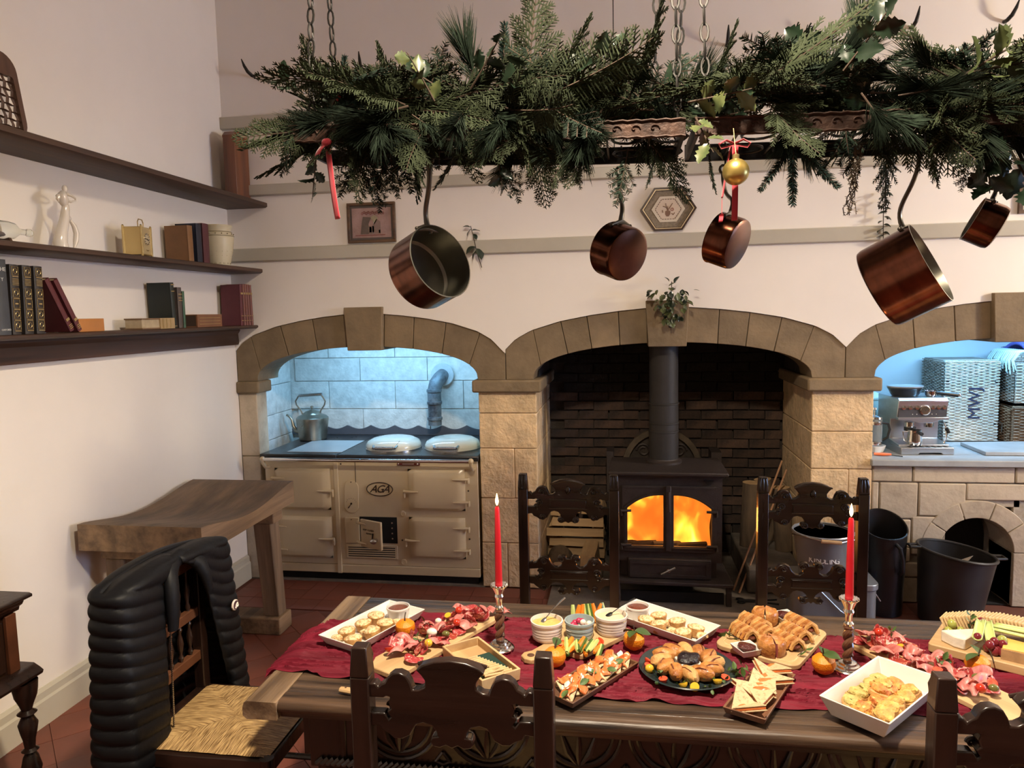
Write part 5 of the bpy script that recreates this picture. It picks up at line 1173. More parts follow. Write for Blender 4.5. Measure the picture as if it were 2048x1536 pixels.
# iron hooks
m_hook = MAT('wrought_iron', (.018, .016, .015), .5, .5, var=.2, vs=20)
HK = [(.245, 3.36, -.04), (.985, 3.35, 0), (2.625, 3.35, 0), (3.203, 3.335, 0), (3.757, 3.305, .004), (4.208, 3.355, .015), (4.69, 3.35, .035)]
HL = ['black iron wall hook nearest the left corner', 'black iron wall hook above the house picture', 'black iron wall hook behind the hanging cord', 'black iron wall hook right of the middle chains', 'black iron wall hook above the upright holly stem', 'black iron wall hook second from the right edge', 'black iron wall hook nearest the right edge']
for (x, z, dx), lb in zip(HK, HL):
    o_ = MB().tube([(x, -.005, z), (x, -.045, z-.004), (x+dx*.3, -.075, z+.012), (x+dx*.7, -.085, z+.045), (x+dx, -.095, z+.085)], [.011, .011, .011, .009, .003], 8).build('wall_hook', m_hook)
    tag(o_, lb, 'hook', 'iron hooks along the back wall')
# thin bell wire hanging in front of the wall
tag(MB().tube([(2.569, -1.6, 4.29), (2.569, -1.6, 3.0), (2.570, -1.6, 2.40)], .0022, 6).build('hanging_cord', m_hook), 'thin dark cord hanging from the ceiling behind the pot rack', 'cord')
# ================================================================== POT RACKS AND GREENERY
m_rust = MAT('rusty_iron_band', (.060, .028, .018), .6, .4, var=.0, vs=22, bump=.4, bs=60, col2=(.028, .015, .012))
m_rackb = MAT('black_iron', (.012, .011, .012), .45, .5, var=.2, vs=12)
YF, YR = -2.50, -2.15
def rack_z(x): return float(np.interp(x, [1.6, 2.5, 3.4, 4.1], [2.322, 2.280, 2.262, 2.258]))
def rail(x0, x1, y, dz0, dz1, th):
    n = 8; P = [x0+(x1-x0)*i/n for i in range(n+1)]
    o = [(x, rack_z(x)+dz0) for x in P]+[(x, rack_z(x)+dz1) for x in P[::-1]]
    return MB().prism(o, y-th/2, y+th/2, 'y')
RL = ['black iron pot rack above the left half of the table', 'black iron pot rack above the right half of the table']
for q, (x0, x1) in enumerate(((1.60, 2.775), (2.80, 4.05))):
    t = thing('pot_rack', RL[q], 'pot rack', (0, 0, 0), group='hanging pot racks')
    f_ = rail(x0, x1, YF, 0, .048, .008).build('front_rail', m_rust, t)
    for e_ in (.002, .046): MB().tube([(x, YF-.006, rack_z(x)+e_+.0016*math.sin(x*160)) for x in [x0+(x1-x0)*i/90 for i in range(91)]], .0035, 5).build('wavy_beading', m_rust, f_)
    k = x0+.05
    while k < x1-.04:
        MB().tube([(k+s_*(.016*(1-u)*math.cos(5.2*u)), YF-.006, rack_z(k)+.024+.013*(1-u)*math.sin(5.2*u)) for s_ in (1,) for u in [i/10 for i in range(11)]], .002, 4).build('engraved_scroll', m_rust, f_); k += .052
    rail(x0, x1, YR, 0, .052, .010).build('rear_rail', m_rackb, t)
    for x in (x0+.006, x1-.006): MB().span((x-.005, YF, rack_z(x)+.002), (x+.005, YR, rack_z(x)+.045)).build('end_rail', m_rackb, t)
    # open scroll grid lying between the rails
    k = x0+.12
    while k < x1-.06:
        MB().span((k-.003, YF, rack_z(k)+.012), (k+.003, YR, rack_z(k)+.018)).build('cross_bar', m_rackb, t)
        for yy in (-2.42, -2.23):
            MB().tube([(k+.06+.045*math.cos(a), yy+.055*math.sin(a), rack_z(k)+.015) for a in [i*.5236 for i in range(12)]], .004, 5, closed=True).build('scroll_ring', m_rackb, t)
        k += .12
    # hooks along the rails
    for xh, yh in (((2.043, YF), (2.600, YR), (1.85, YR)) if q == 0 else ((2.925, YR), (3.383, YF), (3.666, YR))):
        MB().tube([(xh, yh+.0, rack_z(xh)+.055), (xh, yh-.010, rack_z(xh)+.050), (xh, yh-.011, rack_z(xh)-.02), (xh, yh-.006, rack_z(xh)-.045), (xh, yh+.004, rack_z(xh)-.05), (xh, yh+.012, rack_z(xh)-.04)], .0032, 6).build('hook', m_rackb, t)
    # pierced arch crest standing on the rear rail
    xc = 2.30 if q == 0 else 3.47
    c_ = ring(arc(xc, rack_z(xc)+.10, .105, 0, 180, 16)+[(xc-.105, rack_z(xc)+.05), (xc+.105, rack_z(xc)+.05)], arc(xc, rack_z(xc)+.10, .072, 0, 180, 16)+[(xc-.072, rack_z(xc)+.055), (xc+.072, rack_z(xc)+.055)], YR-.005, YR+.005).build('arched_crest', m_rust, t)
    for s_ in (-1, 1): MB().tube([(xc+s_*(.036+.030*math.cos(a)), YR, rack_z(xc)+.115+.034*math.sin(a)) for a in [i*.5236 for i in range(12)]], .006, 6, closed=True).build('crest_scroll', m_rust, c_)
    # chains from the corners up to one hook
    for xe in ((x0+.10), (x1-.02 if q == 0 else x1-.02)) if q == 0 else ((x0+.03), (x1-.05)):
        for ye in (YF, YR):
            a = Vector((xe+(0 if ye == YF else -.055), ye, rack_z(xe)+.05)); b = Vector((xe-.02, -2.34, 3.75)); d = (b-a); Ln = d.length; d.normalize()
            ch = MB().tube([a, a+d*.02], .004, 6); nl = int(Ln/.047)
            for i in range(nl):
                c = a+d*(.02+.047*(i+.5)); n1 = d.orthogonal().normalized(); n2 = d.cross(n1)
                e1 = n1 if i % 2 else n2
                e1 = (n1*math.cos(.6)+n2*math.sin(.6)) if i % 2 else (n2*math.cos(.6)-n1*math.sin(.6))
                ch.tube([c+d*(.0255*math.sin(w))+e1*(.0105*math.cos(w)) for w in [j*.628318 for j in range(10)]], .0034, 5, closed=True)
            o_ = ch.build('chain', m_hook, t)
# ---- copper pans
m_cop = MAT('copper', (.17, .060, .034), .20, 1, var=.0, vs=5, col2=(.050, .020, .013), rv=.07, stretch=(1, 1, 3))
m_copb = MAT('copper_base', (.13, .060, .042), .35, 1, var=.0, vs=6, col2=(.07, .034, .024), rv=.1)
m_tin = MAT('tin_lining', (.19, .18, .15), .35, .9, var=.12, vs=7, rv=.08)
m_hand = MAT('iron_handle', (.085, .075, .062), .35, .8, var=.2, vs=12)
def pan(label, c, n, r_, h_, hook, dup_hook=None):
    n = Vector(n).normalized(); up = Vector((0, 0, 1)); ry = (up-n*up.dot(n)).normalized(); rx = ry.cross(n)
    M3 = Matrix((rx, ry, n)).transposed().to_4x4(); M3.translation = Vector(c)
    t = thing('copper_saucepan', label, 'saucepan', (0, 0, 0), group='copper pans hanging from the racks')
    t.matrix_world = M3
    # local: +Z is the mouth normal, +Y towards the handle
    MB().lathe([(0, -h_), (r_-.012, -h_), (r_-.003, -h_+.004), (r_, -h_+.014), (r_, -.003), (r_+.0015, 0)], 48, caps=False).build('wall', m_cop, t)
    MB().lathe([(0, -h_-.0006), (r_-.012, -h_-.0006), (r_-.004, -h_+.003)], 48, caps=False).build('base', m_copb, t)
    MB().lathe([(r_+.0015, 0), (r_-.002, .0005), (r_-.003, -.004), (r_-.004, -h_+.012), (r_-.012, -h_+.004), (0, -h_+.004)], 48, caps=False).build('lining', m_tin, t)
    inv = M3.inverted(); hk = inv @ Vector(hook)
    L_ = (hk-Vector((0, r_, -.012))).length
    p0 = Vector((0, r_+.004, -.018)); p1 = p0+Vector((0, .045, .004)); p3 = hk; p2 = p1*.55+p3*.45+Vector((0, .02, -.010))
    pts = []
    for i in range(15):
        u = i/14; pts.append(p0*(1-u)**3+p1*2.2*0+3*(1-u)**2*u*(p1+Vector((0, .03, 0)))+3*(1-u)*u*u*(p3+(inv.to_3x3() @ Vector((0, 0, -.11))))+u**3*p3) if True else None
    MB().tube(pts, [.010, .0095]+[.0085]*11+[.010, .011], 10, squash=.7).build('handle', m_hand, t)
    MB().tube([p3+(inv.to_3x3() @ Vector((.011*math.cos(a), 0, .013+.013*math.sin(a)))) for a in [i*.628318 for i in range(10)]], .0045, 6, closed=True).build('hanging_loop', m_hand, t)
    pl = MB().tube([(-.045, r_*math.cos(.045/r_)+.002, -.022), (0, r_+.003, -.020), (.045, r_*math.cos(.045/r_)+.002, -.022)], [.006, .012, .006], 8, squash=.5).build('handle_plate', m_hand, t)
    for x in (-.042, .042): MB().ell((x, r_*math.cos(x/r_)+.004, -.022), .006, 8, 6).build('rivet', m_hand, t)
    MB().ell((.02, r_*.97-.004, -.03), .006, 8, 6).build('rivet', m_tin, t)
    return t
pan('large copper saucepan with its tinned inside showing, hung above the cooker', (2.066, -2.45, 1.964), (.80, -.52, .33), .115, .115, (2.045, -2.47, 2.245))
pan('copper saucepan showing its dull base, hung left of the hexagonal picture', (2.564, -2.2, 2.004), (-.68, .66, .32), .086, .085, (2.593, -2.16, 2.240))
pan('small copper saucepan with a red ribbon beside it, base towards the room', (2.893, -2.2, 2.027), (-.80, .48, .36), .080, .080, (2.919, -2.16, 2.230))
pan('large deep copper saucepan with its mouth to the right, hung above the right pier', (3.43, -2.45, 1.918), (.78, -.42, .46), .118, .150, (3.386, -2.47, 2.215))
pan('smallest copper saucepan, hung under the holly at the right edge', (3.636, -2.2, 2.056), (-.86, .22, .46), .066, .075, (3.666, -2.16, 2.215))
# ---- sprigs
m_twig = MAT('twig_bark', (.045, .026, .016), .8, var=.2, vs=30)
m_cedar = MAT('cedar_green', (.023, .030, .0145), .8, spec=.15, var=.25, vs=14, rnd_=.25)
m_fir = MAT('fir_green', (.012, .022, .0145), .8, spec=.15, var=.25, vs=14, rnd_=.25)
m_pine = MAT('pine_green', (.014, .023, .0145), .8, spec=.15, var=.2, vs=14, rnd_=.25)
m_spruce = MAT('spruce_blue', (.022, .040, .034), .8, spec=.15, var=.2, vs=14, rnd_=.2)
m_holly = MAT('holly_green', (.011, .022, .012), .28, var=.2, vs=14, rnd_=.2)
m_vari = MAT('pale_leaf', (.12, .13, .045), .4, var=.0, vs=9, col2=(.035, .055, .022), rnd_=.2)
def curve_pts(L_, bend, n=10): return [Vector((L_*i/n, bend*L_*math.sin(1.4*i/n)*.35, -bend*L_*(i/n)**2*.25)) for i in range(n+1)]
def mk_cedar(seed, L_=.30):
    random.seed(seed); b = rnd(-.6, .6); P = curve_pts(L_, b, 16); tw = MB().tube(P, [.0028*(1-.6*i/16) for i in range(17)], 4); nd = MB()
    for i in range(1, 17):
        for s_ in (-1, 1):
            tt = i/16; l = L_*.42*(1-tt)**.7*rnd(.7, 1.1)+.016; a = R(rnd(36, 52)); d = Vector((math.cos(a), s_*math.sin(a), rnd(-.22, .22)))
            q = P[i]+d*l; nd.tube([P[i], P[i]+d*l*.5+Vector((0, 0, rnd(-.004, .004))), q], [.0024, .0021, .0012], 3)
            k = max(2, int(l/.011))
            for j in range(1, k):
                for s2 in (-1, 1):
                    l2 = l*.36*(1-j/k)+.008; a2 = a*s_+s2*R(rnd(32, 46)); d2 = Vector((math.cos(a2), math.sin(a2), rnd(-.2, .2))); o_ = P[i]+d*l*j/k
                    nd.tube([o_, o_+d2*l2], [.0023, .0012], 3)
    return tw, nd, m_cedar
def needles(nd, P, n, l, spread, r0=.0008, flat=False):
    for i in range(n):
        u = rnd(.03, 1); f_ = u*(len(P)-1); a = min(int(f_), len(P)-2); p = P[a].lerp(P[a+1], f_-a); t_ = (P[a+1]-P[a]).normalized()
        n1 = t_.orthogonal().normalized(); n2 = t_.cross(n1)
        w = rnd(0, 2*PI) if not flat else random.choice((0, PI))+rnd(-.45, .45)
        n1 = Vector((0, 0, 1)).cross(t_).normalized() if flat else n1; n2 = t_.cross(n1)
        d = (t_*math.cos(spread)+(n1*math.cos(w)+n2*math.sin(w))*math.sin(spread)).normalized(); ll = l*rnd(.75, 1.1)*(1-.35*max(0, u-.8)/.2)
        nd.tube([p, p+d*ll*.6, p+d*ll+Vector((0, 0, -.002))], [r0, r0*1.1, r0*.3], 3, caps=False)
def mk_fir(seed, L_=.24, n=190):
    random.seed(seed); P = curve_pts(L_, rnd(-.5, .5), 10); tw = MB().tube(P, [.003*(1-.5*i/10) for i in range(11)], 5); nd = MB(); needles(nd, P, n, .024, R(58), .0012, True)
    for i in (3, 5, 7):
        for s_ in (-1, 1):
            l = L_*.5*(1-i/12); Q = [P[i]+Vector((math.cos(.75), s_*math.sin(.75), 0))*l*j/4 for j in range(5)]
            tw.tube(Q, .0018, 4); needles(nd, Q, int(n*l/L_*.8), .021, R(58), .0011, True)
    return tw, nd, m_fir
def mk_spruce(seed, L_=.18, n=420):
    random.seed(seed); P = curve_pts(L_, rnd(-.15, .15), 8); tw = MB().tube(P, .003, 5); nd = MB(); needles(nd, P, n, .021, R(48), .0011); return tw, nd, m_spruce
def mk_pine(seed, L_=.16, n=170):
    random.seed(seed); P = curve_pts(L_, rnd(-.3, .3), 8); tw = MB().tube(P, .0035, 5); nd = MB(); needles(nd, P[4:], n, .13, R(24), .0009); needles(nd, P[2:6], n//3, .09, R(34), .0009); return tw, nd, m_pine
def mk_droop(seed, L_=.22):
    random.seed(seed); tw = MB(); nd = MB()
    for b in range(5):
        P = [Vector((L_*i/12*rnd(.96, 1.04), .02*(b-2)*i/12+.012*math.sin(i*.9+b), .01*math.sin(i*1.3+b*2))) for i in range(13)]; tw.tube(P, .0016, 4); needles(nd, P, 80, .010, R(60), .001)
    return tw, nd, MAT('larch_brown', (.075, .055, .030), .7, var=.2)
LIB = {}
for kind, fn, seeds in (('cedar', mk_cedar, (1, 2, 3, 4)), ('fir', mk_fir, (5, 6, 7)), ('spruce', mk_spruce, (8, 9)), ('pine', mk_pine, (10, 11, 12)), ('larch', mk_droop, (13,))):
    LIB[kind] = []
    for s_ in seeds:
        tw, nd, mt = fn(s_); LIB[kind].append((tw.mesh('twig', m_twig), nd.mesh('foliage' if kind == 'cedar' else 'needles', mt, 0)))
def leaf_mesh(kind, mat):
    L_ = .062 if kind != 'ivy' else .050; m = MB(); nu, nv = 4, 10
    def fn(u, v):
        w = (.021 if kind == 'holly' else .017 if kind == 'laurel' else .020)*math.sin(PI*min(1, v*1.02))**.75
        if kind == 'holly' and u in (0, 1): w *= 1.0+.20*(1 if int(v*10) % 2 else -1)
        x = L_*v; y = (u-.5)*2*w; z = -.012*v*v+.30*abs(y)+(.004*math.sin(v*9)*abs(u-.5) if kind == 'holly' else 0)
        return (x, y, z)
    m.grid(fn, nu, nv); return m.mesh('leaf', mat, 60)
LEAF = {k: leaf_mesh(k, m) for k, m in (('holly', m_holly), ('laurel', m_vari), ('ivy', m_holly))}
LEAF['vari'] = leaf_mesh('holly', m_vari)
def dirmat(p, d, roll):
    d = Vector(d).normalized(); up = Vector((0, 0, 1)) if abs(d.z) < .95 else Vector((0, 1, 0))
    y = up.cross(d).normalized(); z = d.cross(y)
    M_ = Matrix((d, y, z)).transposed().to_4x4() @ Matrix.Rotation(roll, 4, 'X'); M_.translation = Vector(p); return M_
def sprig(kind, p, d, roll, sc, label, group):
    M_ = dirmat(p, d, roll) @ Matrix.Scale(sc, 4)
    t = thing('%s_sprig' % kind, label, 'greenery', group=group); t.matrix_world = M_
    a, b = random.choice(LIB[kind]); link('twig', a, t); link(b.name.split('.')[0], b, t); return t
def leafy(kind, p, d, sc, label, group, n=8, L_=.16, name='holly_sprig', berries=0):
    t = thing(name, label, 'greenery', group=group); t.matrix_world = dirmat(p, d, rnd(0, 6)) @ Matrix.Scale(sc, 4)
    P = curve_pts(L_, rnd(-.5, .5), 8); MB().tube(P, [.003, .003, .0028, .0026, .0024, .0022, .002, .0018, .0014], 5).build('stem', m_twig, t)
    for i in range(n):
        u = .12+.88*(i+.5)/n; q = P[min(8, int(u*8))]; w = i*2.4+rnd(-.3, .3); ax = Vector((.75, math.cos(w), math.sin(w)))
        o = link('leaf', LEAF[kind], t); M_ = dirmat(q, ax, rnd(-.6, .6)); o.matrix_local = M_ @ Matrix.Scale(rnd(.75, 1.15), 4)
    for i in range(berries):
        q = P[4+i % 3]+Vector((rnd(-.01, .01), rnd(-.014, .014), .010)); MB().ell(q, .005, 8, 6).build('berry', MAT('berry_red%d' % random.randint(0, 99999), (.25, .015, .01), .25, var=0), t)
    return t
random.seed(42)
GG = 'evergreen garland on the pot racks'
KL = {'cedar': 'feathery cedar sprig in the evergreen garland', 'fir': 'flat-needled fir sprig in the evergreen garland', 'pine': 'long-needled pine tuft in the evergreen garland', 'spruce': 'bristly spruce sprig in the evergreen garland'}
def bed(x): return rack_z(x)+.055
# body of the garland
for k in range(175):
    x = 1.64+2.42*((k*.618034) % 1); y = rnd(-2.52, -2.12); z = bed(x)+rnd(-.0, .10)
    kind = random.choices(('cedar', 'fir', 'pine', 'spruce'), (6, 4, 3, 1))[0]
    sx = random.choice((-1, 1)) if x > 1.84 else 1; d = Vector((sx*rnd(.5, 1), rnd(-.75, .5), rnd(-.12, .42)))
    if 2.85 < x < 3.25 and z < bed(x)+.05: z += .05
    sprig(kind, (x, y, z), d, rnd(0, 6.28), rnd(.75, 1.15), KL[kind], GG)
# sprigs falling below the rails
for k in range(34):
    x = 1.62+2.4*((k*.618034+.3) % 1)
    if 2.45 < x < 3.02 and k % 3: continue
    kind = random.choice(('fir', 'cedar', 'fir', 'pine'))
    sprig(kind, (x, rnd(-2.54, -2.12), bed(x)+.02), (rnd(-.6, .6), rnd(-.55, .1), rnd(-.75, -.35)), rnd(0, 6), rnd(.65, .95), {'fir': 'fir sprig drooping below the rack rail', 'cedar': 'cedar sprig drooping below the rack rail', 'pine': 'pine tuft drooping below the rack rail'}[kind], GG)
# sprigs lying over the front rail, thickest over the left rack
for k in range(64):
    u = (k*.618034+.11) % 1; x = 1.70+.85*u if k < 40 else 3.22+.75*u
    kind = random.choices(('cedar', 'fir', 'pine'), (5, 3, 4))[0]
    sprig(kind, (x, rnd(-2.50, -2.42), bed(x)+rnd(.0, .05)), (rnd(-1, 1), rnd(-.5, -.25), rnd(-.75, -.15)), rnd(0, 6), rnd(.6, .95), {'fir': 'fir sprig lying over the front rail', 'cedar': 'cedar sprig lying over the front rail', 'pine': 'pine tuft lying over the front rail'}[kind], GG)
# named sprigs
SP = [('cedar', (1.74, -2.40, 2.37), (-1, -.1, -.02), .95, 'cedar sprig reaching furthest left on the rack'), ('cedar', (1.76, -2.42, 2.38), (-.75, -.1, .55), .75, 'cedar sprig slanting up left of the left chain'), ('cedar', (1.70, -2.35, 2.38), (-.8, -.2, -.55), .9, 'cedar sprig slanting down at the left end of the rack'),
      ('cedar', (1.74, -2.42, 2.40), (-.35, -.1, .9), .9, 'cedar sprig upright against the left chain'), ('spruce', (1.775, -2.42, 2.40), (.02, 0, 1), 1.0, 'upright spruce tip just right of the left chain'), ('cedar', (1.98, -2.38, 2.36), (-.42, 0, .9), 1.0, 'tall pale cedar sprig between the two spruce tips'),
      ('cedar', (1.98, -2.38, 2.36), (.25, 0, .95), .75, 'shorter cedar sprig beside the tall pale cedar'), ('spruce', (2.255, -2.40, 2.44), (.02, 0, 1), 1.15, 'upright spruce tip taller than the others, over the pine fan'), ('pine', (2.20, -2.44, 2.42), (-.25, -.1, .9), 1.0, 'pine tuft fanning upward left of the taller spruce tip'),
      ('fir', (2.02, -2.42, 2.42), (.35, -.1, .7), .8, 'arched fir sprig left of the upward pine fan'), ('cedar', (2.33, -2.40, 2.40), (.22, 0, 1), 1.12, 'tallest cedar sprig, reaching the top of the picture'), ('cedar', (2.38, -2.40, 2.42), (.55, 0, .75), .85, 'cedar sprig leaning right of the tallest cedar'),
      ('fir', (2.45, -2.40, 2.42), (.8, -.1, .5), .8, 'fir sprig slanting right near the hanging cord'), ('cedar', (2.62, -2.42, 2.40), (.42, 0, .85), 1.0, 'cedar sprig rising left of the middle chains'), ('cedar', (2.85, -2.42, 2.42), (.3, 0, .6), .6, 'small cedar sprig right of the middle chains'),
      ('fir', (2.93, -2.42, 2.38), (.75, 0, .55), .95, 'fir sprig slanting up to the right of the middle chains'), ('pine', (3.22, -2.40, 2.40), (.15, 0, .95), 1.05, 'upward pine tuft in the right-hand rack'), ('cedar', (3.24, -2.40, 2.42), (.35, 0, .8), .75, 'cedar sprig beside the upward pine tuft'),
      ('fir', (1.86, -2.45, 2.28), (.15, -.15, -.9), .72, 'hanging fir sprig in front of the house picture'), ('fir', (1.89, -2.47, 2.28), (.32, -.15, -.8), .6, 'second hanging fir sprig over the house picture corner'), ('fir', (2.24, -2.46, 2.27), (.35, -.1, -.8), .68, 'hanging fir sprig left of the second pan'), ('fir', (2.45, -2.46, 2.27), (.25, 0, -.8), .5, 'short hanging fir sprig above the second pan'),
      ('fir', (2.62, -2.46, 2.26), (-.25, -.1, -.8), .68, 'hanging fir sprig beside the second pan handle'), ('fir', (2.70, -2.46, 2.25), (-.15, 0, -.8), .45, 'short hanging fir sprig above the hexagonal picture'), ('fir', (2.84, -2.46, 2.25), (.1, 0, -.9), .55, 'hanging fir sprig left of the gold bauble'),
      ('spruce', (3.06, -2.47, 2.24), (-.45, -.2, -.6), .85, 'left-hand spruce tip of the hanging cluster right of the bauble'), ('spruce', (3.06, -2.49, 2.24), (-.05, -.2, -.8), .95, 'middle spruce tip of the hanging cluster right of the bauble'), ('spruce', (3.07, -2.47, 2.24), (.45, -.2, -.55), .9, 'right-hand spruce tip of the hanging cluster right of the bauble'),
      ('larch', (3.235, -2.46, 2.24), (-.12, 0, -1), .85, 'straggly brown sprig hanging lowest in the right rack'), ('fir', (3.27, -2.46, 2.24), (.4, 0, -.5), .45, 'short fir tip right of the straggly brown sprig'), ('fir', (3.40, -2.47, 2.25), (.1, 0, -.8), .6, 'hanging fir sprig beside the deep pan handle'),
      ('fir', (3.52, -2.45, 2.22), (-.15, 0, -.9), .5, 'hanging fir sprig left of the holly at the right edge'), ('cedar', (3.62, -2.45, 2.34), (.8, 0, .35), .9, 'cedar sprig reaching out of the right edge')]
for kd, p, d, sc_, lb in SP: sprig(kd, p, d, rnd(-.5, .5) if kd == 'cedar' else rnd(0, 6), sc_, lb, 'single sprigs standing out of the garland')
for k in range(20):
    x = 1.65+2.3*((k*.618034+.77) % 1); leafy('holly', (x, rnd(-2.52, -2.3), bed(x)+rnd(.02, .10)), (rnd(-1, 1), rnd(-.6, .1), rnd(-.2, .7)), rnd(.8, 1.1), 'dark holly sprig tucked into the garland', GG, 5, .12, berries=2 if k % 5 == 0 else 0)
LF = [('vari', (2.08, -2.50, 2.40), (-.3, -.3, .5), 1.0, 'pale leaf sprig above the large left pan', 5), ('holly', (2.18, -2.50, 2.44), (.6, -.2, .6), 1.0, 'broad dark leaf sprig by the taller spruce tip', 5), ('holly', (2.45, -2.50, 2.46), (.7, -.2, .3), 1.1, 'dark leaf sprig near the hanging cord', 6), ('vari', (2.78, -2.52, 2.36), (.7, -.3, .1), 1.05, 'pale holly sprig left of the bauble bow', 7), ('vari', (2.80, -2.52, 2.32), (.2, -.3, -.5), .85, 'pale holly sprig hanging above the bauble', 6),
      ('holly', (3.09, -2.42, 2.38), (.0, 0, 1), 1.05, 'upright holly stem with few leaves in the right rack', 6), ('holly', (3.18, -2.50, 2.42), (.3, -.3, .5), 1.1, 'spiny dark holly left of the rusty arch', 7), ('vari', (3.46, -2.50, 2.38), (.7, -.2, .5), 1.2, 'large pale holly bunch right of the rusty arch', 11), ('vari', (3.50, -2.48, 2.40), (.8, -.1, .05), 1.1, 'pale holly sprig pointing to the right edge', 8), ('holly', (3.55, -2.46, 2.25), (-.1, -.1, -.8), 1.0, 'round-leaved sprig hanging above the smallest pan', 7), ('holly', (3.60, -2.46, 2.22), (.45, -.1, -.8), 1.25, 'round-leaved sprig hanging at the right edge', 9), ('holly', (1.70, -2.48, 2.28), (-.1, -.2, -.9), .8, 'dark leaf sprig hanging behind the left ribbon', 5), ('holly', (2.25, -2.48, 2.28), (.1, -.1, -.7), .75, 'dark leaves hanging between the first two pans', 6)]
for kd, p, d, sc_, lb, n_ in LF: leafy(kd, p, d, sc_, lb, 'leafy sprigs in the garland', n_)
# sprigs on the wall
def wall_sprig(kind, pts, leaves, label, sc_=1.0, berries=()):
    t = thing('ivy_sprig' if kind == 'ivy' else 'greenery_bunch', label, 'greenery')
    MB().tube(pts, .0025, 5).build('stem', m_twig, t)
    for (p, d, s_) in leaves:
        o = link('leaf', LEAF[kind if kind != 'mix' else random.choice(('laurel', 'laurel', 'ivy', 'vari'))], t); o.matrix_local = dirmat(p, d, rnd(-.5, .5)) @ Matrix.Scale(s_*sc_, 4)
    for p in berries: MB().ell(p, .008, 8, 6).build('berry', m_ink, t)
    return t
wall_sprig('ivy', [(1.655, -.05, 2.35), (1.67, -.05, 2.29), (1.69, -.05, 2.19), (1.72, -.05, 2.09)], [((1.655, -.05, 2.34), (-.8, -.2, .25), 1.0), ((1.66, -.05, 2.33), (-.5, -.4, -.6), 1.1), ((1.665, -.05, 2.32), (.8, -.2, .1), 1.1), ((1.67, -.05, 2.30), (.5, -.3, -.6), .9), ((1.685, -.05, 2.22), (-.6, -.3, -.3), 1.5), ((1.69, -.05, 2.21), (.5, -.3, -.7), 1.6), ((1.69, -.05, 2.20), (-.5, -.3, -.8), 1.3)], 'small dark leaf sprig on the wall right of the large left pan')
lv = []
for k in range(13):
    z = 2.44-.022*k; lv.append(((4.08, -.05, z), ((-1) ** k*.8, -.3, rnd(-.4, .2)), rnd(.7, 1.0)))
wall_sprig('ivy', [(4.085, -.05, 2.45), (4.078, -.05, 2.32), (4.082, -.05, 2.16)], lv, 'dark ivy spray on the wall left of the deep copper pan', berries=[(4.05, -.06, 2.37), (4.10, -.06, 2.30)])
lv = []
random.seed(9)
for k in range(85):
    u = rnd(0, 1); w = rnd(-1, 1)*(.14-.095*u); z = 1.95-.21*u-.25*abs(w)*(u < .5); lv.append(((2.885+w, -.075-rnd(0, .05), z), (w*5+rnd(-.4, .4), rnd(-.9, .1), rnd(-1, .25)), rnd(.55, .9)))
lv += [((2.90, -.09, 1.96), (.45, -.1, .9), 1.0), ((2.87, -.09, 1.97), (-.4, -.1, .6), .8), ((2.80, -.09, 1.90), (-1, -.2, -.2), .9), ((2.885, -.09, 1.75), (.1, -.2, -1), 1.0)]
wall_sprig('mix', [(2.885, -.08, 1.97), (2.885, -.085, 1.85), (2.882, -.075, 1.72), (2.882, -.07, 1.66)], lv, 'bunch of pale leafy greenery hung on the central keystone', berries=[(2.874, -.075, 1.70), (2.890, -.075, 1.70)])
# ---- ribbons and bauble
m_vel = MAT('red_velvet', (.42, .012, .030), .75, var=.12, vs=20, sheen=.5)
def ribbon(pts, w, mb):
    n = len(pts)
    def fn(u, v):
        f_ = v*(n-1); a = min(int(f_), n-2); p = Vector(pts[a]).lerp(Vector(pts[a+1]), f_-a); return (p.x+(u-.5)*w, p.y+.003*math.cos(PI*u)+.004*math.sin(v*6), p.z)
    mb.grid(fn, 3, 24); return mb
t = thing('red_ribbon', 'red velvet ribbon hanging at the left end of the rack', 'ribbon')
ribbon([(1.766, -2.555, 2.305), (1.773, -2.56, 2.24), (1.783, -2.56, 2.16), (1.790, -2.555, 2.085)], .018, MB()).build('long_tail', m_vel, t, solid=.002)
ribbon([(1.762, -2.56, 2.305), (1.752, -2.565, 2.285), (1.742, -2.57, 2.262)], .016, MB()).build('short_tail', m_vel, t, solid=.002)
MB().ell((1.768, -2.56, 2.302), (.016, .008, .011), 12, 8).build('knot', m_vel, t)
t = thing('red_ribbon', 'red velvet bow with a long tail behind the gold bauble', 'ribbon')
for s_ in (-1, 1): MB().tube([(2.897, -2.55, 2.238), (2.897+s_*.022, -2.56, 2.246), (2.897+s_*.040, -2.555, 2.238), (2.897+s_*.034, -2.55, 2.228), (2.897, -2.55, 2.236)], .007, 6, squash=.35).build('bow_loop', m_vel, t)
ribbon([(2.902, -2.535, 2.236), (2.903, -2.53, 2.16), (2.902, -2.53, 2.04)], .015, MB()).build('tail', m_vel, t, solid=.002)
ribbon([(2.890, -2.54, 2.236), (2.876, -2.54, 2.16), (2.868, -2.54, 2.10)], .004, MB()).build('thin_tail', m_vel, t, solid=.001)
ribbon([(2.868, -2.54, 2.058), (2.864, -2.54, 2.036)], .010, MB()).tube([(2.868, -2.54, 2.10), (2.868, -2.54, 2.058)], .0008, 4).build('tail_end', m_vel, t)
t = thing('bauble', 'matt gold bauble hanging from the rack in front of a red ribbon', 'bauble', (2.896, -2.590, 2.158))
MB().ell((0, 0, 0), .034, 32, 20).build('ball', MAT('matt_gold', (.55, .40, .12), .33, .85, var=.03), t)
MB().lathe([(.009, .032), (.009, .043), (.004, .046)], 14).build('cap', m_brass, t)
MB().tube([(0, 0, .045), (-.002, .01, .075), (-.004, .02, .115)], .0012, 5).build('thread', m_gilt, t)
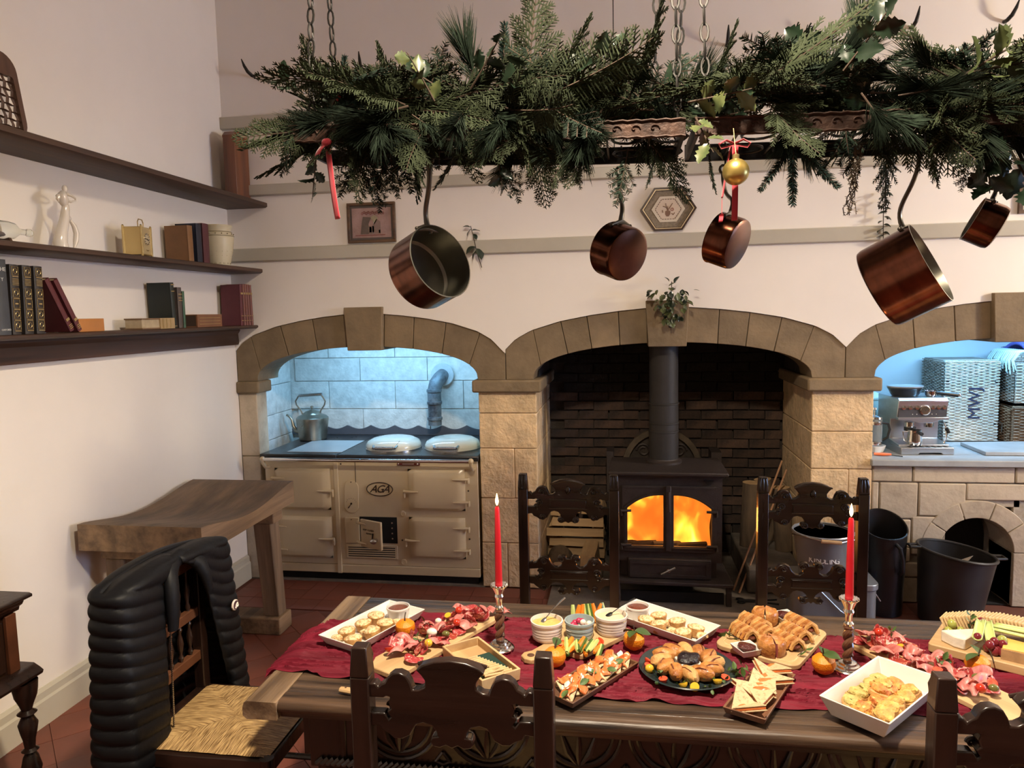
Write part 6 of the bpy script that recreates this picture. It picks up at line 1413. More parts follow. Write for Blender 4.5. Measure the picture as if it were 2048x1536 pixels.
# ================================================================== FOOD AND TABLEWARE
TT = TZ+.0115      # level on which things stand on the runner
m_china = MAT('white_china', (.70, .66, .62), .18, var=.02, coat=.3)
m_board = WOOD('pale_board', (.60, .41, .21), (.42, .26, .12), .55, 5, 0, .1)
m_brd2 = WOOD('acacia', (.16, .07, .035), (.06, .028, .016), .45, 6, 0, .1)
m_pastry = MAT('pastry', (.56, .25, .060), .42, var=.0, vs=36, bump=.5, bs=80, col2=(.27, .085, .018), coat=.3)
m_pastryl = MAT('pale_pastry', (.66, .38, .13), .6, var=.0, vs=34, bump=.4, bs=90, col2=(.38, .18, .055))
m_crumb = MAT('savoury_topping', (.80, .66, .38), .55, var=.0, vs=70, bump=.9, bs=120, col2=(.46, .20, .05), thr=(.35, .55))
m_chut = MAT('red_chutney', (.16, .035, .015), .2, var=.3, vs=60, bump=.8, bs=150)
m_dark_j = MAT('dark_chutney', (.075, .012, .010), .18, var=.3, vs=60, bump=.8, bs=130)
m_berry = MAT('black_jam', (.010, .006, .010), .12, var=.3, vs=60, bump=.6, bs=120)
m_orange = MAT('clementine_peel', (.78, .235, .010), .38, var=.10, vs=6, bump=.25, bs=240)
m_lgreen = MAT('citrus_leaf', (.045, .085, .020), .4, var=.2, vs=20)
m_rocket = MAT('salad_leaf', (.060, .115, .025), .5, var=.25, vs=25)
m_tom = MAT('tomato_red', (.48, .030, .012), .16, var=.12, vs=20, coat=.3)
m_tomy = MAT('tomato_yellow', (.70, .42, .030), .18, var=.1, vs=20, coat=.3)
m_tomin = MAT('tomato_inside', (.62, .12, .05), .3, var=.0, vs=70, col2=(.45, .035, .015))
m_sal = MAT('salami', (.36, .035, .038), .38, var=.0, vs=110, col2=(.66, .36, .32), det=2, thr=(.36, .43))
m_sal2 = MAT('chorizo', (.30, .035, .022), .35, var=.0, vs=90, col2=(.52, .20, .13), det=2, thr=(.40, .46))
m_ham = MAT('cured_ham', (.60, .25, .22), .4, var=.0, vs=22, col2=(.40, .075, .07), stretch=(1, 3, 1))
m_moz = MAT('mozzarella', (.78, .72, .62), .35, var=.04)
m_olive = MAT('olive', (.14, .13, .035), .25, var=.15)
m_carrot = MAT('carrot', (.72, .20, .012), .45, var=.15, vs=20)
m_cuke = MAT('cucumber', (.42, .50, .16), .35, var=.15, vs=24)
m_cskin = MAT('cucumber_skin', (.055, .11, .02), .35, var=.15)
m_pepper = MAT('red_pepper', (.62, .075, .02), .25, var=.12, vs=16)
m_salmon = MAT('smoked_salmon', (.64, .17, .045), .35, var=.2, vs=22, stretch=(1, 4, 1))
m_bread = MAT('seeded_bread', (.66, .50, .30), .8, var=.0, vs=70, bump=.5, bs=150, col2=(.24, .14, .07), thr=(.3, .5))
m_wrap = MAT('speckled_wrap', (.58, .43, .25), .75, var=.0, vs=80, bump=.3, bs=110, col2=(.33, .20, .10), thr=(.30, .45))
m_cracker = MAT('cracker', (.62, .44, .23), .7, var=.12, vs=40, bump=.3, bs=120)
def lump(c, r, n=14, k=10, amp=.12, M=None, sd=0):
    rs = random.Random(sd); w = [(rs.uniform(2, 5), rs.uniform(2, 5), rs.uniform(2, 5), rs.uniform(0, 6)) for _ in range(4)]
    def fn(p):
        s_ = sum(math.sin(a*p.x+d)*math.sin(b*p.y+d*1.7)*math.cos(e*p.z+d) for a, b, e, d in w)/4
        return p*(1+amp*s_*2)
    return MB().ell(c, r, n, k, 0, M, fn)
def rect_dish(name, label, c, ang, L_, W_, h_, mat=m_china, inset=.018, wall=.005, z=None, cat='dish', group=None, feet=False):
    t = thing(name, label, cat, (c[0], c[1], z if z is not None else TT), (0, 0, R(ang)), group)
    a, b = L_/2, W_/2; lv = [(0, inset), (h_, 0), (h_, wall), (.006, inset+wall*.4)]
    vs_ = []
    for zz, i_ in lv: vs_ += [(-a+i_, -b+i_, zz), (a-i_, -b+i_, zz), (a-i_, b-i_, zz), (-a+i_, b-i_, zz)]
    fs = [(3, 2, 1, 0)]+[(q*4+j, q*4+(j+1) % 4, q*4+4+(j+1) % 4, q*4+4+j) for q in range(3) for j in range(4)]+[(12, 13, 14, 15)]
    MB().add(vs_, fs).build('body', mat, t, bev=.002)
    return t
class FR_:
    def __init__(s, c, ang, z): s.c = c; s.a = R(ang); s.z = z
    def __call__(s, u, v, dz=0): return (s.c[0]+u*math.cos(s.a)-v*math.sin(s.a), s.c[1]+u*math.sin(s.a)+v*math.cos(s.a), s.z+dz)
random.seed(77)
# ---- mini quiche / pie
def tartlet(label, p, r_, group, tilt=0, dk=0):
    t = thing('mini_pie', label, 'pie', p, (tilt*rnd(-1, 1), tilt*rnd(-1, 1), rnd(0, 6)), group)
    MB().lathe([(0, 0), (r_*.78, 0), (r_, .024), (r_*1.01, .028), (r_*.9, .027)], 18).build('pastry_case', m_pastryl, t)
    lump((0, 0, .026), (r_*.93, r_*.93, .009), 16, 8, .12, sd=random.randint(0, 999)).build('topping', m_crumb, t)
    return t
def ramekin(label, p, r_, h_, fill, mat=m_china, fz=.75, name='ramekin', ribs=0, group=None):
    t = thing(name, label, 'bowl', p, (0, 0, 0), group)
    pr = [(0, 0), (r_*.80, 0), (r_*.84, .003)]
    if ribs:
        for q in range(ribs): z0 = h_*(.12+.6*q/ribs); rr = r_*(.84+.13*(z0/h_)); pr += [(rr+.0015, z0+.001), (rr+.0015, z0+h_*.45/ribs), (rr, z0+h_*.5/ribs)]
    pr += [(r_*.97, h_*.85), (r_, h_*.88), (r_, h_*.99), (r_*.98, h_), (r_*.92, h_), (r_*.90, h_*.9), (r_*.76, .006), (0, .005)]
    MB().lathe(pr, 32).build('bowl', mat, t)
    lump((0, 0, h_*fz), (r_*.88, r_*.88, h_*.12), 20, 8, .14, sd=random.randint(0, 999)).build('filling', fill, t)
    return t
d1 = rect_dish('serving_dish', 'long white dish of mini pies at the left end of the table', (1.787, -2.391), 65.6, .33, .165, .032)
for k, (x, y) in enumerate(((1.778, -2.345), (1.760, -2.405), (1.829, -2.396), (1.808, -2.458), (1.727, -2.468), (1.768, -2.521))):
    tartlet('mini pie in the long white dish at the left', (x, y, TT+.007), .028, 'mini pies in the left dish', .12)
for k, (x, y) in enumerate(((1.782, -2.452), (1.858, -2.365), (1.705, -2.500), (1.795, -2.425))):
    tag(lump((0, 0, .014), (.020, .015, .013), sd=k).build('pastry_chunk', m_crumb, loc=(x, y, TT+.006)), 'broken crumbly pastry piece among the mini pies', 'pastry', 'pastry pieces in the left dish')
ramekin('ramekin of chutney in the left white dish', (1.842, -2.300, TT+.007), .040, .042, m_chut, fz=.78)
# ---- clementines
def clementine(label, p, leaves=1, stem=True):
    t = thing('clementine', label, 'clementine', (p[0], p[1], TT), (rnd(-.1, .1), rnd(-.1, .1), rnd(0, 6)), 'clementines along the runner')
    MB().lathe([(0, .001), (.014, .002), (.026, .012), (.0325, .028), (.030, .043), (.020, .053), (.008, .056), (.004, .054), (0, .054)], 28).build('fruit', m_orange, t)
    MB().tube([(0, 0, .053), (.002, .001, .066), (.006, .0, .080)], [.0028, .0018, .0016], 6).build('stalk', m_twig, t)
    for q in range(leaves):
        o = link('leaf', LEAF['citrus'], t); o.matrix_local = dirmat((0, 0, .060), (math.cos(q*2.1+1), math.sin(q*2.1+1), .25-.3*q), .3) @ Matrix.Scale(.85, 4)
    return t
LEAF['citrus'] = leaf_mesh('laurel', m_lgreen); LEAF['salad'] = leaf_mesh('laurel', m_rocket)
clementine('clementine beside the long white dish at the left', (1.905, -2.420), 0)
clementine('leafy clementine between the dips and the pastry wreath', (2.628, -2.430), 3)
clementine('clementine behind the post of the front chair', (2.400, -2.565), 1)
clementine('clementine beside the right candlestick', (3.160, -2.520), 2)
clementine('clementine at the edge of the cheese board', (3.572, -2.480), 2)
# ---- candlesticks
m_silver = MAT('silver_plate', (.70, .69, .67), .16, 1, var=.12, vs=30, rv=.08)
m_twist = WOOD('barley_twist', (.14, .055, .028), (.05, .02, .012), .3, 8, 2, .05, .3)
m_wax = MAT('red_wax', (.50, .010, .020), .35, var=.05, sss=.3)
m_fl = MAT('candle_flame', (1, .7, .3), .5, var=0, emis=(1, .60, .20), es=14)
def candle(label_s, label_c, x, y, zs, zc):
    t = thing('candlestick', label_s, 'candlestick', (x, y, TT), group='candlesticks')
    H = zs-TT
    MB().lathe([(0, 0), (.042, 0), (.044, .004), (.040, .008), (.034, .010), (.032, .015), (.026, .017), (.024, .022), (.016, .025), (0, .026)], 32).build('base', m_silver, t)
    tw = MB(); h0, h1 = .025, H*.62; n = 24
    for ph in (0, PI):
        tw.tube([(.0065*math.cos(ph+u*2.6*PI), .0065*math.sin(ph+u*2.6*PI), h0+.012+(h1-h0-.024)*u) for u in [i/n for i in range(n+1)]], .0095, 10)
    tw.lathe([(.012, h0), (.015, h0+.006), (.011, h0+.014)], 16).lathe([(.011, h1-.014), (.015, h1-.006), (.012, h1)], 16).build('twisted_stem', m_twist, t)
    MB().lathe([(.013, h1), (.014, h1+.006), (.009, h1+.012), (.010, h1+.03), (.015, h1+.040), (.012, h1+.048), (.016, h1+.058), (.020, H-.012), (.024, H-.004), (.024, H), (.012, H), (.011, H-.01)], 24).build('socket', m_silver, t)
    for k in range(14):
        a = 2*PI*k/14; MB().ell((.0235*math.cos(a), .0235*math.sin(a), H-.003), .0042, 6, 5).build('rim_bead', m_silver, t)
    c = thing('taper_candle', label_c, 'candle', (x, y, zs-.008), group='red taper candles')
    hc = zc-zs+.008
    MB().lathe([(0, 0), (.0115, 0), (.0100, hc*.5), (.0075, hc-.006), (.0055, hc), (.002, hc-.002), (0, hc-.002)], 20).build('wax', m_wax, c)
    MB().tube([(0, 0, hc-.003), (.0006, 0, hc+.007)], .0009, 5).build('wick', m_ink, c)
    MB().lathe([(0, hc+.003), (.0038, hc+.010), (.0052, hc+.017), (.0040, hc+.026), (.0018, hc+.036), (0, hc+.042)], 14).build('flame', m_fl, c)
    lamp('candle_flame_source', 'POINT', (x, y, zc+.035), .9, (1, .55, .22), .008)
candle('silver and twisted wood candlestick left of the dip bowls', 'lit red taper candle left of the dip bowls', 2.222, -2.468, .978, 1.220)
candle('silver and twisted wood candlestick left of the right meat board', 'lit red taper candle left of the right meat board', 3.231, -2.487, .984, 1.214)
# ---- meat boards
disc_meshes = []
def slice_mesh(mat, r_, sd, fold):
    rs = random.Random(sd); p1, p2 = rs.uniform(0, 6), rs.uniform(0, 6); m = MB(); nr, na = 4, 18
    vs_ = [(0, 0, .002)]; 
    for i in range(1, nr+1):
        for j in range(na):
            a = 2*PI*j/na; rr = r_*i/nr; x = rr*math.cos(a); y = rr*math.sin(a)
            z = .004*math.sin(2*a+p1)*(i/nr)**2+.002*math.sin(3*a+p2)*(i/nr)
            if fold:
                # folded: one half rises and curls over
                yy = y; w = max(0, y)/r_; z += .032*math.sin(min(1, w)*2.2)*r_/.03; y = y if y < 0 else r_*.45*math.sin(w*2.4)
            vs_.append((x, y, z))
    fs = [(0, 1+j, 1+(j+1) % na) for j in range(na)]+[(1+i*na+j, 1+(i+1)*na+j, 1+(i+1)*na+(j+1) % na, 1+i*na+(j+1) % na) for i in range(nr-1) for j in range(na)]
    m.add(vs_, fs); return m.mesh('salami_slice', mat, 60)
SL = {k: [slice_mesh(mt, r_, s_, fo) for s_, fo in ((1, 0), (2, 1), (3, 1), (4, 1))] for k, mt, r_ in (('salami', m_sal, .026), ('chorizo', m_sal2, .022))}
def hamfold(sd):
    rs = random.Random(sd); a, b, c = rs.uniform(2, 4), rs.uniform(0, 6), rs.uniform(.5, 1.2)
    def fn(u, v): return ((u-.5)*.085+.010*math.sin(v*5+b), (v-.5)*.045*(1+.3*math.sin(u*a*2+b)), .004+.020*abs(math.sin(u*a*2.2+b+v*c))*(.5+.5*math.sin(PI*v))+.006*v)
    return MB().grid(fn, 26, 8).mesh('ham_fold', m_ham, 80)
HF = [hamfold(i) for i in range(5)]
def put(name, me, label, cat, p, rot, sc_, group, solid=.0014):
    o = link(name, me, None, p, rot, solid=solid); o.scale = (sc_,)*3; return tag(o, label, cat, group)
def tomato(label, p, half, mat=m_tom, r_=.014, group=None):
    if half:
        t = thing('tomato_half', label, 'tomato', p, (rnd(-.9, .3), rnd(-.5, .5), rnd(0, 6)), group)
        MB().lathe([(0, 0), (r_*.6, .15*r_), (r_*.95, .6*r_), (r_, r_)], 16, caps=False).build('skin', mat, t); MB().lathe([(r_, r_), (r_*.6, r_*1.02), (0, r_*.98)], 16, caps=False).build('cut_face', m_tomin if mat is m_tom else m_tomy, t)
    else: t = tag(MB().ell((0, 0, r_), (r_, r_, r_*.95), 16, 10).build('cherry_tomato', mat, loc=p), label, 'tomato', group)
    return t
def meat_board(label, c, ang, L_, W_, side, taper):
    z = TT
    t = thing('serving_board', label, 'board', (c[0], c[1], z), (0, 0, R(ang)))
    a, b = L_/2, W_/2
    MB().prism([(-a, -b*.55), (-a+.05, -b), (a-.04, -b), (a-.01, -b*.8), (a, -b*.5), (a, b*.5), (a-.01, b*.8), (a-.04, b), (-a+.05, b), (-a, b*.55)], .0, .016, 'z').build('board', m_board, t, bev=.003)
    F = FR_(c, ang, z+.017)
    return F
B1 = meat_board('pale wooden meat board behind the front chair', (2.018, -2.452), 63, .50, .140, 'left', 1)
B2 = meat_board('pale wooden meat board at the right of the table', (3.455, -2.515), -58, .53, .135, 'right', 1)
def meats(F, side, u0, u1):
    n = 34
    for k in range(n):
        u = u0+(u1-u0)*(k+.5)/n+rnd(-.01, .01); v = (-.04, 0, .04)[k % 3]+rnd(-.012, .012); dz = rnd(0, .010)
        kd = k % 4
        if kd in (0, 2): put('salami_slice', random.choice(SL['salami']), 'folded speckled salami slice on the %s meat board' % side, 'salami', F(u, v, .002+dz), (rnd(-.35, .35), rnd(-.35, .35), rnd(0, 6.28)), rnd(.85, 1.1), 'salami on the %s board' % side)
        elif kd == 1: put('ham_slice', random.choice(HF), 'ruffled pink ham slice on the %s meat board' % side, 'ham', F(u, v, .002+dz), (rnd(-.2, .2), rnd(-.2, .2), rnd(0, 6.28)), rnd(.8, 1.1), 'ham on the %s board' % side)
        else: put('chorizo_slice', random.choice(SL['chorizo']), 'dark red chorizo slice on the %s meat board' % side, 'chorizo', F(u, v, .004+dz), (rnd(-.5, .5), rnd(-.5, .5), rnd(0, 6.28)), rnd(.85, 1.1), 'chorizo on the %s board' % side)
meats(B1, 'left', -.165, .235); meats(B2, 'right', -.235, .135)
tomato('halved red tomato at the near end of the left meat board', B1(-.175, .035, .012), True)
tomato('round red tomato in the middle of the left meat board', B1(.06, -.03, .022), False, r_=.012); tomato('yellow cherry tomato on the left meat board', B1(-.09, -.045, .016), False, m_tomy, .0125)
tomato('red tomato at the far end of the left meat board', B1(.13, .02, .026), False, r_=.012); tomato('small orange tomato half on the left meat board', B1(.09, .03, .026), True, m_tomy, .011)
tag(MB().ell((0, 0, .012), (.017, .013, .012), 14, 8).build('mozzarella_ball', m_moz, loc=B1(-.03, -.005, .018)), 'larger mozzarella ball in the middle of the left meat board', 'mozzarella'); tag(MB().ell((0, 0, .009), (.011, .010, .009), 12, 8).build('mozzarella_ball', m_moz, loc=B1(.045, .035, .02)), 'smaller mozzarella ball near the far end of the left meat board', 'mozzarella')
tag(MB().ell((0, 0, .009), (.013, .010, .009), 12, 8).build('olive', m_olive, loc=B1(-.01, -.045, .018)), 'green olive on the left meat board', 'olive'); 
for k, (u, v) in enumerate(((-.06, .0), (.02, .03), (-.09, -.01))): leafy('salad', B1(u, v, .022), (rnd(-1, 1), rnd(-1, 1), .2), .35, 'rosemary-green leaf sprig on the left meat board', 'leaf sprigs on the left meat board', 4, .11, 'leaf_sprig')
for k, (u, v, hf) in enumerate(((-.20, .015, 0), (.03, -.035, 1), (.06, .03, 1), (.145, -.03, 0), (.13, .035, 1))): tomato(('round red tomato at the far end of the right meat board', 'halved tomato beside the quiche dish on the right meat board', 'halved tomato turned to the cheese on the right meat board', 'round tomato by the chair on the right meat board', 'tomato half at the near end of the right meat board')[k], B2(u, v, .018), bool(hf), r_=.013)
tomato('yellow tomato half on the right meat board', B2(-.11, .0, .02), True, m_tomy, .011)
for k, (u, v) in enumerate(((.10, .02), (.155, .005))): tag(MB().ell((0, 0, .009), (.013, .010, .009), 12, 8).build('olive', m_olive, loc=B2(u, v, .02)), ('olive further from', 'olive nearer to')[k]+' the near end of the right meat board', 'olive')
leafy('salad', B2(.0, .0, .024), (.5, .3, .2), .4, 'dark rosemary tuft in the middle of the right meat board', 'herbs on the right meat board', 6, .1, 'leaf_sprig'); leafy('salad', B2(-.17, .03, .022), (.2, .6, .5), .35, 'rosemary tip at the far end of the right meat board', 'herbs on the right meat board', 5, .1, 'leaf_sprig')
# ---- shallow wooden tray of breadsticks and crackers
tr = rect_dish('wooden_tray', 'shallow pale wooden tray of breadsticks behind the front chair', (2.185, -2.600), -50, .25, .125, .034, m_board, .002, .007, cat='tray')
FT = FR_((2.185, -2.600), -50, TT+.008)
MB_nap = MB().span((-.055, -.045, 0), (.055, .045, .014))
tag(MB_nap.build('green_packet', MAT('green_card', (.012, .045, .035), .5, var=.1), loc=FT(.02, .005, 0), rot=(0, 0, R(-50)), bev=.002), 'dark green packet lying in the breadstick tray', 'packet')
for k in range(12):
    u = -.02+.011*k; a = FT(u, -.028+.004*k, .017); b = FT(u+.016, -.006+.004*k, .026)
    tag(MB().tube([a, b], .0048, 7).build('breadstick_piece', m_cracker), 'short breadstick piece laid across the green packet', 'breadstick', 'breadsticks in the tray')
for k in range(7): tag(MB().tube([FT(.055+.006*k, -.035, .016+.003*(k % 2)), FT(.075+.005*k, .02, .018+.004*(k % 3))], .0035, 6).build('breadstick', m_cracker), 'thin breadstick at the near end of the tray', 'breadstick', 'thin breadsticks in the tray')
t = thing('cheese_knife', 'small knife with pale wooden handle at the front table edge', 'knife', (1.845, -2.765, TZ+.001), (0, 0, R(-12)))
MB().tube([(-.025, 0, .008), (.0, 0, .009), (.035, 0, .007)], [.010, .011, .008], 10, squash=.7).build('handle', m_board, t); MB().lathe([(.003, 0), (.003, .001)], 8, c=(-.008, 0, .0165)).build('handle_hole', m_brd2, t)
MB().prism([(.035, -.006), (.08, -.010), (.085, .004), (.035, .006)], .005, .0065, 'z').build('blade', m_steel, t)
# ---- paddle board with dips and crudites
vb = thing('paddle_board', 'pale wooden paddle board of dips and raw vegetables', 'board', (2.468, -2.362, TT), (0, 0, R(51)))
o_ = [(-.115, -.108), (.115, -.108), (.125, -.098), (.125, .098), (.115, .108), (-.115, .108), (-.125, .095), (-.130, .05), (-.14, .028), (-.20, .022), (-.225, .030), (-.245, .022), (-.252, .0), (-.245, -.022), (-.225, -.030), (-.20, -.022), (-.14, -.028), (-.130, -.05), (-.125, -.095)]
MB().prism(o_, 0, .016, 'z').build('board', m_board, vb, bev=.003); MB().lathe([(.011, 0), (.011, .0012), (0, .0012)], 20, c=(-.225, 0, .0156)).build('handle_hole', m_brd2, vb)
BZ = TT+.0165
m_hum = MAT('hummus', (.62, .42, .13), .5, var=.12, vs=40, bump=.6, bs=70); m_dip = MAT('cream_dip', (.70, .60, .38), .5, var=.1, vs=40, bump=.6, bs=70); m_rad = MAT('pickled_radish', (.45, .03, .09), .25, var=.2, vs=30)
m_blue = MAT('pale_blue_glaze', (.30, .38, .40), .2, var=.03, coat=.3); m_creamg = MAT('cream_glaze', (.68, .60, .55), .25, var=.03, coat=.2)
ramekin('cream ribbed bowl of yellow hummus on the paddle board', (2.362, -2.418, BZ), .051, .060, m_hum, m_creamg, .78, 'dip_bowl', 4, 'dip bowls'); ramekin('pale blue bowl of pink radishes on the paddle board', (2.463, -2.398, BZ), .047, .056, m_creamg, m_blue, .55, 'dip_bowl', 3, 'dip bowls'); ramekin('cream ribbed bowl of pale dip on the paddle board', (2.560, -2.355, BZ), .052, .060, m_dip, m_creamg, .80, 'dip_bowl', 4, 'dip bowls')
for k in range(9):
    a = k*2.4; r_ = .011+.010*(k % 3); tag(MB().ell((0, 0, 0), (.0095, .0095, .0085), 12, 8).build('radish', m_rad if k % 8 else m_moz, loc=(2.463+r_*math.cos(a), -2.398+r_*math.sin(a), BZ+.040+.008*(k % 3 == 0))), 'small pink radish in the pale blue bowl' if k % 8 else 'white radish half in the pale blue bowl', 'radish', 'radishes in the blue bowl')
def spoon(label, p, d, mat):
    t = thing('spoon', label, 'spoon', group='spoons in the dips'); t.matrix_world = dirmat(p, d, 0)
    MB().ell((0, 0, 0), (.016, .010, .004), 12, 6).build('spoon_bowl', mat, t); MB().tube([(.014, 0, 0), (.05, 0, .002), (.085, 0, .0), (.10, 0, -.002)], [.0022, .0022, .0045, .005], 8, squash=.5).build('spoon_handle', mat, t)
spoon('steel spoon resting in the hummus bowl', (2.350, -2.418, BZ+.054), (.62, .35, .62), m_steel); spoon('dark-handled spoon resting in the pale dip bowl', (2.552, -2.355, BZ+.056), (.72, .25, .42), m_dark)
def stick(mat, label, p, d, l, r_, group, skin=False):
    t = thing('vegetable_stick', label, 'vegetable', group=group); t.matrix_world = dirmat(p, d, rnd(0, 6))
    MB().tube([(-l/2, 0, 0), (-l*.2, 0, .001), (l*.2, 0, .001), (l/2, 0, 0)], [r_*.8, r_, r_, r_*.7], 6).build('flesh', mat, t)
    if skin: MB().tube([(-l/2, 0, -r_*.55), (l/2, 0, -r_*.55)], r_*.62, 6).build('skin', m_cskin, t)
for k in range(14):
    x = 2.418+.0085*k+rnd(-.004, .004); y = -2.497+rnd(-.006, .010)-.0015*abs(k-6); zz = BZ+.008+rnd(0, .014)
    kd = ('carrot', 'cucumber')[k % 2]
    stick(m_carrot if kd == 'carrot' else m_cuke, ('orange carrot stick' if kd == 'carrot' else 'pale cucumber stick')+' in front of the dip bowls', (x, y, zz), (rnd(-.5, .1), -.6+rnd(-.1, .1), rnd(-.25, .05)+.0), rnd(.055, .07), rnd(.0065, .0085), 'crudites in front of the dips', kd == 'cucumber')
for k in range(8):
    kd = ('cucumber', 'carrot', 'carrot', 'cucumber')[k % 4]
    stick(m_carrot if kd == 'carrot' else m_cuke, ('carrot stick' if kd == 'carrot' else 'cucumber stick')+' standing behind the dip bowls', (2.435+.014*k, -2.300+.004*k, BZ+.030), (rnd(-.3, .3), .35, .9), .06, .008, 'crudites behind the dips', kd == 'cucumber')
for k, (x, y, rz) in enumerate(((2.418, -2.478, .4), (2.530, -2.462, -1.3), (2.415, -2.50, 1.2))):
    t = thing('pepper_half', ('red pepper piece beside the hummus bowl', 'halved red pepper right of the carrot sticks', 'orange pepper piece left of the carrot sticks')[k], 'pepper', (x, y, BZ+.006), (rnd(-.4, .4), rnd(-.3, .3), rz), 'pepper pieces')
    MB().grid(lambda u, v: ((u-.5)*.05, (v-.5)*.024*math.sin(PI*(.12+.8*u)), .012-.011*math.cos(PI*(v-.5))*math.sin(PI*(.1+.8*u))), 10, 8).build('flesh', m_pepper if k < 2 else m_carrot, t, solid=.003)
# ---- second white dish with pies
rect_dish('serving_dish', 'long white dish of mini pies before the stove', (2.728, -2.268), -36, .325, .155, .032)
for k, (x, y) in enumerate(((2.670, -2.280), (2.715, -2.245), (2.712, -2.312), (2.772, -2.285), (2.822, -2.330), (2.785, -2.362))): tartlet('mini pie in the white dish before the stove', (x, y, TT+.007), .027, 'mini pies in the dish before the stove', .15)
for k, (x, y) in enumerate(((2.750, -2.335), (2.84, -2.36), (2.745, -2.278))): tag(lump((0, 0, .014), (.019, .015, .012), sd=k+40).build('pastry_chunk', m_crumb, loc=(x, y, TT+.006)), 'crumbly pastry piece in the white dish before the stove', 'pastry', 'pastry pieces in the dish before the stove')
ramekin('ramekin of chutney in the white dish before the stove', (2.645, -2.206, TT+.007), .040, .040, m_chut, fz=.80)
# ---- smoked salmon board
rect_dish('serving_tray', 'dark wooden tray of smoked salmon flatbreads', (2.512, -2.640), 55, .305, .110, .018, m_brd2, .006, .006, cat='tray')
FS = FR_((2.512, -2.640), 55, TT+.007)
for k in range(13):
    u = -.125+.021*k; v = (-.019, .017)[k % 2]+rnd(-.004, .004)
    t = thing('salmon_flatbread', 'folded smoked salmon flatbread on the dark tray', 'flatbread', FS(u*.94, v, .010), (rnd(-.1, .1), rnd(-.55, -.2), R(55)+rnd(-1.3, 1.3)), 'salmon flatbreads')
    MB().prism([(-.026, -.019), (.028, -.016), (.023, .021), (-.021, .018)], 0, .006, 'z').build('bread', m_bread, t, bev=.002)
    MB().grid(lambda u_, v_: ((u_-.5)*.046+.006*math.sin(v_*5+k), (v_-.5)*.026+.006*math.sin(u_*6+k*2), .0075+.011*abs(math.sin(u_*5+k+v_*2))*(.4+.6*v_)), 10, 6).build('salmon', m_salmon, t, solid=.002)
    lump((.018*(-1)**k, .012, .010), (.012, .008, .005), 8, 6, .3, sd=k).build('soft_cheese', m_moz, t)
    if k % 2 == 0:
        o = link('leaf', LEAF['salad'], t); o.matrix_local = dirmat((0, 0, .014), (rnd(-1, 1), rnd(-1, 1), .15), .2) @ Matrix.Scale(.5, 4)
# ---- pastry wreath on a dark plate
m_plate = MAT('dark_green_glaze', (.018, .030, .034), .2, var=.1, vs=8, coat=.3)
t = thing('dinner_plate', 'round dark green plate under the pastry wreath', 'plate', (2.778, -2.560, TT))
MB().lathe([(0, 0), (.085, 0), (.10, .004), (.130, .016), (.136, .020), (.133, .022), (.100, .010), (.085, .006), (0, .006)], 48).build('plate', m_plate, t)
t = thing('pastry_wreath', 'golden plaited pastry wreath on the dark green plate', 'pastry', (2.780, -2.552, TT+.008))
for k in range(12):
    a = 2*PI*k/12; M_ = TR((.072*math.cos(a), .072*math.sin(a), .020), (0, 0, a+R(28)))
    lump((0, 0, 0), (.036, .021, .021), 16, 10, .10, M_, sd=k+5).build('segment', m_pastry if k % 3 else m_pastryl, t)
    MB().tube([tuple(M_ @ Vector(p)) for p in ((-.03, -.014, .006), (-.005, -.012, .019), (.015, -.008, .018), (.030, .002, .006))], .0018, 5).build('glaze_line', m_chut, t)
t = thing('sauce_dish', 'small square white dish of dark chutney in the pastry wreath', 'bowl', (2.782, -2.552, TT+.012), (0, 0, R(20)))
MB().prism([(-.030, -.030), (.030, -.030), (.030, .030), (-.030, .030)], 0, .022, 'z').build('dish', m_china, t, bev=.003); lump((0, 0, .026), (.032, .032, .016), 22, 12, .2, sd=3).build('chutney', m_berry, t)
for k, (a, mt, hf) in enumerate(((200, m_tomy, 0), (188, m_tom, 1), (172, m_tom, 1), (232, m_tom, 1), (262, m_tomy, 1), (277, m_tomy, 1), (312, m_tomy, 1), (328, m_tom, 1))):
    tomato(('yellow cherry tomato at the left rim of the wreath plate', 'red tomato half left of the wreath', 'red tomato half at the upper left of the wreath', 'long red tomato half at the lower left of the wreath', 'orange-yellow tomato half at the front of the wreath', 'pale yellow tomato half at the front of the wreath', 'yellow tomato half at the right front of the wreath', 'pink tomato half at the right front of the wreath')[k], (2.778+.113*math.cos(R(a)), -2.560+.113*math.sin(R(a)), TT+.013), bool(hf), mt, .0125)
for k in range(9): leafy('salad', (2.778+.108*math.cos(R(185+k*21)), -2.560+.108*math.sin(R(185+k*21)), TT+.018), (rnd(-1, 1), rnd(-1, 1), .1), .30, 'rocket sprig around the pastry wreath', 'rocket around the wreath', 4, .1, 'rocket_sprig')
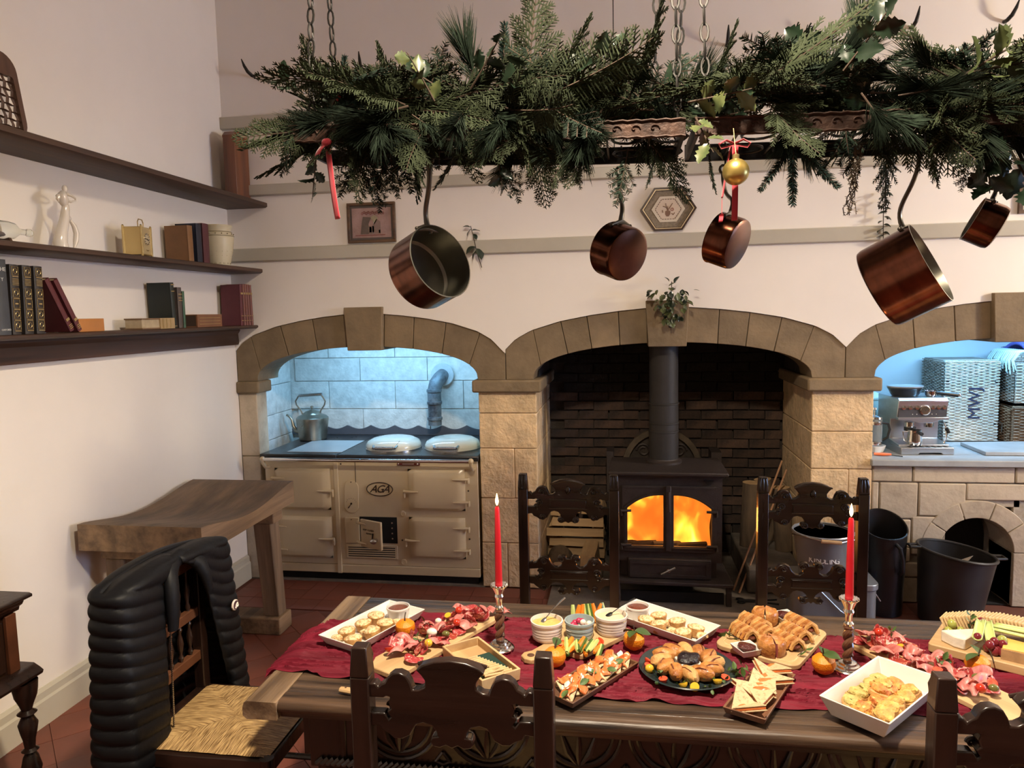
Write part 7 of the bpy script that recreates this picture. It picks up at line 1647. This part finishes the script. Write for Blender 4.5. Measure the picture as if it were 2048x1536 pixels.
# ---- board of pork pies and sausage rolls
t = thing('serving_board', 'rounded pale wooden board of pork pies and plaited pastries', 'board', (3.053, -2.335, TT), (0, 0, R(59)))
MB().prism(rrect(-.148, -.125, .148, .125, .03), 0, .016, 'z').build('board', m_board, t, bev=.003)
MB().tube([(x, y, .0162) for x, y in rrect(-.130, -.107, .130, .107, .02)], .0022, 5, closed=True).build('juice_groove', m_cracker, t)
PZ = TT+.0165
def pork_pie(label, x, y, rz):
    t = thing('pork_pie', label, 'pork pie', (x, y, PZ), (0, 0, rz), 'pork pies')
    for s_ in (0, 1):
        m = MB(); n = 14; a0 = s_*PI+.09; pr = [(0, 0), (.036, 0), (.040, .008), (.042, .026), (.041, .036), (.037, .043), (.030, .040), (.018, .047), (0, .049)]
        vs_ = [(r_*math.cos(a0+(PI-.18)*j/n), r_*math.sin(a0+(PI-.18)*j/n), z*(1+.04*math.sin(5*j+s_))) for r_, z in pr for j in range(n+1)]
        m.add(vs_, [(i*(n+1)+j, i*(n+1)+j+1, (i+1)*(n+1)+j+1, (i+1)*(n+1)+j) for i in range(len(pr)-1) for j in range(n)]); m.build('half_crust', m_pastry, t)
        fc = [(r_*math.cos(a0), r_*math.sin(a0), z) for r_, z in pr]+[(r_*math.cos(a0+PI-.18), r_*math.sin(a0+PI-.18), z) for r_, z in pr[::-1][1:]]
        MB().add(fc, [tuple(range(len(fc)))]).build('cut_face', m_ham, t, smooth=0)
pork_pie('pork pie cut in two at the back of the pie board', 3.050, -2.232, R(80)); pork_pie('pork pie cut in two at the front of the pie board', 3.030, -2.445, R(100))
def plait(label, x, y, rz, l=.11):
    t = thing('plaited_pastry', label, 'pastry', (x, y, PZ), (0, 0, rz), 'plaited pastries on the pie board')
    MB().ell((0, 0, .016), (l/2, .026, .017), 20, 10).build('filling', m_chut, t)
    for k in range(7):
        u = -l/2+.012+(l-.024)*k/6; w = .027*math.sqrt(max(.2, 1-(u/(l/2))**2))
        MB().tube([(u-.008, -w, .006), (u-.002, -w*.6, .026), (u+.004, 0, .036), (u+.010, w*.6, .027), (u+.015, w, .006)], [.006, .008, .0085, .008, .006], 7).build('pastry_strand', m_pastry if k % 2 else m_pastryl, t)
plait('plaited pastry beside the back pork pie', 3.010, -2.275, R(-52)); plait('plaited pastry at the left edge of the pie board', 2.968, -2.345, R(-62), .10); plait('plaited pastry touching the front pork pie', 3.025, -2.335, R(-60), .085)
plait('plaited pastry nearest the back chutney dish', 3.150, -2.268, R(-58)); plait('plaited pastry in the middle of the right-hand group', 3.120, -2.335, R(-58), .105); plait('plaited pastry at the right front of the pie board', 3.085, -2.395, R(-55), .10)
for lb, x, y in (('small square white dish of red chutney at the front of the pie board', 2.958, -2.452), ('small square white dish of red chutney at the back of the pie board', 3.118, -2.205)):
    t = thing('sauce_dish', lb, 'bowl', (x, y, PZ), (0, 0, R(25)), 'square chutney dishes')
    vs_ = [(-.026, -.026, 0), (.026, -.026, 0), (.026, .026, 0), (-.026, .026, 0), (-.034, -.034, .020), (.034, -.034, .020), (.034, .034, .020), (-.034, .034, .020), (-.030, -.030, .019), (.030, -.030, .019), (.030, .030, .019), (-.030, .030, .019), (-.022, -.022, .005), (.022, -.022, .005), (.022, .022, .005), (-.022, .022, .005)]
    MB().add(vs_, [(3, 2, 1, 0)]+[(q*4+j, q*4+(j+1) % 4, q*4+4+(j+1) % 4, q*4+4+j) for q in range(3) for j in range(4)]+[(12, 13, 14, 15)]).build('dish', m_china, t)
    lump((0, 0, .017), (.026, .026, .011), 18, 8, .16, sd=4).build('chutney', m_dark_j, t)
leafy('salad', (2.948, -2.375, PZ+.006), (-.6, .5, .1), .5, 'green leaf sprig at the left of the pie board', 'herbs on the pie board', 4, .1, 'leaf_sprig'); leafy('salad', (3.10, -2.465, PZ+.006), (.5, .6, .05), .4, 'thin herb sprig at the front right of the pie board', 'herbs on the pie board', 4, .12, 'leaf_sprig')
# ---- tray of wrap triangles
rect_dish('serving_tray', 'small brown wooden tray of filled wrap triangles', (2.961, -2.668), 63, .275, .110, .018, WOOD('walnut_tray', (.22, .10, .055), (.10, .045, .025), .4, 6, 0, .1), .006, .006, cat='tray')
FW = FR_((2.961, -2.668), 63, TT+.008)
for k in range(9):
    u = -.115+.029*k; v = (-.020, .022)[k % 2]+rnd(-.006, .006)
    t = thing('wrap_triangle', 'speckled wrap triangle filled with smoked salmon on the brown tray', 'wrap', FW(u, v, .012), (rnd(-.15, .15), rnd(-.55, .1), R(63)+R(60 if k % 2 else -120)+rnd(-.9, .9)), 'wrap triangles')
    q_ = 1.2; tri = [(-.030*q_, -.032*q_), (.040*q_, .0), (-.030*q_, .030*q_)]
    MB().prism(tri, .0, .004, 'z').build('wrap', m_wrap, t, bev=.0015); MB().prism([(x*.93, y*.93) for x, y in tri], .004, .011, 'z').build('salmon', m_salmon, t, bev=.002); MB().prism(tri, .011, .015, 'z').build('wrap', m_wrap, t, bev=.0015)
    lump((-.033, 0, .008), (.012, .030, .010), 10, 6, .3, sd=k).build('filling', m_salmon, t)
for k, (u, v) in enumerate(((.06, .045), (.02, .048))): leafy('salad', FW(u, v, .018), (-.5, .4, .2), .40, 'salad sprig at the edge of the wrap tray', 'salad on the wrap tray', 4, .1, 'leaf_sprig')
# ---- quiche dish
rect_dish('serving_dish', 'deep white dish of vegetable quiche squares at the front edge', (3.262, -2.682), 48, .325, .175, .052, inset=.022)
FQ = FR_((3.262, -2.682), 48, TT+.008)
m_qz = [MAT('quiche_%d' % i, c, .5, var=.0, vs=42, bump=.9, bs=90, col2=c2) for i, (c, c2) in enumerate((((.80, .56, .16), (.48, .25, .06)), ((.76, .44, .10), (.50, .13, .03)), ((.72, .56, .20), (.42, .33, .09))))]
for k in range(17):
    u = -.088+.041*(k//3)+rnd(-.005, .005); v = -.040+.040*(k % 3)+rnd(-.005, .005)
    if k >= 15: u, v = (rnd(-.03, .04), rnd(-.02, .02))
    t = thing('quiche_piece', 'browned vegetable quiche piece in the deep white dish', 'quiche', FQ(u, v, .001+(.018 if k >= 15 else rnd(0, .006))), (rnd(-.3, .3), rnd(-.3, .3), rnd(0, 6)), 'quiche pieces')
    MB().box((0, 0, .008), (.048, .042, .016)).build('crust', m_pastryl, t, bev=.004); lump((0, 0, .019), (.025, .022, .012), 16, 10, .26, sd=k+60).build('custard', m_qz[k % 3], t)
    for q in range(2): MB().ell((rnd(-.012, .012), rnd(-.012, .012), .026), (.006, .005, .003), 8, 5).build('vegetable_bit', (m_carrot, m_cuke, m_rocket)[(k+q) % 3], t)
# ---- cheese board
cb_c, cb_a = (3.765, -2.365), -33
t = thing('cheese_board', 'thick pale wooden cheese board at the right edge', 'board', (cb_c[0], cb_c[1], TT), (0, 0, R(cb_a)))
MB().prism(rrect(-.235, -.135, .235, .135, .012), 0, .026, 'z').build('board', m_board, t, bev=.003)
FC = FR_(cb_c, cb_a, TT+.0265)
def WP(x, y, dz=0): return (x, y, TT+.0265+dz)
m_rind = MAT('brie_rind', (.72, .66, .56), .7, var=.06, vs=20, bump=.2, bs=60); m_brie = MAT('brie_paste', (.74, .60, .34), .4, var=.05); m_ched = MAT('cheddar', (.72, .46, .11), .45, var=.05, vs=10); m_chr = MAT('cheddar_rind', (.40, .24, .12), .7, var=.2, vs=30)
t = thing('brie_wedge', 'pale wedge of brie at the left of the cheese board', 'cheese', WP(3.60, -2.335), (0, 0, R(-10)))
w_ = [(-.062, -.005), (.05, .040), (.056, .030), (-.01, -.058), (-.035, -.045)]
MB().prism(w_, 0, .034, 'z').build('rind', m_rind, t, bev=.004); MB().add([(.0562, .0300, .003), (-.0098, -.0590, .003), (-.0098, -.0590, .031), (.0562, .0300, .031)], [(0, 1, 2, 3)]).build('cut_face', m_brie, t)
t = thing('cheddar_wedge', 'yellow hard cheese wedge with brown rind on the cheese board', 'cheese', WP(3.715, -2.425), (0, 0, R(-30)))
MB().prism([(-.045, .045), (.06, .03), (.06, -.03), (-.045, -.035)], 0, .034, 'z').build('cheese', m_ched, t, bev=.002); MB().span((-.047, -.038, 0), (.061, -.034, .030)).build('rind', m_chr, t)
def celery(label, p, d, l, r_):
    t = thing('celery_stick', label, 'celery', group='celery on the cheese board'); t.matrix_world = dirmat(p, d, 0)
    MB().grid(lambda u, v: (l*(v-.5), r_*math.sin((u-.5)*3.0), -r_*.7*math.cos((u-.5)*3.0)), 8, 6).build('stalk', m_cel, t, solid=.003)
m_cel = MAT('celery', (.46, .54, .20), .4, var=.12, vs=8, stretch=(1, 6, 6))
celery('celery stick leaning on the brie, left of the pair', WP(3.635, -2.348, .052), (.42, .75, .22), .10, .012); celery('celery stick leaning on the brie, right of the pair', WP(3.660, -2.352, .050), (.25, .8, .22), .10, .012)
celery('upper celery stick lying across the hard cheese', WP(3.735, -2.345, .052), (.75, -.45, .02), .12, .009); celery('lower celery stick lying across the hard cheese', WP(3.725, -2.372, .050), (.75, -.48, .0), .12, .008); celery('third celery stick behind the others on the hard cheese', WP(3.75, -2.325, .050), (.72, -.45, .04), .11, .008)
m_gg = MAT('green_grape', (.36, .38, .09), .2, var=.1, trans=.0, sss=.2); m_rg = MAT('red_grape', (.17, .018, .025), .16, var=.2, vs=30)
def grape(label, p, mat, grp, r_=.0125): tag(MB().ell((0, 0, 0), (r_, r_, r_*1.12), 14, 10).build('grape', mat, loc=p, rot=(rnd(-.6, .6), rnd(-.6, .6), 0)), label, 'grape', grp)
for x, y, z in ((3.578, -2.288, .013), (3.597, -2.272, .013), (3.588, -2.283, .034), (3.612, -2.285, .013)): grape('green grape behind the brie wedge', WP(x, y, z), m_gg, 'green grapes behind the brie')
for x, y, z in ((3.685, -2.380, .018), (3.690, -2.402, .014), (3.678, -2.392, .036)): grape('green grape beside the hard cheese', WP(x, y, z), m_gg, 'green grapes beside the hard cheese', .014)
for x, y, z in ((3.640, -2.392, .013), (3.660, -2.402, .013), (3.650, -2.412, .013), (3.655, -2.397, .033), (3.668, -2.418, .013), (3.636, -2.412, .030), (3.674, -2.404, .030)): grape('red grape in the bunch before the celery', WP(x, y, z), m_rg, 'red grapes before the celery')
grape('red grape resting against the brie wedge', WP(3.620, -2.376, .036), m_rg, 'scattered red grapes')
for x, y, z in ((3.668, -2.286, .045), (3.655, -2.292, .040)): grape('red grape behind the celery pair', WP(x, y, z), m_rg, 'scattered red grapes')
for x, y, z in ((3.775, -2.385, .030), (3.785, -2.398, .030)): grape('red grape at the right of the hard cheese', WP(x, y, z), m_rg, 'red grapes at the right')
tag(MB().tube([WP(3.628, -2.385, .040), WP(3.632, -2.43, .012), WP(3.630, -2.452, -.004)], .0016, 5).build('grape_stalk', m_twig), 'brown grape stalk hanging over the cheese board edge', 'stalk')
tag(MB().ell((0, 0, .010), .0115, 12, 8).build('physalis', m_tomy, loc=WP(3.622, -2.303, .004)), 'small orange physalis beside the green grapes', 'fruit'); tag(MB().ell((0, 0, .010), (.016, .010, .009), 12, 8).build('physalis', m_tomy, loc=WP(3.765, -2.415, .036)), 'yellow fruit on the hard cheese', 'fruit')
leafy('salad', WP(3.633, -2.300, .02), (.1, .2, .9), .40, 'rosemary sprig upright behind the brie', 'herbs on the cheese board', 7, .14, 'leaf_sprig')
crk = MB().box((0, 0, 0), (.062, .046, .0045)).mesh('cracker', m_cracker)
for k in range(30):
    u = k/29; x = 3.585+.26*u; y = -2.255-.055*u+.018*math.sin(PI*u)
    o = link('cracker', crk, None, WP(x, y, .028+.010*math.sin(PI*u)), (R(62), rnd(-.06, .06), R(52-12*u)), bev=.001); tag(o, 'square cracker in the fanned row at the back of the cheese board', 'cracker', 'fanned crackers')
